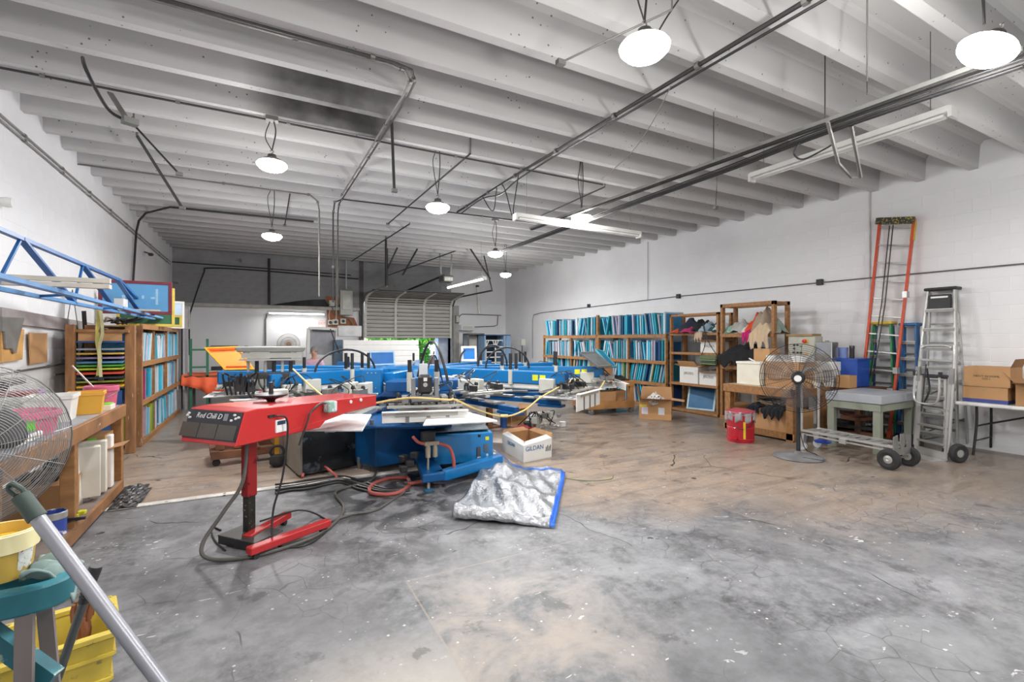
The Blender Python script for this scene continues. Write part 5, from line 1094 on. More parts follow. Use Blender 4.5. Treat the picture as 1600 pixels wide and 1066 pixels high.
# blue screens clamped at the far arm ends, and the tilted ones
framed('blue screen tilted upright behind the press in front of the white panel', AD(598, 571, 8.95), .50, .27, .2, P('9fc3dc', 'pale_blue_frame', .4), P('1f66a8', 'deep_blue_mesh', .4), tiltx=-.15, fw=.03)
framed('bright blue screen in a white frame standing at the far right of the press', AD(733, 565, 10.5), .36, .34, -.1, whitem, P('1f7fd0', 'bright_blue_mesh', .4), tiltx=-.1, fw=.05)
def quadscreen(label, pts, fm, mm, inner=None):
    p = [Vector(q) for q in pts]; c_ = sum(p, Vector()) / 4; t = thing('framed_screen', label, 'screen', c_); n = (p[1] - p[0]).cross(p[3] - p[0]).normalized()
    b = MB(); ins = [q.lerp(c_, .12) for q in p]
    for i in range(4): j = (i + 1) % 4; b.prism([p[i], p[j], ins[j], ins[i]], n * .0, n * .035)
    b.build('frame', fm, t, world=True); MB().prism(ins, n * .014, n * .018).build('mesh_panel', mm, t, world=True)
    if inner:
        i2 = [q.lerp(c_, .22) for q in p]; i3 = [q.lerp(c_, .3) for q in p]
        for i in (0, 2): j = (i + 1) % 4; MB().prism([i2[i], i2[j], i3[j], i3[i]], n * -.004, n * .022).build('ink_band', inner, t, world=True)
        ring = [c_ + (p[1] - p[0]) * .27 * math.cos(a) + (p[3] - p[0]) * .24 * math.sin(a) for a in [2 * PI * i / 24 for i in range(24)]]
        MB().tube([q + n * .018 for q in ring], .004, 4, closed=True).build('ink_ring', P('b8a060', 'ring_ink'), t, world=True)
    return t
quadscreen('bright orange screen in a yellow frame tilted up behind the left arm of the press', [AY(318, 543, 9.4), AY(372, 541, 9.2), AY(398, 577, 8.75), AY(351, 578, 8.9)], P('e2a02a', 'amber_frame', .5), P('f59a4a', 'orange_mesh', .5, var=.06), P('e2551f', 'orange_ink'))
quadscreen('dark grey panel tilted up at the end of the right rear press arm', [AD(905, 550, 8.8), AD(930, 549, 8.9), AD(957, 571, 8.6), AD(935, 573, 8.4)], alud, P('5b5f60', 'panel_dark', .5))
quadscreen('turquoise screen tilted beside the dark panel at the right rear press arm', [AD(931, 545, 9.1), AD(943, 548, 9.2), AD(964, 573, 8.9), AD(955, 573, 8.7)], P('3f98ad', 'turq_frame', .5), P('1f6f90', 'turq_mesh', .5))
# yellow cord slung between the heads
t = thing('air_hose', 'pale yellow cord slung in loops between the print heads', 'hose', AD(535, 637, 5.2))
MB().tube([AD(458, 577, 6.4), AD(490, 607, 5.8), AD(532, 636, 5.2), AD(575, 632, 5.15), AD(615, 625, 5.1), AD(650, 622, 5.0), AD(700, 625, 5.1), AD(712, 625, 5.2), AD(750, 642, 5.8), AD(788, 651, 6.2), AD(820, 641, 6.4), AD(850, 618, 6.7), AD(905, 592, 7.6), AD(915, 610, 8.0), AD(925, 626, 8.2), AD(935, 612, 8.3), AD(945, 595, 8.4)], .011, 7, smooth_pts=6).build('cord', cord_y, t, world=True, smooth=True)
MB().cyl(AD(528, 634, 5.2), AD(541, 637, 5.15), .022, n=8).build('connector', cord_y, t, world=True); MB().cyl(AD(782, 650, 6.2), AD(794, 650, 6.2), .02, n=8).build('connector', cord_y, t, world=True)

# ================================================================== red flash dryer
U = Vector((.76, .65, 0)).normalized(); V = Vector((-U.y, U.x, 0)); Z = Vector((0, 0, 1)); DO = Vector((-.07, 4.31, 0))
dr = thing('flash_dryer', 'red flash dryer with a black sloped control panel on one post and wheeled base', 'dryer', DO)
def Q(u, v, z): return DO + U * u + V * v + Z * z
# side profile in (u,z): front sloped panel at left, head box, narrower arm
pf = [(-.28, .82), (-.2, 1.065), (-.08, 1.075), (1.36, 1.02), (1.36, .91), (.92, .90), (.62, .87), (.55, .82)]
v0, v1 = -.2, .39
def taper(u): return (v0 if u < .6 else v0 + (u - .6) * .02, v1 if u < .6 else v1 - (u - .6) * .12)
b = MB(); L1 = [Q(u, taper(u)[0], z) for u, z in pf]; L2 = [Q(u, taper(u)[1], z) for u, z in pf]; n = len(pf)
b.add(L1 + L2, [tuple(range(n))[::-1], tuple(range(n, 2 * n))] + [(i, (i + 1) % n, n + (i + 1) % n, n + i) for i in range(n)])
hb = b.build('head_housing', red, dr, world=True, bevel=.006)
fn = (Q(-.2, 0, 1.065) - Q(-.28, 0, .82)).cross(V).normalized()
if fn.dot(U) > 0: fn = -fn
def FP(v, k): return Q(-.28 + .08 * k, v, .82 + .245 * k)      # k: 0 bottom .. 1 top of the sloped face
def fpanel(va, vb, ka, kb, th): p = [FP(va, ka), FP(vb, ka), FP(vb, kb), FP(va, kb)]; return MB().prism(p, (0, 0, 0), fn * th)
fpanel(v0 + .01, v1 - .01, .12, .97, .006).build('front_panel', P('22252b', 'panel_black', .35), dr, world=True)
for k in range(3): va = v0 + .03 + k * .197; fpanel(va, va + .19, .16, .58, .010).build('vent_window', P('58554e', 'vent_grey', .35, metal=.4, var=.15), hb, world=True)
Mx = frameM(-V, fn)
wt = P('e9e9e9', 'print_white', .5)
text('panel_lettering', 'Red Chili D', .058, wt, hb, FP(.15, .80) + fn * .008, Mx, shear=.25)
for vv, kk in ((.37, .84), (.35, .72), (.38, .78), (-.12, .88), (-.14, .78), (-.10, .72), (-.165, .82)): MB().lathe([(0, 0), (.009, 0), (.009, .012), (0, .012)], c=FP(vv, kk) + fn * .006, M=Mx, n=10).build('dial', wt, hb, world=True)
fpanel(-.05, -.01, .70, .9, .009).build('legend', P('8a8d92', 'legend_grey'), hb, world=True)
for (px, py) in ((0, 0),): pass
sv = v0 - .004
def SB(u, z, du, dz, m, nm, th=.012): MB().bar(Q(u, sv, z - dz / 2), Q(u, sv, z + dz / 2), du, th, up=V).build(nm, m, hb, world=True)
SB(.12, .91, .10, .10, wt, 'socket_plate'); SB(.12, .935, .08, .03, P('2a3a55', 'socket_band'), 'socket_label', .016); SB(.03, 1.0, .06, .02, black, 'plug')
MB().box(Q(.62, v0 - .05, 1.0), (.09, .09, .1), .5).build('side_box', P('8fb3a8', 'pale_teal_box', .4, col2=srgb('d8d8d8'), thr=.5), dr, world=True, bevel=.01)
MB().tube([Q(.6, v0 - .03, 1.03), Q(.5, v0 - .05, 1.04), Q(.4, v0 - .04, .98), Q(.36, v0 - .04, .9), Q(.28, v0 - .03, .72)], .008, 6, smooth_pts=5).build('cable_lead', black, dr, world=True)
for u in (.95, 1.1): MB().lathe([(0, 0), (.016, 0), (.016, .012), (0, .014)], c=Q(u, taper(u)[0], 1.0), M=frameM(U, -V), n=12).build('bolt', wt, dr, world=True)
MB().lathe([(0, 0), (.03, 0), (.04, .02), (.13, .05), (.135, .065), (.1, .075), (.02, .07), (.016, .17), (0, .17)], c=Q(.35, .16, 1.058), n=28).build('round_lever_plate', black, dr, world=True, smooth=True)
# post and base
MB().box(Q(0, .0, .59), (.085, .08, .46), math.atan2(U.y, U.x)).build('post_sleeve', P('8f1f20', 'dark_red_enamel', .35, var=.15, col2=srgb('5a1414'), thr=.6), dr, world=True, bevel=.006)
MB().box(Q(0, .0, .23), (.068, .062, .36), math.atan2(U.y, U.x)).build('post_inner', P('33332f', 'dark_steel_post', .4, metal=.4, var=.3, col2=srgb('8a8a84'), thr=.62, sc=20), dr, world=True, bevel=.004)
MB().box(Q(-.02, -.04, .075), (.26, .40, .012), math.atan2(U.y, U.x)).build('base_plate', P('3f3c3a', 'base_dark', .5, var=.3), dr, world=True, bevel=.003)
MB().box(Q(-.14, -.04, .045), (.02, .38, .06), math.atan2(U.y, U.x)).build('base_front', black, dr, world=True)
for la_, lb_ in ((F(388, 862, .07), F(514, 816, .07)), (F(385, 842, .07), F(450, 804, .07))):
    MB().bar(la_, lb_, .075, .055).build('base_leg', P('b02a2c', 'leg_red', .4, var=.15), dr, world=True, bevel=.006)
    e_ = (lb_ - la_).normalized(); n_ = Vector((-e_.y, e_.x, 0)) * .02
    for q in (la_ + e_ * .05, lb_ - e_ * .06): q = Vector((q.x, q.y, .022)); MB().cyl(q - n_, q + n_, .022, n=14).build('castor', rubber, dr, world=True, smooth=True)
MB().tube([Q(.06, v0 - .02, 1.0), Q(.13, v0 - .05, .97), Q(.14, v0 - .05, .8), Q(.1, v0 - .04, .5), Q(.03, v0 - .02, .25), Q(-.02, v0 - .1, .03), Q(.1, v0 - .3, .012), Q(.45, v0 - .2, .012), Q(.6, v0 + .05, .012), Q(.45, v0 + .15, .1), Q(.1, v0 + .2, .12)], .008, 6, smooth_pts=7).build('power_cord', black, dr, world=True)
MB().tube([Q(-.05, -.04, .8), Q(-.1, -.05, .5), Q(-.2, .02, .3), Q(-.34, .06, .1), Q(-.36, -.05, .02), Q(-.2, -.3, .016), Q(.2, -.45, .016), Q(.55, -.38, .016), Q(.85, -.2, .02), Q(1.2, 0.2, .016), Q(1.6, .1, .016), Q(1.95, .25, .03)], .014, 8, smooth_pts=7).build('power_cord', P('56534f', 'grey_cord', .6), dr, world=True, smooth=True)
# ================================================================== hoses and cables on the floor
def floor_line(name, label, pts, r, m, cat='cable', zz=None, sp=6):
    P3 = [Vector((F(x, y).x, F(x, y).y, (z if z else r))) for x, y, z in [(q + (0,))[:3] for q in pts]]
    t = thing(name, label, cat, P3[0]); MB().tube(P3, r, 8, smooth_pts=sp).build('run', m, t, world=True, smooth=True); return t
floor_line('air_hose', 'faded red air hose coiled on the floor in front of the press base', [(640, 750), (610, 750), (583, 760), (578, 772), (600, 776), (625, 772), (640, 760), (636, 748)], .02, hose, 'hose')
floor_line('air_hose', 'short red hose arching out beside the dark press cabinet', [(472, 748), (478, 742, .07), (500, 738, .09), (522, 745, .03), (527, 750)], .016, hose, 'hose')
for k, off in enumerate((0, 5, 9, 14)):
    floor_line('floor_cable', ('uppermost', 'second', 'third', 'lowest')[k] + ' black cable of the bundle snaking along the floor below the press', [(430, 759 + off), (455, 757 + off * .8), (480, 752 + off), (530, 746 + off * .7), (560, 752 + off), (600, 765 + off * .6), (640, 768)], .013, [black, P('5a5754', 'grey_cable', .6), black, pipeD][k])
floor_line('floor_cable', 'grey cable curving from the dryer cord towards the press foot', [(515, 818), (550, 806), (585, 800), (615, 782), (632, 770), (640, 756, .05)], .012, P('5a5754', 'grey_cable', .6))
floor_line('floor_cable', 'thin green wire lying right of the silver sheet', [(884, 748), (905, 751), (930, 752), (955, 749), (958, 744)], .004, P('6b7d3f', 'green_wire'))
floor_line('floor_cable', 'thin black cable crossing the floor behind the dryer base', [(345, 830), (330, 825), (335, 845), (352, 862)], .007, black)
# silver sheet with blue tape
A_, B_, C_, D_2 = F(705, 813), F(866, 827), F(883, 742), F(768, 722)
def sheet(u, v):
    p = A_.lerp(B_, u).lerp(D_2.lerp(C_, u), v); w_ = math.sin(6 * u + 9 * v) * .012 + .016 * math.sin(17 * v + 5 * u * u) + .008 * math.sin(33 * u + 20 * v)
    z = .035 + w_ + .16 * math.exp(-((u - .05) ** 2 / .04 + (v - .93) ** 2 / .03)) + .05 * math.exp(-((v - .62 + .25 * u) ** 2) / .004) * (1 - .3 * u) + .05 * math.exp(-((u - .03) ** 2 / .01 + (v - .45) ** 2 / .1))
    if v < .1: z += .045 * math.sin(v / .1 * PI)
    if u > .97 or v < .02: z *= .5
    return Vector((p.x, p.y, max(z, .006)))
t = thing('silver_sheet', 'crumpled silver reflective sheet edged with blue tape on the floor', 'sheet', A_)
MB().grid(sheet, 46, 46).build('foil', P('a2a4a8', 'silver_foil', .33, metal=.75, var=.18, sc=6, bump=1.2), t, world=True, smooth=True, solid=.004)
tapeb = P('1f63c9', 'blue_tape', .4)
MB().grid(lambda u, v: sheet(.955 + .05 * u, v) + Vector((0, 0, .005)), 2, 40).build('blue_tape', tapeb, t, world=True, smooth=True, solid=.002)
MB().grid(lambda u, v: sheet(u, .945 + .025 * v) + Vector((0, 0, .005)), 40, 2).build('blue_tape', tapeb, t, world=True, smooth=True, solid=.002)

# ================================================================== boxes and junk around the press
g = thing('carton', 'large open white carton with blue lettering on the floor right of the silver sheet', 'box', (3.27, 5.74, 0), rz=-.05)
Lp, Mp, Rp = F(785, 705), F(818, 724), F(862, 715); Bk = Lp + Rp - Mp; hh = .25
pp = [Lp, Mp, Rp, Bk]
for i in range(4):
    a, b_ = pp[i], pp[(i + 1) % 4]; nrm = (b_ - a).cross(Z).normalized() * .006; tops = [hh, hh - .03, hh + .02, hh]
    wl_ = MB().prism([a, b_, b_ + Z * tops[(i + 1) % 4], a + Z * tops[i]], (0, 0, 0), -nrm).build('carton_side', [cardw, cardd][i >= 2] if i < 2 else cardd, g, world=True)
    fo = nrm.normalized() * -.0 + nrm.normalized() * (-.02 if i < 2 else .03)
    MB().prism([a + Z * tops[i], b_ + Z * tops[(i + 1) % 4], b_ + Z * (tops[(i + 1) % 4] + .045) + fo * 2 + (a - b_) * .12, a + Z * (tops[i] + .045) + fo * 2 + (b_ - a) * .12], (0, 0, 0), -nrm).build('flap', cardw if i < 2 else cardd, g, world=True)
MB().prism([p + Z * .004 for p in pp], (0, 0, 0), Z * .004).build('carton_floor', cardd, g, world=True)
bi = P('3f6fa0', 'blue_ink', .5)
for a, b_, nm in ((Mp, Rp, 1), (Lp, Mp, 0)):
    nn = (b_ - a).cross(Z).normalized(); 
    if nn.dot(Vector((0, -1, 0))) < 0 and nm: nn = -nn
    if not nm and nn.dot(Vector((-1, -1, 0))) < 0: nn = -nn
    text('carton_lettering', 'GILDAN', .085 if nm else .07, bi, g, a.lerp(b_, .38 if nm else .45) + Z * .17 + nn * .004, frameM((b_ - a), nn))
for k in range(4): MB().bar(Mp.lerp(Rp, .78 + .05 * k) + Z * (.10) + Vector((0, -.006, 0)), Mp.lerp(Rp, .8 + .05 * k) + Z * (.16 + .02 * (k % 2)) + Vector((0, -.006, 0)), .008, .003, up=(0, 1, 0)).build('pen_mark', black, g, world=True)
# parts pile below the near right arm
pc = AD(858, 655, 7.1); px_ = F(850, 668)
t = thing('parts_pile', 'pile of white and black machine parts under the near right press arm', 'parts', px_)
for k in range(16):
    q = px_ + Vector((rnd.uniform(-.35, .35), rnd.uniform(-.25, .25), 0)); s_ = rnd.uniform(.06, .15)
    MB().box(q + Vector((0, 0, s_ * .5 + .1 * (k % 3))), (s_, s_ * rnd.uniform(.5, 1), s_), k).build('part_block', [greym, black, alu, whitem, alud][k % 5], t, world=True, bevel=.01)
for k in range(5): MB().tube([px_ + Vector((rnd.uniform(-.4, .4), rnd.uniform(-.3, .3), .03)), px_ + Vector((rnd.uniform(-.3, .3), 0, .3)), px_ + Vector((rnd.uniform(-.4, .4), rnd.uniform(-.3, .3), .03))], .01, 6, smooth_pts=5).build('loose_cable', black, t, world=True)
q = F(812, 665); carton('carton', 'small brown carton lying open on its side under the press arm', (q.x, q.y + .25, 0), .42, .3, .26, flaps=(1, 1, 0, 1), fa=(.4, .6, 0, .3), rz=.3)
q = F(776, 672); t = thing('wood_scrap', 'short wooden post standing on a dark base beside the small brown carton', 'wood', (q.x, q.y + .3, 0)); MB().bx(-.05, .05, -.05, .05, .04, .36).build('block', wood2, t, bevel=.005); MB().bx(-.16, .16, -.14, .14, 0, .04).build('base_block', woodd, t, bevel=.005)
q = F(822, 672); cloth('rag', 'red rag lying on the floor under the press arm', 'rag', (q.x, q.y + .1, 0), .4, .25, .07, P('a8444a', 'red_rag', .9), 3)
q = F(795, 671); bucket('can', 'blue can on the floor beside the red rag', 'can', (q.x, q.y + .2, 0), .06, .2, P('2f63b0', 'can_blue2', .4), handle=False, taper=1)
for k, (px, py) in enumerate(((835, 664), (842, 669), (872, 666), (840, 673))):
    q = F(px, py); o = MB().grid(lambda u, v, k=k: ((u - .5) * .16, (v - .5) * .11, .004 + .02 * math.sin(5 * u + k) ** 2), 4, 3).build('paper_scrap', whitem, solid=.002); o.location = q; o.rotation_euler = (0, 0, k); tag(o, 'torn white paper scrap on the floor under the parts pile', 'paper', 'paper scraps under the parts pile')
# dolly behind the dryer
q1, q2 = F(332, 730), F(440, 712)
t = thing('wooden_dolly', 'low paint-stained wooden dolly on castors behind the red dryer post', 'dolly', (q1.x + .45, q1.y + .35, 0), rz=.1)
for y in (-.28, .28): MB().bx(-.5, .6, y - .06, y + .06, .09, .19).build('side_beam', woodd, t, bevel=.005)
for x in (-.46, 0, .55): MB().bx(x - .05, x + .05, -.34, .34, .15, .2).build('cross_beam', woodd, t, bevel=.005)
for x, y in ((-.44, -.28), (.54, -.28), (-.44, .28), (.54, .28)): MB().cyl((x, y - .015, .045), (x, y + .015, .045), .045, n=14).build('castor', rubber, t, smooth=True)
for x in (-.4, -.2): MB().bx(x - .05, x + .05, -.3, -.2, .2, .5).build('upright', woodd, t, bevel=.004)
MB().bx(.2, .45, -.3, -.05, .2, .42).build('block', wood2, t, bevel=.004)
q = F(433, 729); t = thing('weight', 'round black weight under a yellow post beside the dark cabinet', 'weight', q)
MB().lathe([(0, 0), (.05, 0), (.085, .04), (.09, .09), (.07, .14), (0, .15)], n=20).build('ball', rubber, t, smooth=True); MB().tube([(-.05, 0, .12), (-.075, 0, .19), (-.04, 0, .25), (.04, 0, .25), (.075, 0, .19), (.05, 0, .12)], .016, 8, smooth_pts=4).build('ring_handle', rubber, t, smooth=True)
MB().bx(-.025, .025, .1, .14, .0, .42).build('yellow_post', P('d9a32a', 'post_yellow'), t)
# ================================================================== right wall: screen racks
def rack(name, label, x0, x1, y0, y1, levels, divs, post=.07, m=wood2, top=None, sh=.03, backposts=True, lip=.075, bottom=True):
    t = thing(name, label, 'shelving', ((x0 + x1) / 2, (y0 + y1) / 2, 0)); ht = top or levels[-1] + .6
    ys = [y0] + divs + [y1]
    for x in ([x0, x1 - post] if backposts else [x0]):
        for y in (y0, y1): yy = y if y == y0 else y - post * .6; MB().bx(x, x + post, yy, yy + post * .6, 0, ht).build('post', m, t, world=True, bevel=.003)
    for y in divs: MB().bx(x0 + .01, x0 + post, y - .02, y + .02, 0, levels[-1]).build('post', m, t, world=True, bevel=.003)
    for z in levels:
        MB().bx(x0 + .02, x1 - .01, y0, y1, z - .015, z).build('shelf', m, t, world=True)
        MB().bx(x0 - .012, x0 + .02, y0, y1, z - lip, z + .005).build('shelf_lip', m, t, world=True, bevel=.003)
    return t
RX0 = 8.25
LV = [.06, .585, 1.10, 1.72]
rackA = rack('screen_rack', 'far wooden rack of printing screens against the right wall, nearest the back corner', RX0, 8.95, 10.52, 13.3, LV, [11.75], top=1.75)
rackB = rack('screen_rack', 'near wooden rack of printing screens on the right wall, beside the clothes shelf', RX0, 8.95, 7.95, 10.45, LV, [9.25], top=1.75)
MB().bx(RX0, RX0 + .07, 10.44, 10.52, 0, 2.28).build('tall_post', wood2, rackA, world=True, bevel=.003)
MB().bx(RX0 - .01, RX0 + .02, 8.0, 13.2, 1.70, 1.73).build('front_strip', woodd, rackB, world=True)
seqs = ['white', 'pale', 'lav', 'cyan', 'teal', 'lav', 'pale', 'cyan', 'white', 'sky', 'steel', 'cyan', 'teal', 'pale', 'navy', 'cyan', 'sky', 'lav', 'teal']
lvn = ('floor', 'lower', 'middle', 'top'); 
random.seed(11)
tot = 0
for bi_, (ya, yb2, bn) in enumerate(((7.99, 9.2, 'first bay left of the clothes shelf'), (9.3, 10.4, 'second bay left of the clothes shelf'), (10.56, 11.7, 'third bay left of the clothes shelf'), (11.8, 13.24, 'fourth bay left of the clothes shelf'))):
    for li in range(4):
        if bi_ >= 2 and li == 0: continue
        hs = (.44, .5) if li < 3 else (.46, .52)
        sq = [random.choice(seqs + (['green', 'sand', 'navy'] if li == 1 else ['steel'])) for _ in range(20)]
        if li == 1 and bi_ == 0: sq = ['teal', 'steel', 'pale', 'teal', 'cyan', 'sand', 'cyan', 'navy', 'navy', 'teal', 'steel', 'cyan', 'cyan', 'teal', 'lav', 'cyan']
        tot += fill(ya, yb2, RX0 + .33, LV[li] + .002, 'printing screen, %s level, %s' % (lvn[li], bn), 'screens on the right racks, %s level, %s' % (lvn[li], bn), seq=sq, hs=hs, dens=.068, w=.6)
framed('blue screen with a pale frame leaning inside the bottom of the first clothes shelf', Vector((8.55, 7.25, .05)), .62, .55, -1.25, P('a9c3cf', 'pale_frame2', .45), P('24648f', 'blue_mesh3', .5), tiltx=-.3, fw=.04)
# open shelving with clothes
c1 = rack('clothes_shelf', 'lower wooden shelf unit with heaped clothes and white cartons on the right', 8.31, 8.78, 6.60, 7.9, [.06, .64, 1.32, 1.745], [], post=.075, top=2.17, lip=.05)
for x in (8.31, 8.71): MB().bx(x, x + .07, 6.6, 7.9, 2.12, 2.17).build('top_rail', wood2, c1, world=True, bevel=.003)
c2 = rack('clothes_shelf', 'taller wooden shelf unit with clothes behind the workbench on the right', 8.31, 8.80, 5.40, 6.55, [.06, 1.08, 1.72], [], post=.09, top=2.32, lip=.07)
for x in (8.31, 8.71): MB().bx(x, x + .08, 5.4, 6.55, 2.25, 2.32).build('top_rail', wood2, c2, world=True, bevel=.003)
for y in (5.40, 6.48): MB().bx(8.35, 8.75, y, y + .06, 2.25, 2.31).build('end_rail', wood2, c2, world=True)
garm = [('navy heap of shirts', '1d2333', 7.45, 1.747, .4, .5, .26), ('black shirt', '17181b', 7.15, 1.747, .4, .45, .22), ('grey blue shirt', '8fa3b0', 6.98, 1.747, .38, .35, .18), ('dark green shirt', '2b4a4c', 6.82, 1.747, .34, .3, .16), ('white shirt', 'c9c9cb', 6.69, 1.747, .3, .24, .2), ('magenta shirt', 'a8325f', 7.35, 1.747, .42, .3, .1), ('orange shirt', 'c2502a', 7.72, 1.747, .3, .22, .08)]
for k, (nm, hx, y, z, sx, sy_3, h) in enumerate(garm):
    cloth('garment', nm + ' heaped on the lower clothes shelf', 'clothes', (8.52 if k < 5 else 8.42, y, z), sx, sy_3, h, P(hx, None, .9, var=.15), k, group=None, drape=.0)
cloth('garment', 'beige shirt hanging down over the edge of the lower clothes shelf', 'clothes', (8.42, 7.05, 1.75), .42, .22, .06, P('c2b29a', None, .9), 31, drape=.2)
garm = [('mint shirt', '8fc2a8', 6.42, .34, .2, .12), ('grey patterned shirt', 'a9a9a6', 6.22, .4, .35, .2), ('white folded shirt', 'cfcdc6', 6.05, .36, .3, .14), ('dark maroon shirt', '4a2430', 5.98, .3, .3, .12), ('khaki shirt', '9a8a78', 5.72, .42, .4, .38), ('orange red shirt', 'cf4a22', 5.85, .38, .42, .28), ('grey green shirt', '8a9a90', 5.52, .3, .25, .2)]
for k, (nm, hx, y, sx, sy_3, h) in enumerate(garm):
    cloth('garment', nm + ' piled on the taller clothes shelf', 'clothes', (8.54, y, 1.722), sx, sy_3, h, P(hx, None, .9, var=.12), 50 + k)
cloth('garment', 'beige shirt draped down over the front of the taller clothes shelf', 'clothes', (8.42, 5.66, 1.73), .5, .42, .2, P('c9b497', None, .9, var=.08), 77, drape=.33)
cloth('garment', 'pink shirt hanging over the taller clothes shelf beside the beige one', 'clothes', (8.42, 5.92, 1.73), .44, .2, .06, P('c22a78', None, .9), 78, drape=.2)
cloth('garment', 'black jacket slumped over the middle board of the taller clothes shelf', 'clothes', (8.36, 5.95, 1.30), .55, .95, .22, P('131519', None, .9), 79, drape=.25)
ink = P('4a4a52', 'dark_print', .6)
def jerz(c_, sx, sy_3, h, body, lab, rz=0, fl=(1, 1, 1, 1), fa=(.9, .3, .6, -.2)):
    g = carton('carton', lab, c_, sx, sy_3, h, m=cardw, mi=card, flaps=fl, fa=fa, rz=rz, fl=.16)
    M_ = Matrix.Rotation(rz, 3, 'Z'); nn = M_ @ Vector((-1, 0, 0)); text('carton_lettering', body, .075, ink, g, Vector(c_) + M_ @ Vector((-sx / 2, 0, h * .6)) + nn * .002, frameM(M_ @ Vector((0, -1, 0)), nn)); return g
jerz((8.53, 7.40, .642), .34, .50, .36, 'JERZEES', 'white open carton with dark lettering on the lower clothes shelf, left one', fa=(.3, .3, .3, .9))
jerz((8.53, 6.88, .642), .34, .46, .28, 'JERZEES', 'white open carton with dark lettering on the lower clothes shelf, right one', fa=(.3, .3, .3, .1))
jerz((8.53, 6.86, 1.322), .34, .44, .24, 'JERZEES', 'small white carton with lettering on the upper board of the lower clothes shelf', fa=(.3, .3, .3, .2))
t = thing('shoulder_bag', 'green and black shoulder bag hanging on its strap from the clothes shelf post', 'bag', (8.27, 6.78, 1.06))
MB().bx(-.05, .04, -.2, .2, 0, .2).build('bag_body', P('39463c', 'bag_green', .8), t, bevel=.03); MB().bx(-.06, .05, -.21, .21, .12, .21).build('bag_flap', P('5c6c4e', 'bag_olive', .8), t, bevel=.02)
MB().tube([(0, -.2, .2), (.0, .02, .5), (.0, .16, .9), (0, .1, .5), (0, .2, .2)], .008, 5, smooth_pts=5).build('bag_strap', black, t)
for z in (.03, .11): MB().bx(-.064, -.055, -.2, .2, z, z + .012).build('bag_piping', P('8fa05a', 'piping_green'), t)
pipe('cable', 'black cord slanting down behind the first clothes shelf', [Vector((8.9, 7.3, .6)), Vector((8.9, 6.9, .25)), Vector((8.9, 6.62, .05))], .008, black, 'cable', sp=4)
t = thing('grey_panel', 'grey board standing behind the lower clothes shelf', 'board', (8.84, 7.1, 1.33)); MB().bx(0, .02, -.4, .35, 0, .4).build('board', P('a39f9d', 'grey_board', .7), t)
# ================================================================== right workbench
WX0, WX1, WY0, WY1, WZ = 7.28, 8.22, 4.42, 5.68, .82
wbn = thing('workbench', 'wooden workbench with a worn top behind the black pedestal fan', 'workbench', (7.8, 5.0, 0))
MB().bx(WX0 + .03, WX1 + .05, WY0 + .02, WY1, WZ - .03, WZ).build('tabletop', P('b8a58f', 'worn_top', .5, var=.12, col2=srgb('d9d2c6'), thr=.6), wbn, world=True)
for a in ((WX0, WX0 + .04, WY0, WY1, WZ - .13, WZ + .004), (WX0, WX1 + .05, WY0, WY0 + .04, WZ - .13, WZ + .004)): MB().bx(*a).build('rail', wood2, wbn, world=True, bevel=.004)
for x in (WX0 + .02, WX1 - .1):
    for y in (WY0 + .02, WY1 - .13): MB().bx(x, x + .11, y, y + .11, 0, WZ - .03).build('leg', wood2, wbn, world=True, bevel=.004)
MB().bx(WX0 + .04, WX1, WY0 + .04, WY1 - .04, .10, .12).build('lower_shelf', wood2, wbn, world=True); MB().bx(WX0 + .02, WX0 + .05, WY0, WY1, .03, .13).build('shelf_rail', wood2, wbn, world=True)
carton('carton', 'large brown carton lying on the lower shelf of the right workbench', (7.66, 4.86, .122), .6, .72, .34, closed=True, tape=False)
g = carton('carton', 'brown carton with flaps open at the left end under the right workbench', (7.68, 5.42, .122), .5, .32, .28, flaps=(1, 1, 1, 1), fa=(.2, .6, .4, .1))
cloth('garment', 'black trousers hanging over the carton under the right workbench', 'clothes', (7.42, 4.78, .466), .34, .34, .08, P('15181d', None, .9), 90, drape=.16)
cloth('garment', 'second black garment over the carton, left of the trousers', 'clothes', (7.45, 5.14, .466), .34, .22, .07, P('1c2027', None, .9), 91, drape=.12)
t = thing('hose_coil', 'coil of beige and grey hoses under the right workbench top', 'hoses', (7.75, 5.05, .47))
for k in range(5): MB().tube([(.14 * math.cos(a) * (1 - .1 * k) - .02 * k, .28 * math.sin(a) * (1 - .05 * k), .05 + .035 * k + .02 * math.sin(3 * a + k)) for a in [2 * PI * i / 16 for i in range(16)]], .014, 6, closed=True).build('hose_ring', [P('b8a888', 'beige_hose'), P('8a8a88', 'grey_hose'), pipeD][k % 3], t)
def wz(x, y, dz=0): return (x, y, WZ + .001 + dz)
t = thing('polystyrene_box', 'large off-white block box on the left end of the right workbench', 'box', wz(7.62, 5.32)); MB().bx(-.16, .16, -.22, .22, 0, .36).build('block', cream, t, bevel=.008); MB().bx(-.17, .17, -.23, .23, .36, .40).build('lid', P('e6e3da', 'foam_lid', .8), t, bevel=.006)
MB().tube([(-.1, -.1, .4), (-.05, .05, .45), (.1, .1, .41)], .012, 6, smooth_pts=4).build('loose_strap', whitem, t)
g = carton('carton', 'large brown carton behind the fan cage on the right workbench', wz(7.8, 4.78), .5, .56, .42, closed=True)
g = jerz((7.74, 4.76, WZ + .422), .34, .6, .10, 'JERZEES', 'flat white carton with lettering lying on the brown carton behind the fan', fl=(0, 0, 0, 0)); MB().bx(-.17, .17, -.3, .3, .095, .1).build('lid', cardw, g)
g = carton('carton', 'tall brown carton on top of the big one behind the fan', (7.98, 5.32, WZ + .001), .3, .3, .62, closed=True)
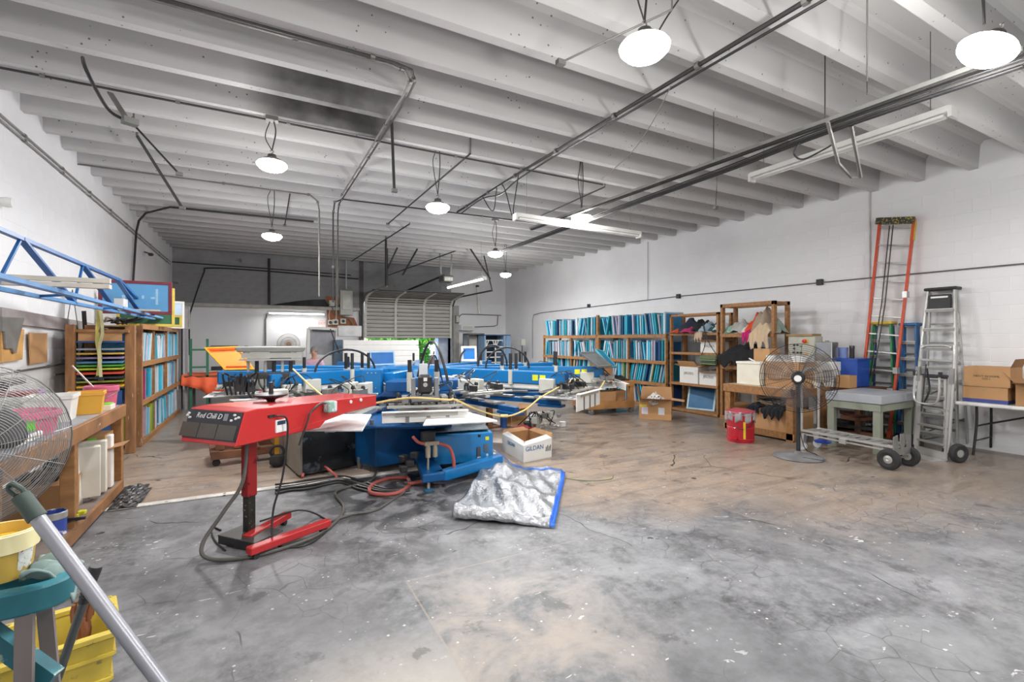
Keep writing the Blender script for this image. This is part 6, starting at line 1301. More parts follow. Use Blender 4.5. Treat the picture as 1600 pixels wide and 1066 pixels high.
# control box and things on the right end of the bench (they stand on the side counter behind)
t = thing('side_counter', 'dark wooden counter continuing behind the right workbench', 'counter', (8.75, 4.6, 0)); MB().bx(-.42, .42, -.62, .75, .78, .82).build('tabletop', woodd, t, bevel=.004)
for x in (-.38, .3):
    for y in (-.58, .65): MB().bx(x, x + .08, y, y + .08, 0, .78).build('leg', woodd, t, bevel=.003)
t = thing('carton_stack', 'white carton with a brown carton stacked under the control box', 'box', (8.62, 5.02, .822)); MB().bx(-.2, .2, -.25, .25, 0, .42).build('carton_body', card, t, bevel=.004)
cb = thing('control_box', 'grey electrical control box with a red emergency button on the right workbench', 'control box', (8.62, 5.02, 1.243))
MB().bx(-.12, .12, -.24, .24, 0, .42).build('enclosure', P('b5b4a8', 'enclosure_grey', .45), cb, bevel=.012); MB().bx(-.14, .14, -.2, .26, .42, .46).build('wooden_lid', P('9a7f55', 'lid_wood', .6), cb)
nx = (-1, 0, 0); Mx = frameM((0, -1, 0), nx)
MB().lathe([(0, 0), (.045, 0), (.045, .015), (0, .015)], c=(-.12, -.08, .33), M=Mx, n=20).build('button_ring', P('d8c23a', 'button_yellow'), cb); MB().lathe([(0, 0), (.02, 0), (.02, .03), (.036, .035), (.034, .05), (0, .055)], c=(-.125, -.08, .33), M=Mx, n=20).build('emergency_button', P('c21f24', 'button_red', .3), cb, smooth=True)
MB().lathe([(0, 0), (.04, 0), (.04, .015), (.02, .03), (0, .03)], c=(-.12, -.09, .07), M=Mx, n=16).build('rotary_switch', P('d88a2a', 'switch_orange'), cb)
for y, z in ((.12, .26), (.06, .26), (.12, .2), (.13, .13), (.06, .13), (.0, .13), (.0, .24)): MB().lathe([(0, 0), (.017, 0), (.017, .02), (0, .022)], c=(-.12, y, z), M=Mx, n=10).build('push_button', [black, P('3f8a4a', 'btn_green')][int(z == .24)], cb)
t = thing('paint_tin', 'shiny square metal tin right of the control box', 'tin', (8.45, 4.56, .823 + .42)); MB().bx(-.1, .1, -.13, .13, 0, .32).build('tin_body', P('c9c9c6', 'bright_tin', .2, metal=.9), t, bevel=.01); MB().cyl((0, 0, .32), (0, 0, .345), .03, n=14).build('screw_cap', alud, t)
g = jerz((8.45, 4.56, .823), .26, .34, .26, '', 'white carton on the counter below the shiny tin', fl=(0, 0, 0, 0)); MB().bx(-.13, .13, -.17, .17, .255, .26).build('lid', cardw, g)
t = thing('blue_bin', 'blue plastic bin on the dark counter behind the shiny tin', 'bin', (8.72, 4.34, .823)); MB().bx(-.2, .2, -.2, .2, 0, .46).build('bin_body', P('1f4aa0', 'royal_blue', .4), t, bevel=.015); MB().bx(-.215, .215, -.215, .215, .44, .47).build('bin_rim', P('1f4aa0', 'royal_blue', .4), t)
o = MB().bx(-.16, .16, -.18, .12, 0, .15).build('white_carton_block', cardw); o.location = (8.45, 4.56, .823 + .263); tag(o, 'flat white block between the tin and the carton on the counter', 'block')
bucket('spray_can', 'dark spray can standing on the blue bin', 'can', (8.66, 4.28, 1.295), .035, .2, P('2a2226', 'can_dark', .3), handle=False, taper=1)
bucket('jar', 'pale blue jar standing on the blue bin beside the spray can', 'jar', (8.66, 4.42, 1.295), .07, .17, P('7f93c9', 'jar_blue', .3), handle=False, taper=.95)
o = cloth('paper_bag', 'crumpled brown and white paper bag between the fan and the tin', 'bag', wz(8.05, 4.52), .28, .2, .42, P('d8c9b4', 'paper_bag', .8), 95)
t = thing('carton', 'small brown carton beside the paper bag on the workbench end', 'box', wz(8.02, 4.5 - .0)); t.location = (8.42, 4.24, .823); WM[t.name] = Matrix.Translation(t.location); MB().bx(-.12, .1, -.1, .1, 0, .2).build('carton_body', card, t, bevel=.003)
t = thing('dark_junk', 'dark heap of boards and rags on the floor behind the grey table', 'junk', (8.5, 4.2, 0))
for k in range(9): MB().box((random.uniform(-.35, .4), random.uniform(-.25, .25), .12 + .09 * (k % 4)), (random.uniform(.3, .6), random.uniform(.2, .4), .05), k).build('board', [woodd, black, P('3a322e', 'dark_rag'), woodd][k % 4], t)
# ================================================================== red waste can
q = Vector((6.72, 4.92, 0)); wc = thing('waste_can', 'red metal oily waste can with a grey bag and lid in front of the workbench', 'waste can', q)
rm = P('b3162a', 'can_red', .3, coat=.4, var=.08)
MB().lathe([(0, .02), (.19, .02), (.195, .0), (.2, .02), (.2, .40), (.206, .41), (.2, .42), (.185, .42), (.185, .04), (0, .04)], n=36).build('can_body', rm, wc, smooth=True)
MB().lathe([(.2, .04), (.21, .05), (.2, .06)], n=36).lathe([(.2, .22), (.206, .228), (.2, .236)], n=36).build('hoop', rm, wc, smooth=True)
def fb(u, v): a = 2 * PI * u; r = .205 + .012 * math.sin(9 * a) + .01 * math.sin(17 * a); return (r * math.cos(a), r * math.sin(a), .47 - .14 * v + .012 * math.sin(7 * a) * (1 + v))
MB().grid(fb, 60, 4).build('bin_bag', P('9a9698', 'bag_grey', .35, var=.2), wc, smooth=True, solid=.004)
MB().lathe([(0, .51), (.12, .505), (.205, .48), (.215, .46), (.205, .455), (0, .48)], n=36, sx=1.02).build('lid', P('a03a48', 'lid_dusty_red', .5), wc, smooth=True)
MB().box((-.14, -.17, .2), (.03, .02, .26), -.7).build('hazard_label', P('d9b52a', 'label_yellow'), wc); MB().box((-.22, -.06, .07), (.1, .08, .02), .3).build('foot_pedal', rm, wc)
MB().tube([(-.2, -.02, .26), (-.16, -.16, .22), (-.02, -.215, .30), (.06, -.2, .38)], .006, 6, smooth_pts=5).build('handle', black, wc)
# ================================================================== pedestal fan on the right
rb = F(1240, 716); fcz = AD(1237, 590, 6.3)
cage_fan('black wire pedestal fan with a white badge in front of the right workbench', Vector((6.33, 3.78, 1.09)), .455, (-6.3, -3.6, .1), P('2a2b2e', 'black_wire', .4), P('66606099'[:6], 'fan_blade_dark', .3, alpha=.28), rings=17, wire=.0022, polem=P('26282c', 'pole_black', .4))
# ================================================================== grey table
gt = thing('surface_table', 'heavy grey slab on a pale green grey wooden stand', 'table', (8.05, 3.74, 0), rz=.03)
gm2 = P('8a8f80', 'stand_green_grey', .55, var=.08); 
MB().bx(-.53, .56, -.37, .35, .705, .825).build('slab', P('a4a8ae', 'granite_grey', .35, var=.05, sc=30), gt, bevel=.006)
for x in (-.5, .45):
    for y in (-.34, .25): MB().bx(x, x + .09, y, y + .09, 0, .70).build('leg', gm2, gt, bevel=.004)
for a in ((-.5, .54, -.35, -.32, .60, .70), (-.5, .54, .31, .34, .60, .70), (-.51, -.48, -.35, .34, .60, .70), (.51, .54, -.35, .34, .60, .70)): MB().bx(*a).build('apron', gm2, gt)
# ================================================================== ladders
def ladder(name, label, bl_, br_, tl_, tr_, nr, mr, rw=.03, rd=.075, rungm=alu, feet=None, cat='ladder', rungd=.03, flat=False):
    t = thing(name, label, cat, (bl_ + br_) / 2); n = (tl_ - bl_).cross(br_ - bl_).normalized(); s = (br_ - bl_).normalized()
    for a, b_ in ((bl_, tl_), (br_, tr_)):
        MB().bar(a, b_, rd, rw, up=s).build('rail', mr, t, world=True, bevel=.003)
        if feet: MB().bar(a - (b_ - a).normalized() * .0, a + (b_ - a).normalized() * .12, rd * 1.25, rw * 1.5, up=s).build('foot', feet, t, world=True, bevel=.006)
    for k in range(nr):
        f = (k + .7) / (nr + .2); a, b_ = bl_.lerp(tl_, f), br_.lerp(tr_, f)
        if flat: MB().bar(a, b_, rd, .022, up=(0, 0, 1)).build('step', rungm, t, world=True, bevel=.003)
        else: MB().bar(a, b_, rungd, .028, up=(tl_ - bl_)).build('rung', rungm, t, world=True, bevel=.004)
    return t
orr = P('c74a2a', 'ladder_orange', .4, var=.12, coat=.2); lbl = P('c9b02a', 'ladder_yellow', .5)
V_ = Vector
el = ladder('extension_ladder', 'tall orange fibreglass extension ladder leaning against the right wall', V_((8.99, 4.36, 0)), V_((9.08, 3.94, 0)), V_((9.32, 4.17, 3.66)), V_((9.34, 3.70, 3.56)), 12, orr, rw=.035, rd=.085, feet=P('d8502f', 'foot_orange'))
MB().bar(V_((9.27, 4.21, 3.62)), V_((9.27, 3.68, 3.52)), .05, .11, up=(0, 0, 1)).build('top_brace', P('2a2a26', 'ladder_dark_label', .5, col2=srgb('b5a52a'), thr=.55, sc=20), el, world=True, bevel=.004)
MB().bar(V_((9.31, 3.72, 3.2)), V_((9.33, 3.70, 3.50)), .05, .05).build('yellow_sticker', lbl, el, world=True)
for dx in (-.02, .03): MB().tube([V_((9.26, 3.98 + dx, 3.5)), V_((9.16, 4.05 + dx, 2.2)), V_((9.0, 4.16 + dx, .9))], .009, 6).build('hoist_rope', black, el, world=True)
for z in (2.33, 1.1): f = z / 3.6; MB().box(V_((9.02 + .33 * f * 1.0, 3.93 - .24 * f, z)), (.09, .06, .1)).build('bracket_clip', alu, el, world=True)
def stepladder(label, x, y0, y1, h, m, topm, n, lean=.14, back=True, spread=.1, bm=None, tool=False):
    t = thing('stepladder', label, 'ladder', (x, (y0 + y1) / 2, 0)); ym_ = (y0 + y1) / 2; w0 = (y1 - y0) / 2; w1 = w0 - spread
    F0 = [V_((x - lean * 2.2, ym_ + w0, 0)), V_((x - lean * 2.2, ym_ - w0, 0))]; F1 = [V_((x, ym_ + w1, h)), V_((x, ym_ - w1, h))]
    for a, b_ in zip(F0, F1): MB().bar(a, b_, .07, .028, up=(0, 1, 0)).build('front_rail', m, t, world=True, bevel=.003)
    for k in range(n):
        f = (k + 1) / (n + 1); a, b_ = F0[0].lerp(F1[0], f), F0[1].lerp(F1[1], f); MB().bar(a, b_, .09, .022).build('step', alu, t, world=True, bevel=.003); MB().bar(a + V_((-.045, 0, -.02)), b_ + V_((-.045, 0, -.02)), .006, .04).build('step_lip', alud, t, world=True)
    G0 = [V_((x + .12, ym_ + w0 * .95, 0)), V_((x + .12, ym_ - w0 * .95, 0))]; G1 = [V_((x + .07, ym_ + w1, h - .02)), V_((x + .07, ym_ - w1, h - .02))]
    for a, b_ in zip(G0, G1): MB().bar(a, b_, .04, .022, up=(0, 1, 0)).build('rear_rail', bm or m, t, world=True, bevel=.002)
    for k in range(n - 1):
        f = (k + 1.3) / (n + 1); MB().bar(G0[0].lerp(G1[0], f), G0[1].lerp(G1[1], f), .02, .025).build('rear_brace', alud, t, world=True)
    for k in (0, 2): f = (k + .4) / (n + 1); MB().bar(G0[0].lerp(G1[0], f), G0[1].lerp(G1[1], f + .13), .01, .02).build('diagonal_brace', alud, t, world=True)
    MB().box(V_((x + .03, ym_, h + .02)), (.2, w1 * 2 + .08, .045)).build('top_cap', topm, t, world=True, bevel=.012)
    if tool: MB().box(V_((x - .05, ym_, h - .19)), (.05, w1 * 2 - .05, .24)).build('tool_tray', black, t, world=True, bevel=.01); MB().box(V_((x - .08, ym_, h - .11)), (.01, w1 * 1.3, .025)).build('tray_slot', alu, t, world=True)
    for a in F0: MB().bar(a, a + V_((.01, 0, .07)), .085, .04, up=(0, 1, 0)).build('foot', rubber, t, world=True)
    return t
stepladder('green fibreglass stepladder with a yellow top behind the orange ladder', 9.28, 3.90, 4.34, 1.86, P('2f8a55', 'ladder_green', .4, var=.1), P('d8b52a', 'cap_yellow', .5), 6, lean=.03, bm=P('1f4f8a', 'rail_navy', .4))
stepladder('blue fibreglass stepladder folded behind the right rail of the orange ladder', 9.30, 3.62, 3.88, 1.83, P('24639a', 'ladder_blue', .4, var=.1), P('24639a', 'ladder_blue', .4), 6, lean=.03, spread=.04)
stepladder('tall aluminium stepladder with a black top tray behind the upright hand truck', 9.24, 3.04, 3.60, 2.36, P('b5b5b1', 'ladder_alu', .35, metal=.5), P('1e1f22', 'cap_black', .5), 7, lean=.13, spread=.12, tool=True)
stepladder('short aluminium stepladder folded behind the hand truck', 8.62, 3.02, 3.38, 1.05, P('c2c2be', 'ladder_alu2', .35, metal=.5), P('2a2b2e', 'cap_dark', .5), 3, lean=.05, spread=.03)
# ================================================================== hand trucks
tubm = P('c3c3c1', 'truck_alu', .3, metal=.6, var=.05)
ht = thing('hand_truck', 'upright aluminium hand truck with black tyres in front of the stepladders', 'hand truck', (8.12, 3.02, 0))
a, b_ = V_((8.18, 3.24, 0)), V_((7.98, 2.80, 0)); s = (b_ - a).normalized(); W_ = (b_ - a).length; lean = V_((.42, -.2, 0)).normalized() * .09; nn = V_((-s.y, s.x, 0)); nn = nn if nn.x < 0 else -nn
zt_ = 1.52
MB().tube([a + Z * .12, a + lean + Z * (zt_ - .12), a + lean + s * .04 + Z * (zt_ - .03), a + lean + s * .12 + Z * zt_, b_ + lean - s * .12 + Z * zt_, b_ + lean - s * .04 + Z * (zt_ - .03), b_ + lean + Z * (zt_ - .12), b_ + Z * .12], .019, 10, smooth_pts=4).build('frame_tube', tubm, ht, world=True, smooth=True)
for f in (.0, 1): q = a.lerp(b_, f); MB().bar(q + Z * .02 + s * (.03 if f == 0 else -.03), q + Z * 1.1 + lean * .7 + s * (.03 if f == 0 else -.03), .03, .045).build('channel', tubm, ht, world=True, bevel=.003); MB().bar(q + lean * .75 + Z * 1.02 + nn * .02, q + lean * .85 + Z * 1.22 + nn * .02, .05, .05).build('grip_clamp', alud, ht, world=True)
for z in (1.32, .66, .42, .2): MB().bar(a + Z * z + lean * z * .6, b_ + Z * z + lean * z * .6, .03, .03).build('cross_bar', tubm, ht, world=True, bevel=.003)
MB().tube([a + s * .07 + Z * 1.16 + nn * .05, a + s * .06 + Z * .86 + nn * .07, a + s * .12 + Z * .74 + nn * .08, b_ - s * .12 + Z * .74 + nn * .08, b_ - s * .06 + Z * .86 + nn * .07, b_ - s * .07 + Z * 1.16 + nn * .05], .014, 8, smooth_pts=4).build('loop_handle', tubm, ht, world=True, smooth=True)
for f in (.12, .88): MB().cyl(a.lerp(b_, f) + Z * 1.10 + nn * .05, a.lerp(b_, f) + Z * 1.17 + nn * .05, .024, n=10).build('black_grip', black, ht, world=True)
MB().bar(a + s * .1 + Z * 1.26 + lean * .8, a + s * .1 + Z * .6, .012, .012).build('strut_rod', black, ht, world=True)
MB().hexa([a + nn * .02 + Z * .0, b_ + nn * .02 + Z * .0, b_ + nn * .24 + Z * 0, a + nn * .24 + Z * 0, a + nn * .02 + Z * .012, b_ + nn * .02 + Z * .012, b_ + nn * .24 + Z * .008, a + nn * .24 + Z * .008]).build('toe_plate', tubm, ht, world=True)
MB().bar(a + Z * .06, b_ + Z * .06, .02, .1).build('heel_bar', tubm, ht, world=True)
for q, d_2 in ((a, -1), (b_, 1)):
    c_ = q + s * .07 * d_2 - nn * .07 + Z * .125
    ty_ = MB().lathe([(.05, -.03), (.1, -.036), (.122, -.02), (.125, 0), (.122, .02), (.1, .036), (.05, .03)], c=c_, M=frameM(Z, s), n=24).build('tyre', rubber, ht, world=True, smooth=True)
    MB().lathe([(0, -.025), (.055, -.025), (.055, .025), (0, .025)], c=c_, M=frameM(Z, s), n=18).build('wheel_hub', alu, ty_, world=True, smooth=True)
MB().tube([a + lean * .8 + Z * 1.2 + s * .08 - nn * .03, a + s * .12 + Z * .9 - nn * .1, a + s * .05 + Z * .65 - nn * .05], .012, 6, smooth_pts=5).build('bungee_cord', black, ht, world=True)
# platform truck
pt_ = thing('platform_truck', 'low aluminium platform truck with a loop handle between the fan and the ladders', 'platform truck', (7.0, 3.4, 0))
p1, p2 = V_((7.13, 4.08, 0)), V_((7.06, 2.93, 0)); dd_ = (p2 - p1).normalized(); ss = V_((-dd_.y, dd_.x, 0)); zz_ = .285
for k in (-1, 1):
    MB().bar(p1 + ss * .17 * k + Z * zz_, p2 + ss * .17 * k + Z * (zz_ - .01), .05, .03).build('side_rail', tubm, pt_, world=True, bevel=.004)
    MB().bar(p1 + ss * .17 * k + Z * (zz_ - .05), p2 + ss * .17 * k + Z * (zz_ - .06), .02, .02).build('side_rail', tubm, pt_, world=True)
for k in range(9): q = p1.lerp(p2, .03 + k * .117); MB().bar(q + ss * -.17 + Z * (zz_ + .0), q + ss * .17 + Z * zz_, .035 if k % 2 else .06, .02).build('cross_slat', [tubm, alu][k % 2], pt_, world=True)
for q, d_2 in ((p1, 1), (p1, -1)):
    c_ = q + ss * .17 * d_2 + Z * .062; MB().lathe([(0, -.018), (.045, -.02), (.062, -.014), (.062, .014), (.045, .02), (0, .018)], c=c_, M=frameM(Z, ss), n=20).build('castor_wheel', P('b8bcbf', 'castor_grey', .4), pt_, world=True, smooth=True)
    MB().hexa([c_ + v for v in (ss * -.03 + dd_ * -.02, ss * .03 + dd_ * -.02, ss * .03 + dd_ * .02, ss * -.03 + dd_ * .02)] + [c_ + v + Z * .18 for v in (ss * -.045 + dd_ * -.05, ss * .045 + dd_ * -.05, ss * .045 + dd_ * .05, ss * -.045 + dd_ * .05)]).build('castor_fork', alu, pt_, world=True)
for k in (-1, 1):
    c_ = p2 + ss * .21 * k + Z * .125 + dd_ * -.03
    ty_ = MB().lathe([(.05, -.03), (.09, -.045), (.12, -.035), (.128, 0), (.12, .035), (.09, .045), (.05, .03)], c=c_, M=frameM(Z, ss), n=28).build('tyre', rubber, pt_, world=True, smooth=True)
    MB().lathe([(0, -.02), (.02, -.035), (.06, -.025), (.062, .025), (.02, .035), (0, .02)], c=c_, M=frameM(Z, ss), n=20).build('wheel_hub', alu, ty_, world=True, smooth=True)
MB().cyl(p2 + ss * -.2 + Z * .125 + dd_ * -.03, p2 + ss * .2 + Z * .125 + dd_ * -.03, .012, n=10).build('axle', alu, pt_, world=True)
w2 = .19; tp = [p2 + ss * x + Z * z for x, z in ((-w2, .17), (w2, .17), (w2, .40), (.1, .42), (.1, .26), (.04, .24), (.04, .43), (-.04, .43), (-.04, .24), (-.1, .26), (-.1, .42), (-w2, .40))]
MB().prism(tp, dd_ * .0, dd_ * .012).build('nose_plate', P('8f8f8c', 'nose_steel', .4, metal=.5), pt_, world=True)
h0, h1 = p1 + ss * -.19 + Z * zz_, p1 + ss * .19 + Z * zz_
MB().tube([h0, h0 + Z * .76, h0.lerp(h1, .12) + Z * .86, h0.lerp(h1, .5) + Z * .9, h0.lerp(h1, .88) + Z * .86, h1 + Z * .76, h1], .017, 10, smooth_pts=5).build('handle_tube', tubm, pt_, world=True, smooth=True)
MB().lathe([(0, 0), (.1, 0), (.11, .02), (.05, .04), (0, .04)], c=p1 + dd_ * .18 + Z * .13, n=20).build('blue_disc', P('2448b8', 'disc_blue', .4), pt_, world=True, smooth=True)
MB().box(p1.lerp(p2, .5) + ss * -.2 + Z * .24, (.05, .08, .06)).build('latch', alu, pt_, world=True)
# ================================================================== folding table and cartons
ft = thing('folding_table', 'white folding table with black steel legs along the right wall', 'table', (9.03, 2.0, 0))
MB().bx(8.66, 9.41, 1.12, 2.97, .685, .73).build('tabletop', P('d9d9d6', 'table_white', .5), ft, world=True, bevel=.012)
for y in (2.78, 1.32):
    for x, k in ((8.80, -1), (9.3, 1)): MB().tube([(x, y, .685), (x + .0, y, .42), (x - .05 * -k, y + .02, 0)], .016, 8, smooth_pts=4).build('leg', black, ft, world=True, smooth=True)
    MB().cyl((8.80, y, .40), (9.3, y, .40), .013, n=8).build('cross_bar', black, ft, world=True); MB().cyl((8.80, y, .2), (9.3, y, .2), .01, n=8).build('cross_bar', black, ft, world=True)
    MB().cyl((9.05, y, .4), (9.05, y + (.0 + (-.7 if y > 2 else .7)), .67), .013, n=8).build('brace', black, ft, world=True)
g = carton('carton', 'brown carton with a blue band, lower of the two stacked on the folding table', (9.02, 2.70, .732), .42, .46, .22, closed=True)
MB().bx(-.212, .212, -.232, .232, 0, .05).build('blue_band', P('3f4a8a', 'band_blue'), g); MB().bx(-.205, .205, -.225, .225, .05, .221).build('shrink_face', P('a08a7c', 'kraft_grey', .7), g)
g = carton('carton', 'closed brown carton with faint lettering, top of the stack on the folding table', (9.02, 2.68, .955), .44, .47, .27, flaps=(1, 0, 0, 0), fa=(1.2, 0, 0, 0), fl=.12)
MB().bx(-.215, .215, -.23, .23, .262, .27).build('lid', card, g); text('carton_lettering', 'HEAVY IN DOME\nSIZE L', .035, P('3a322c', 'stamp_ink'), g, V_((8.799, 2.68, 1.08)), frameM((0, -1, 0), (-1, 0, 0)))
g = carton('carton', 'open brown carton on the folding table at the right edge of the photo', (9.0, 2.16, .732), .44, .46, .28, flaps=(1, 1, 1, 1), fa=(.3, .2, .9, .15), fl=.2)
# ================================================================== wooden cart, open carton
wc_ = thing('wooden_cart', 'wooden cart on castors in front of the screen racks', 'cart', (6.80, 8.42, 0), rz=-.12)
cw = P('b3824f', 'cart_wood', .6, var=.2, sc=4)
MB().bx(-.56, .56, -.38, .38, .66, .70).build('cart_top', cw, wc_, bevel=.004); MB().bx(-.56, .56, -.38, .38, .14, .17).build('cart_shelf', cw, wc_)
for a in ((-.56, .56, -.40, -.37, .58, .67), (-.56, .56, .37, .40, .58, .67), (-.57, -.54, -.38, .38, .58, .67), (.54, .57, -.38, .38, .58, .67), (-.56, .56, -.40, -.37, .11, .26), (-.56, .56, .37, .40, .11, .26), (-.57, -.54, -.38, .38, .11, .22), (.54, .57, -.38, .38, .11, .22)): MB().bx(*a).build('cart_rail', cw, wc_, bevel=.003)
for x in (-.55, .46):
    for y in (-.39, .30): MB().bx(x, x + .09, y, y + .09, .12, .67).build('cart_post', cw, wc_, bevel=.003); MB().cyl((x + .045, y + .02, .055), (x + .045, y + .07, .055), .055, n=16).build('castor', P('77777a', 'castor_dark', .5), wc_, smooth=True); MB().bx(x + .02, x + .07, y + .01, y + .08, .06, .12).build('castor_fork', alu, wc_)
R2 = Matrix.Rotation(-.12, 3, 'Z')
def oc(x, y, z): q = R2 @ V_((x, y, 0)); return (6.80 + q.x, 8.42 + q.y, z)
carton('carton', 'brown carton with a white label inside the wooden cart', oc(-.12, -.15, .172), .5, .34, .3, closed=True, rz=-.12); carton('carton', 'smaller brown carton at the right end inside the wooden cart', oc(.33, -.05, .172), .26, .3, .3, closed=True, rz=-.1)
carton('carton', 'open brown carton with papers on top of the wooden cart', oc(.05, .1, .702), .36, .3, .26, flaps=(1, 1, 1, 1), fa=(1.3, .8, .9, 1.2), rz=.2, fl=.12)
cloth('garment', 'dark cloth bundle on the right end of the wooden cart top', 'cloth', oc(.33, -.12, .702), .3, .45, .1, P('201c1e', None, .9), 40)
g = carton('carton', 'open brown carton full of rags on the floor in front of the clothes shelf', (7.14, 7.16, 0), .62, .36, .40, flaps=(1, 1, 1, 1), fa=(.15, -.1, 1.1, 1.35), rz=-.85, fl=.24)
M_ = Matrix.Rotation(-.85, 3, 'Z')
for x, hx in ((-.2, 'd6cfe0'), (.12, 'd9dbe0')): MB().bx(x - .06, x + .06, -.1825, -.18, .1, .24).build('shipping_label', P(hx, None, .5), g)
MB().bx(-.3, -.16, -.183, -.18, .24, .29).build('shipping_label', P('d8c23a', 'label_yellow2'), g)
cloth('garment', 'white and black rags heaped in the open carton on the floor', 'rags', (7.14, 7.16, .30), .5, .32, .2, P('d2cfcc', 'rag_white', .9, var=.1, col2=(.03, .03, .03), thr=.57, sc=12), 41)
# ================================================================== back of the hall
# wiring board with boxes
bq = AY(517, 490, YB - .1)
t = thing('wiring_board', 'brown plywood board with grey electrical boxes left of the garage door', 'board', bq)
MB().prism([AY(509, 463, YB - .08), AY(533, 464, YB - .08), AY(534, 494, YB - .08), AY(553, 497, YB - .08), AY(560, 512, YB - .08), AY(512, 511, YB - .08)], (0, 0, 0), (0, -.03, 0)).build('plywood', P('9a5a34', 'plywood_brown', .6, var=.25), t, world=True)
for px, py, w_, h_ in ((518.5, 474, .2, .22), (516, 504, .14, .18), (524, 503.5, .2, .2), (536, 502, .2, .2)):
    q = AY(px, py, YB - .15); o = MB().box(q, (w_, .1, h_)).build('outlet_box', greym, t, world=True, bevel=.012)
    if py > 490: MB().cyl(q + V_((0, -.07, 0)), q + V_((0, -.045, 0)), .055, n=14).build('outlet_face', black, t, world=True)
t = thing('breaker_panel', 'pale grey breaker panel beside the garage door', 'panel', AY(541, 472, YB - .2))
MB().bx(-.22, .22, -.08, .12, -.48, .42).build('panel_box', greym, t, bevel=.02); MB().bx(-.15, .15, -.11, -.08, -.28, .28).build('panel_door', P('d2d2ca', 'panel_door', .4), t, bevel=.012)
for px, y0 in ((512, 463), (525.5, 500), (541, 452)): MB().tube([AY(px, 305 + (px - 512), 12.5 if 0 else YB - .2), AY(px, y0, YB - .2)], .02, 6).build('riser_pipe', P('c9c9c2', 'riser', .5), t, world=True) if px != 512 else None
MB().tube([AY(519, 480, YB - .18), AY(524, 490, YB - .18), AY(545, 498, YB - .18), AY(553, 510, YB - .2), AY(566, 533, YB - .25)], .022, 6, smooth_pts=5).build('flex_conduit', P('8c7a70', 'flex', .5), t, world=True, smooth=True)
MB().tube([AY(517, 480, YB - .18), AY(514, 492, YB - .18), AY(515, 500, YB - .18)], .014, 6, smooth_pts=4).build('flex_conduit', greym, t, world=True)
t = thing('exit_sign', 'faint red lettered exit sign on the back wall left of the wiring board', 'sign', AY(503, 506, YB - .04)); MB().bx(-.13, .13, -.02, .02, -.13, .12).build('sign_panel', P('e9dcd8', 'sign_white', .5), t, bevel=.005)
text('sign_lettering', 'EXIT', .12, P('d8806e', 'sign_red'), t, AY(503, 506, YB - .04) + V_((0, -.022, 0)), frameM((1, 0, 0), (0, -1, 0)))
# large white framed grey board, slate panel
t = thing('exposure_table', 'large grey board in a white metal frame standing behind the press', 'board', AY(505, 545, 15.2))
pA, pB, pC, pD = AY(481, 553, 15.2), AY(524, 556, 15.2), AY(527, 515, 15.2), AY(482, 513, 15.2)
MB().prism([pA, pB, pC, pD], (0, 0, 0), (0, .04, 0)).build('grey_panel', P('9b9da3', 'panel_grey', .5), t, world=True)
for a, b_ in ((pA, pD), (pD, pC), (pC, pB)): MB().bar(a, b_, .09, .09).build('frame_bar', whitem, t, world=True, bevel=.01)
for q in (pA, pB): MB().bar(q, V_((q.x, q.y, 0)), .08, .08).build('leg', whitem, t, world=True)
MB().bar(pD + V_((.1, -.06, -.06)), pC + V_((-.1, -.06, -.05)), .03, .05).build('gas_strut', black, t, world=True); MB().box(pC + V_((.35, -.05, -.05)), (.7, .12, .34)).build('control_head', P('cfd0ce', 'ctrl_head', .4), t, world=True, bevel=.02)
t = thing('slate_cabinet', 'slate blue cabinet side between the grey board and the white panel', 'cabinet', AY(529, 545, 14.9)); q0, q1 = AY(522, 531, 14.9), AY(536, 552, 14.9)
MB().bx(q0.x, q1.x, 14.9, 15.4, 0, q0.z).build('cabinet_body', P('5a7184', 'slate_blue', .5), t, world=True, bevel=.01)
MB().tube([AY(516, 514, 14.7), AY(524, 535, 14.7), AY(530, 552, 14.6)], .018, 6, smooth_pts=4).build('hanging_hose', pipeD, t, world=True)
# white ribbed panel
t = thing('ribbed_board', 'large white ribbed board with rounded corners standing before the garage door', 'board', AY(595, 560, 14.4))
qa, qb = AY(536, 532, 14.4), AY(655, 539, 14.4)
outl = [V_((qa.x, 14.4, 0.02)), V_((qb.x, 14.4, .02)), V_((qb.x, 14.4, qb.z - .12)), V_((qb.x - .04, 14.4, qb.z - .04)), V_((qb.x - .12, 14.4, qb.z)), V_((qa.x, 14.4, qa.z))]
MB().prism(outl, (0, 0, 0), (0, .12, 0)).build('panel_body', mat('panel_white', (.88, .88, .87), .5, var=.03), t, world=True, bevel=.01)
for k in range(9): z = .12 + k * .165; MB().bx(qa.x + .01, qb.x - .02, 14.385, 14.4, z, z + .145).build('rib', mat('panel_white', (.88, .88, .87), .5, var=.03), t, world=True, bevel=.005)
# wall fan
fw_ = thing('wall_fan', 'round white wall fan low on the back wall left of the grey board', 'fan', AY(451, 538, YB - .25))
for r in (.36, .24, .12): MB().tube([(r * math.cos(a), -.1 * (1 - (r / .36) ** 2), r * math.sin(a)) for a in [2 * PI * i / 28 for i in range(28)]], .01, 5, closed=True).build('ring', P('9b9b9b', 'ring_grey'), fw_)
MB().lathe([(0, 0), (.35, 0), (.35, .02), (0, .02)], M=Matrix.Rotation(PI / 2, 3, 'X'), n=28).build('guard_disc', P('d6d3d2', 'guard_white', .5), fw_); MB().cyl((0, -.12, 0), (0, .2, 0), .09, n=16).build('motor', P('9a7f6c', 'motor_brown', .5), fw_); MB().bx(-.04, .04, 0, .25, -.4, 0).build('stand', whitem, fw_)
pipe('conduit', 'vertical conduit on the white back wall under the lit fluorescent strip', [AY(418, 490, YB - .05), AY(415, 500, YB - .05), AY(415, 540, YB - .05)], .03, galv)
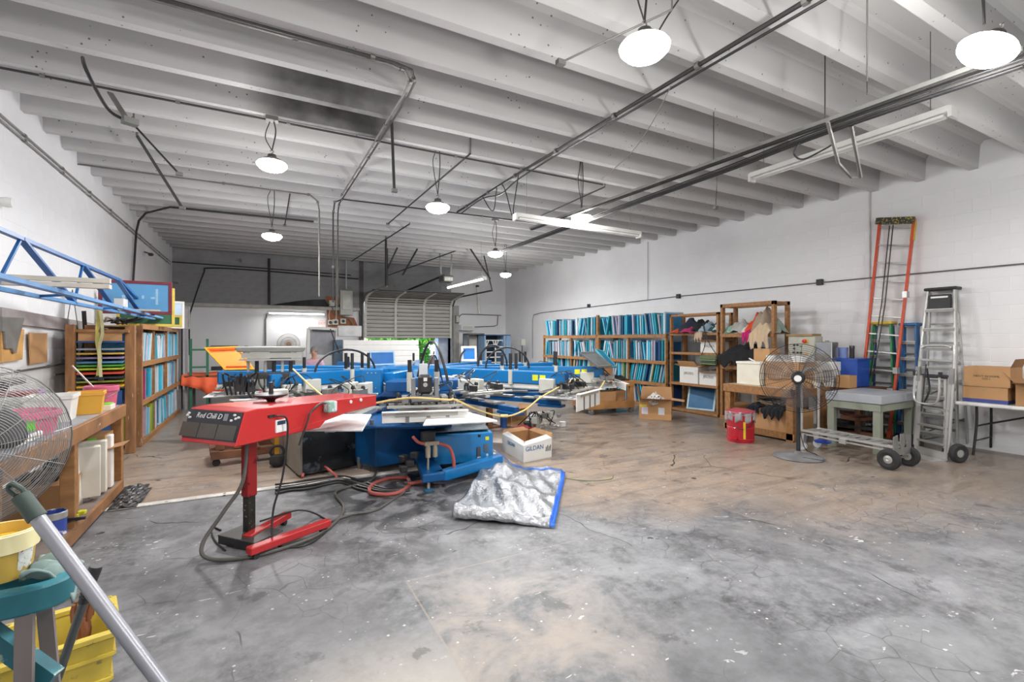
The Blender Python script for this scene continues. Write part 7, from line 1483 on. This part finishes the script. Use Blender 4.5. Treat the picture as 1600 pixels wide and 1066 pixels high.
# far right: dark rack frame
t = thing('rack_cabinet', 'dark blue cabinet with a white lattice drying rack inside at the back right corner', 'cabinet', AY(770, 560, 16.2)); y_ = 16.2
xa, xb = AY(757, 530, y_).x, AY(798, 530, y_).x; zt2 = AY(775, 523, y_).z
MB().bx(xa, xb, y_ + .6, y_ + .64, 0, zt2).build('back_panel', P('1f2f45', 'navy_dark', .5), t, world=True); MB().bx(xa - .02, xb, y_, y_ + .64, zt2 - .04, zt2).build('top_panel', P('33506e', 'navy_top', .5), t, world=True)
for x in (xa, xb - .3): MB().bx(x, x + .05, y_, y_ + .64, 0, zt2 - .04).build('side_panel', P('7f9fbf', 'steel_blue', .45), t, world=True)
MB().bx(xb - .2, xb, y_, y_ + .05, 0, zt2 - .04).build('side_panel', P('7f9fbf', 'steel_blue', .45), t, world=True)
la = AY(759, 532, y_ + .1); lb = AY(789, 532, y_ + .1); zl = [la.z, AY(759, 542, y_ + .1).z]
for z in zl + [zl[1] - .2 * k for k in range(1, 7)]: MB().bar((la.x, y_ + .1, z), (lb.x, y_ + .1, z), .04, .035).build('rack_bar', whitem, t, world=True)
for x in (la.x, (la.x + lb.x) / 2, lb.x): MB().bar((x, y_ + .1, 0), (x, y_ + .1, zl[0]), .045, .04).build('rack_post', whitem, t, world=True)
xm = (la.x + lb.x) / 2
for a, b_ in ((la.x, xm), (xm, lb.x)): m_ = (a + b_) / 2; MB().bar((a + .02, y_ + .1, zl[1]), (a + .3 * (b_ - a), y_ + .1, zl[0]), .03, .025).build('brace', whitem, t, world=True); MB().bar((b_ - .02, y_ + .1, zl[1]), (b_ - .3 * (b_ - a), y_ + .1, zl[0]), .03, .025).build('brace', whitem, t, world=True)
t = thing('cabinet', 'dark grey open steel locker left of the lattice drying rack', 'cabinet', AY(738, 560, 16.6)); xa2, xb2 = AY(731, 530, 16.6).x, AY(757, 530, 16.6).x
for x in (xa2, xb2 - .05): MB().bx(x, x + .05, 16.6, 17.1, 0, zt2 + .02).build('side_panel', P('55585c', 'locker_grey', .5), t, world=True)
MB().bx(xa2, xb2, 17.05, 17.1, 0, zt2 + .02).build('back_panel', P('b5b5b2', 'locker_back', .6), t, world=True); MB().bx(xa2, xb2, 16.6, 17.1, zt2, zt2 + .05).build('top_panel', P('55585c', 'locker_grey', .5), t, world=True)
t = thing('air_duct_box', 'white box unit mounted right of the garage door track', 'box', AY(728, 512, YB - .25)); MB().bx(-.25, .28, -.15, .2, -.12, .12).build('unit_body', whitem, t, bevel=.02); MB().bx(-.2, .22, -.17, -.15, -.06, .06).build('vent', greym, t)
t = thing('meter_post', 'grey valve box on a thin post near the far end of the right wall', 'box', AX(816, 535, 8.9)); MB().bx(-.08, .08, -.1, .1, -.12, .12).build('valve_box', greym, t, bevel=.01); MB().bar((0, 0, -.12), (0, 0, -1.5), .04, .04).build('post', galv, t)
# orange cloth table, grey machines behind the left rack
oc_ = P('ef6a42', 'orange_cloth', .8, var=.06)
tq = F(300, 640, 0)
t = thing('work_table', 'steel legged table behind the left rack under an orange cloth', 'table', (-.75, 13.4, 0)); MB().bx(-.75, .9, -.45, .5, .74, .78).build('tabletop', woodd, t)
for x in (-.68, .78):
    for y in (-.38, .4): MB().bx(x, x + .06, y, y + .06, 0, .74).build('leg', alud, t)
def oclo(u, v):
    x = -1.55 + 1.75 * u; y = 12.85 + 1.15 * v; z = .795 + .008 * math.sin(13 * u + 9 * v)
    if v < .12: k = (.12 - v) / .12; y = 12.93 - .05 * k + .03 * math.sin(40 * u); z = .79 - (.22 + .30 * math.exp(-((u - .38) ** 2) / .02) + .05 * math.sin(9 * u)) * k
    return (x, y, z)
o = MB().grid(oclo, 50, 24).build('cloth', oc_, smooth=True, solid=.006); tag(o, 'orange cloth spread over the table behind the left rack', 'cloth')
def oclo2(u, v):
    x = -.55 + 1.6 * u; y = 11.75 + 1.0 * v; z = .74 + .03 * math.sin(5 * u + 2 * v) ; k = max(0, .3 - v) / .3; z -= k * (.35 + .2 * u); y += .15 * k
    return (x, y, z)
t = thing('low_table', 'low bench under a draped orange cloth beside the left press arm', 'table', (.25, 12.3, 0)); MB().bx(-.7, .8, -.35, .4, .62, .66).build('tabletop', woodd, t)
for x in (-.65, .7):
    for y in (-.3, .3): MB().bx(x, x + .05, y, y + .05, 0, .62).build('leg', alud, t)
o = MB().grid(oclo2, 30, 20).build('cloth', oc_, smooth=True, solid=.006); tag(o, 'second orange cloth draped over the low bench by the left press arm', 'cloth')
o = cloth('garment', 'orange garment lying on the floor under the orange covered table', 'clothes', (-.7, 12.3, 0), .6, .4, .14, oc_, 66)
mg = P('77797a', 'machine_grey2', .45, var=.1)
t = thing('sewing_machine', 'grey industrial machine standing behind the orange cloth', 'machine', (-.55, 14.6, 0))
MB().bx(-.7, .45, -.3, .3, .74, .8).build('table', whitem, t); MB().bx(-.6, .1, -.15, .15, 1.2, 1.45).build('head', mg, t, bevel=.05); MB().bx(-.1, .12, -.15, .15, .8, 1.2).build('column', mg, t, bevel=.03); MB().bx(-.55, -.3, -.1, .1, .8, .9).build('bed', black, t)
MB().cyl((.2, 0, 1.3), (.28, 0, 1.3), .14, n=20).build('hand_wheel', black, t, smooth=True); MB().cyl((.1, -.1, .8), (.3, -.3, 1.4), .07, n=12).build('hose_sleeve', P('bdbcb6', 'sleeve', .6), t, smooth=True)
for x in (-.6, .4): MB().bar((x, 0, 0), (x, 0, .74), .06, .4).build('leg', black, t)
t = thing('dark_machine', 'dark machine with a motor behind the orange screen', 'machine', (.5, 14.2, 0)); MB().bx(-.35, .35, -.3, .3, .0, 1.05).build('stand', P('4a4c50', 'dark_grey', .5), t, bevel=.02); MB().lathe([(0, -.25), (.18, -.25), (.2, 0), (.18, .25), (0, .25)], c=(0, 0, 1.25), M=Matrix.Rotation(PI / 2, 3, 'Y'), n=20).build('motor_drum', mg, t, smooth=True)
MB().bx(-.1, .25, -.34, -.28, .85, 1.15).build('display', P('3f4a66', 'display_blue', .4), t)
gf = P('2f6f55', 'green_steel', .5)
t = thing('steel_stand', 'dark green steel stand at the far end of the left rack', 'stand', (-1.38, 12.95, 0))
for x in (-.02, .3): MB().bx(x, x + .05, 0, .05, 0, 1.62).build('upright', gf, t)
for z in (.5, .95, 1.35): MB().bx(0, .32, .01, .04, z, z + .04).build('cross_rail', gf, t)
for k, (hx, x) in enumerate((('8a8486', -1.75), ('6f6c6e', -1.6), ('98949a', -1.5))):
    o = MB().box((0, 0, 1.0), (.05, .5, 2.0), .05 * k).build('tall_panel', P(hx, None, .6)); o.location = (x, 13.2 + .05 * k, 0); tag(o, ('leftmost', 'middle', 'rightmost')[k] + ' tall grey panel leaning upright beyond the left rack', 'panel')
t = thing('storage_carton_row', 'white and colourful bags piled on the floor between the dryer and the left press arm', 'bags', (.3, 9.4, 0))
for k in range(9):
    hx = ['d9d4cc', 'b9622f', '5b6f8a', 'e0ddd6', '8a4a3a', '3f5a4a', 'd2ceca', '70788a', 'c9c4bb'][k]; q = V_((-.55 + .16 * k + random.uniform(-.1, .1), random.uniform(-.5, .4), 0))
    MB().lathe([(0, 0), (.16, .02), (.2, .2), (.15, .42), (.06, .55 + .02 * k), (0, .57)], c=q, n=14, sx=1.1, sy=.8).build('bag', P(hx, None, .6, var=.15), t, smooth=True)
# ================================================================== person behind the press
def limb(pts, rad, name, m, parent, skin_sub=2):
    me = bpy.data.meshes.new(name); me.from_pydata([tuple(p) for p in pts['v']], pts['e'], []); me.materials.append(m)
    o = bpy.data.objects.new(name, me); C.objects.link(o); o.parent = parent
    o.modifiers.new('skin', 'SKIN'); sv = me.skin_vertices[0].data
    for i, r in enumerate(rad): sv[i].radius = (r if isinstance(r, tuple) else (r, r))
    sv[0].use_root = True; s_ = o.modifiers.new('sub', 'SUBSURF'); s_.levels = skin_sub; s_.render_levels = skin_sub
    return o
pq = AY(492, 560, 14.0)
pe_ = thing('person', 'seated person with grey hair and a pale pink shirt behind the left press arms', 'person', (pq.x, 14.0, 0), rz=-.35)
skn = P('c99a82', 'skin', .6, var=.04); pk = P('d9b3c6', 'pink_shirt', .8, var=.05); hr = P('8c8682', 'grey_hair', .9, var=.2, bump=.4); tr = P('2c3440', 'trousers', .8)
# skeleton: pelvis, spine, neck, head, arms, legs (seated on a stool, facing -Y)
v = [(0, 0, .52), (0, -.02, .70), (0, -.04, .90), (0, -.05, 1.02), (0, -.06, 1.10), (0, -.08, 1.19), (0, -.085, 1.28),
     (-.17, -.04, 1.0), (-.24, -.12, .78), (-.16, -.33, .74), (.17, -.04, 1.0), (.24, -.12, .78), (.16, -.33, .74),
     (-.09, -.02, .50), (-.12, -.42, .50), (-.12, -.40, .10), (-.12, -.52, .04), (.09, -.02, .50), (.12, -.42, .50), (.12, -.40, .10), (.12, -.52, .04)]
e = [(0, 1), (1, 2), (2, 3), (3, 4), (4, 5), (5, 6), (3, 7), (7, 8), (8, 9), (3, 10), (10, 11), (11, 12), (0, 13), (13, 14), (14, 15), (15, 16), (0, 17), (17, 18), (18, 19), (19, 20)]
r = [(.15, .12), (.15, .11), (.17, .12), (.13, .09), .05, .075, .08, .07, .05, .03, .07, .05, .03, .09, .065, .045, .035, .09, .065, .045, .035]
limb({'v': v, 'e': e}, r, 'body', skn, pe_)
MB().lathe([(0, -.125), (.045, -.12), (.068, -.08), (.078, -.02), (.08, .03), (.07, .085), (.04, .115), (0, .125)], c=(0, -.085, 1.27), n=24, sx=.95, sy=1.15).build('head', skn, pe_, smooth=True)
MB().hexa([(-.012, -.17, 1.235), (.012, -.17, 1.235), (.01, -.16, 1.29), (-.01, -.16, 1.29), (-.012, -.198, 1.24), (.012, -.198, 1.24), (.006, -.176, 1.285), (-.006, -.176, 1.285)]).build('nose', skn, pe_, smooth=True, bevel=.004)
for k in (-1, 1):
    MB().lathe([(0, -.011), (.011, 0), (0, .011)], c=(.028 * k, -.168, 1.285), n=10).build('eye', black, pe_, smooth=True)
    MB().lathe([(0, -.028), (.014, -.01), (.018, .01), (0, .03)], c=(.078 * k, -.08, 1.27), n=10, sx=.5).build('ear', skn, pe_, smooth=True)
MB().bar((-.022, -.17, 1.212), (.022, -.17, 1.212), .006, .008).build('mouth', P('9a5a52', 'lips'), pe_)
MB().lathe([(.089, -.02), (.094, .03), (.085, .09), (.05, .128), (0, .138)], c=(0, -.068, 1.28), n=24, sx=.98, sy=1.1).build('hair', hr, pe_, smooth=True, solid=.008)
vs_ = [(0, 0, .50), (0, -.02, .70), (0, -.04, .90), (0, -.05, 1.03), (0, -.055, 1.075), (-.17, -.04, 1.0), (-.225, -.1, .84), (.17, -.04, 1.0), (.225, -.1, .84)]
limb({'v': vs_, 'e': [(0, 1), (1, 2), (2, 3), (3, 4), (3, 5), (5, 6), (3, 7), (7, 8)]}, [(.175, .14), (.175, .13), (.19, .14), (.145, .105), .07, .085, .072, .085, .072], 'shirt', pk, pe_)
vt = [(0, 0, .53), (-.09, -.02, .50), (-.12, -.42, .505), (-.12, -.40, .12), (.09, -.02, .50), (.12, -.42, .505), (.12, -.40, .12)]
limb({'v': vt, 'e': [(0, 1), (1, 2), (2, 3), (0, 4), (4, 5), (5, 6)]}, [(.16, .13), .1, .08, .06, .1, .08, .06], 'trousers', tr, pe_)
for k in (-1, 1):
    MB().hexa([(k * .12 - .045, -.62, 0), (k * .12 + .045, -.62, 0), (k * .12 + .04, -.36, 0), (k * .12 - .04, -.36, 0), (k * .12 - .035, -.6, .05), (k * .12 + .035, -.6, .05), (k * .12 + .04, -.37, .09), (k * .12 - .04, -.37, .09)]).build('shoe', black, pe_, bevel=.015)
    hb_ = V_((.155 * k, -.36, .74)); MB().hexa([hb_ + V_(q) for q in ((-.035, -.07, -.012), (.035, -.07, -.012), (.028, .03, -.012), (-.028, .03, -.012), (-.035, -.07, .012), (.035, -.07, .012), (.026, .03, .014), (-.026, .03, .014))]).build('palm', skn, pe_, bevel=.008)
    for j in range(4): l_ = (.062, .072, .068, .052)[j]; x_ = -.027 + .018 * j; MB().tube([hb_ + V_((x_, -.065, 0)), hb_ + V_((x_, -.065 - l_ * .55, -.004)), hb_ + V_((x_, -.065 - l_, -.022))], [.0085, .008, .0065], 8, smooth_pts=2).build('finger', skn, pe_, smooth=True)
    MB().tube([hb_ + V_((-.028 * k, .0, 0)), hb_ + V_((-.055 * k, -.03, -.004)), hb_ + V_((-.06 * k, -.062, -.012))], [.011, .01, .008], 8, smooth_pts=2).build('thumb', skn, pe_, smooth=True)
t = thing('stool', 'low stool under the seated person', 'stool', (pq.x, 14.0, 0), rz=-.35); MB().lathe([(0, .36), (.19, .36), (.2, .38), (.19, .40), (0, .40)], n=24).build('seat', black, t, smooth=True)
for k in range(4): a = PI / 4 + k * PI / 2; MB().cyl((.13 * math.cos(a), .13 * math.sin(a), .36), (.2 * math.cos(a), .2 * math.sin(a), 0), .014, n=8).build('leg', alud, t)
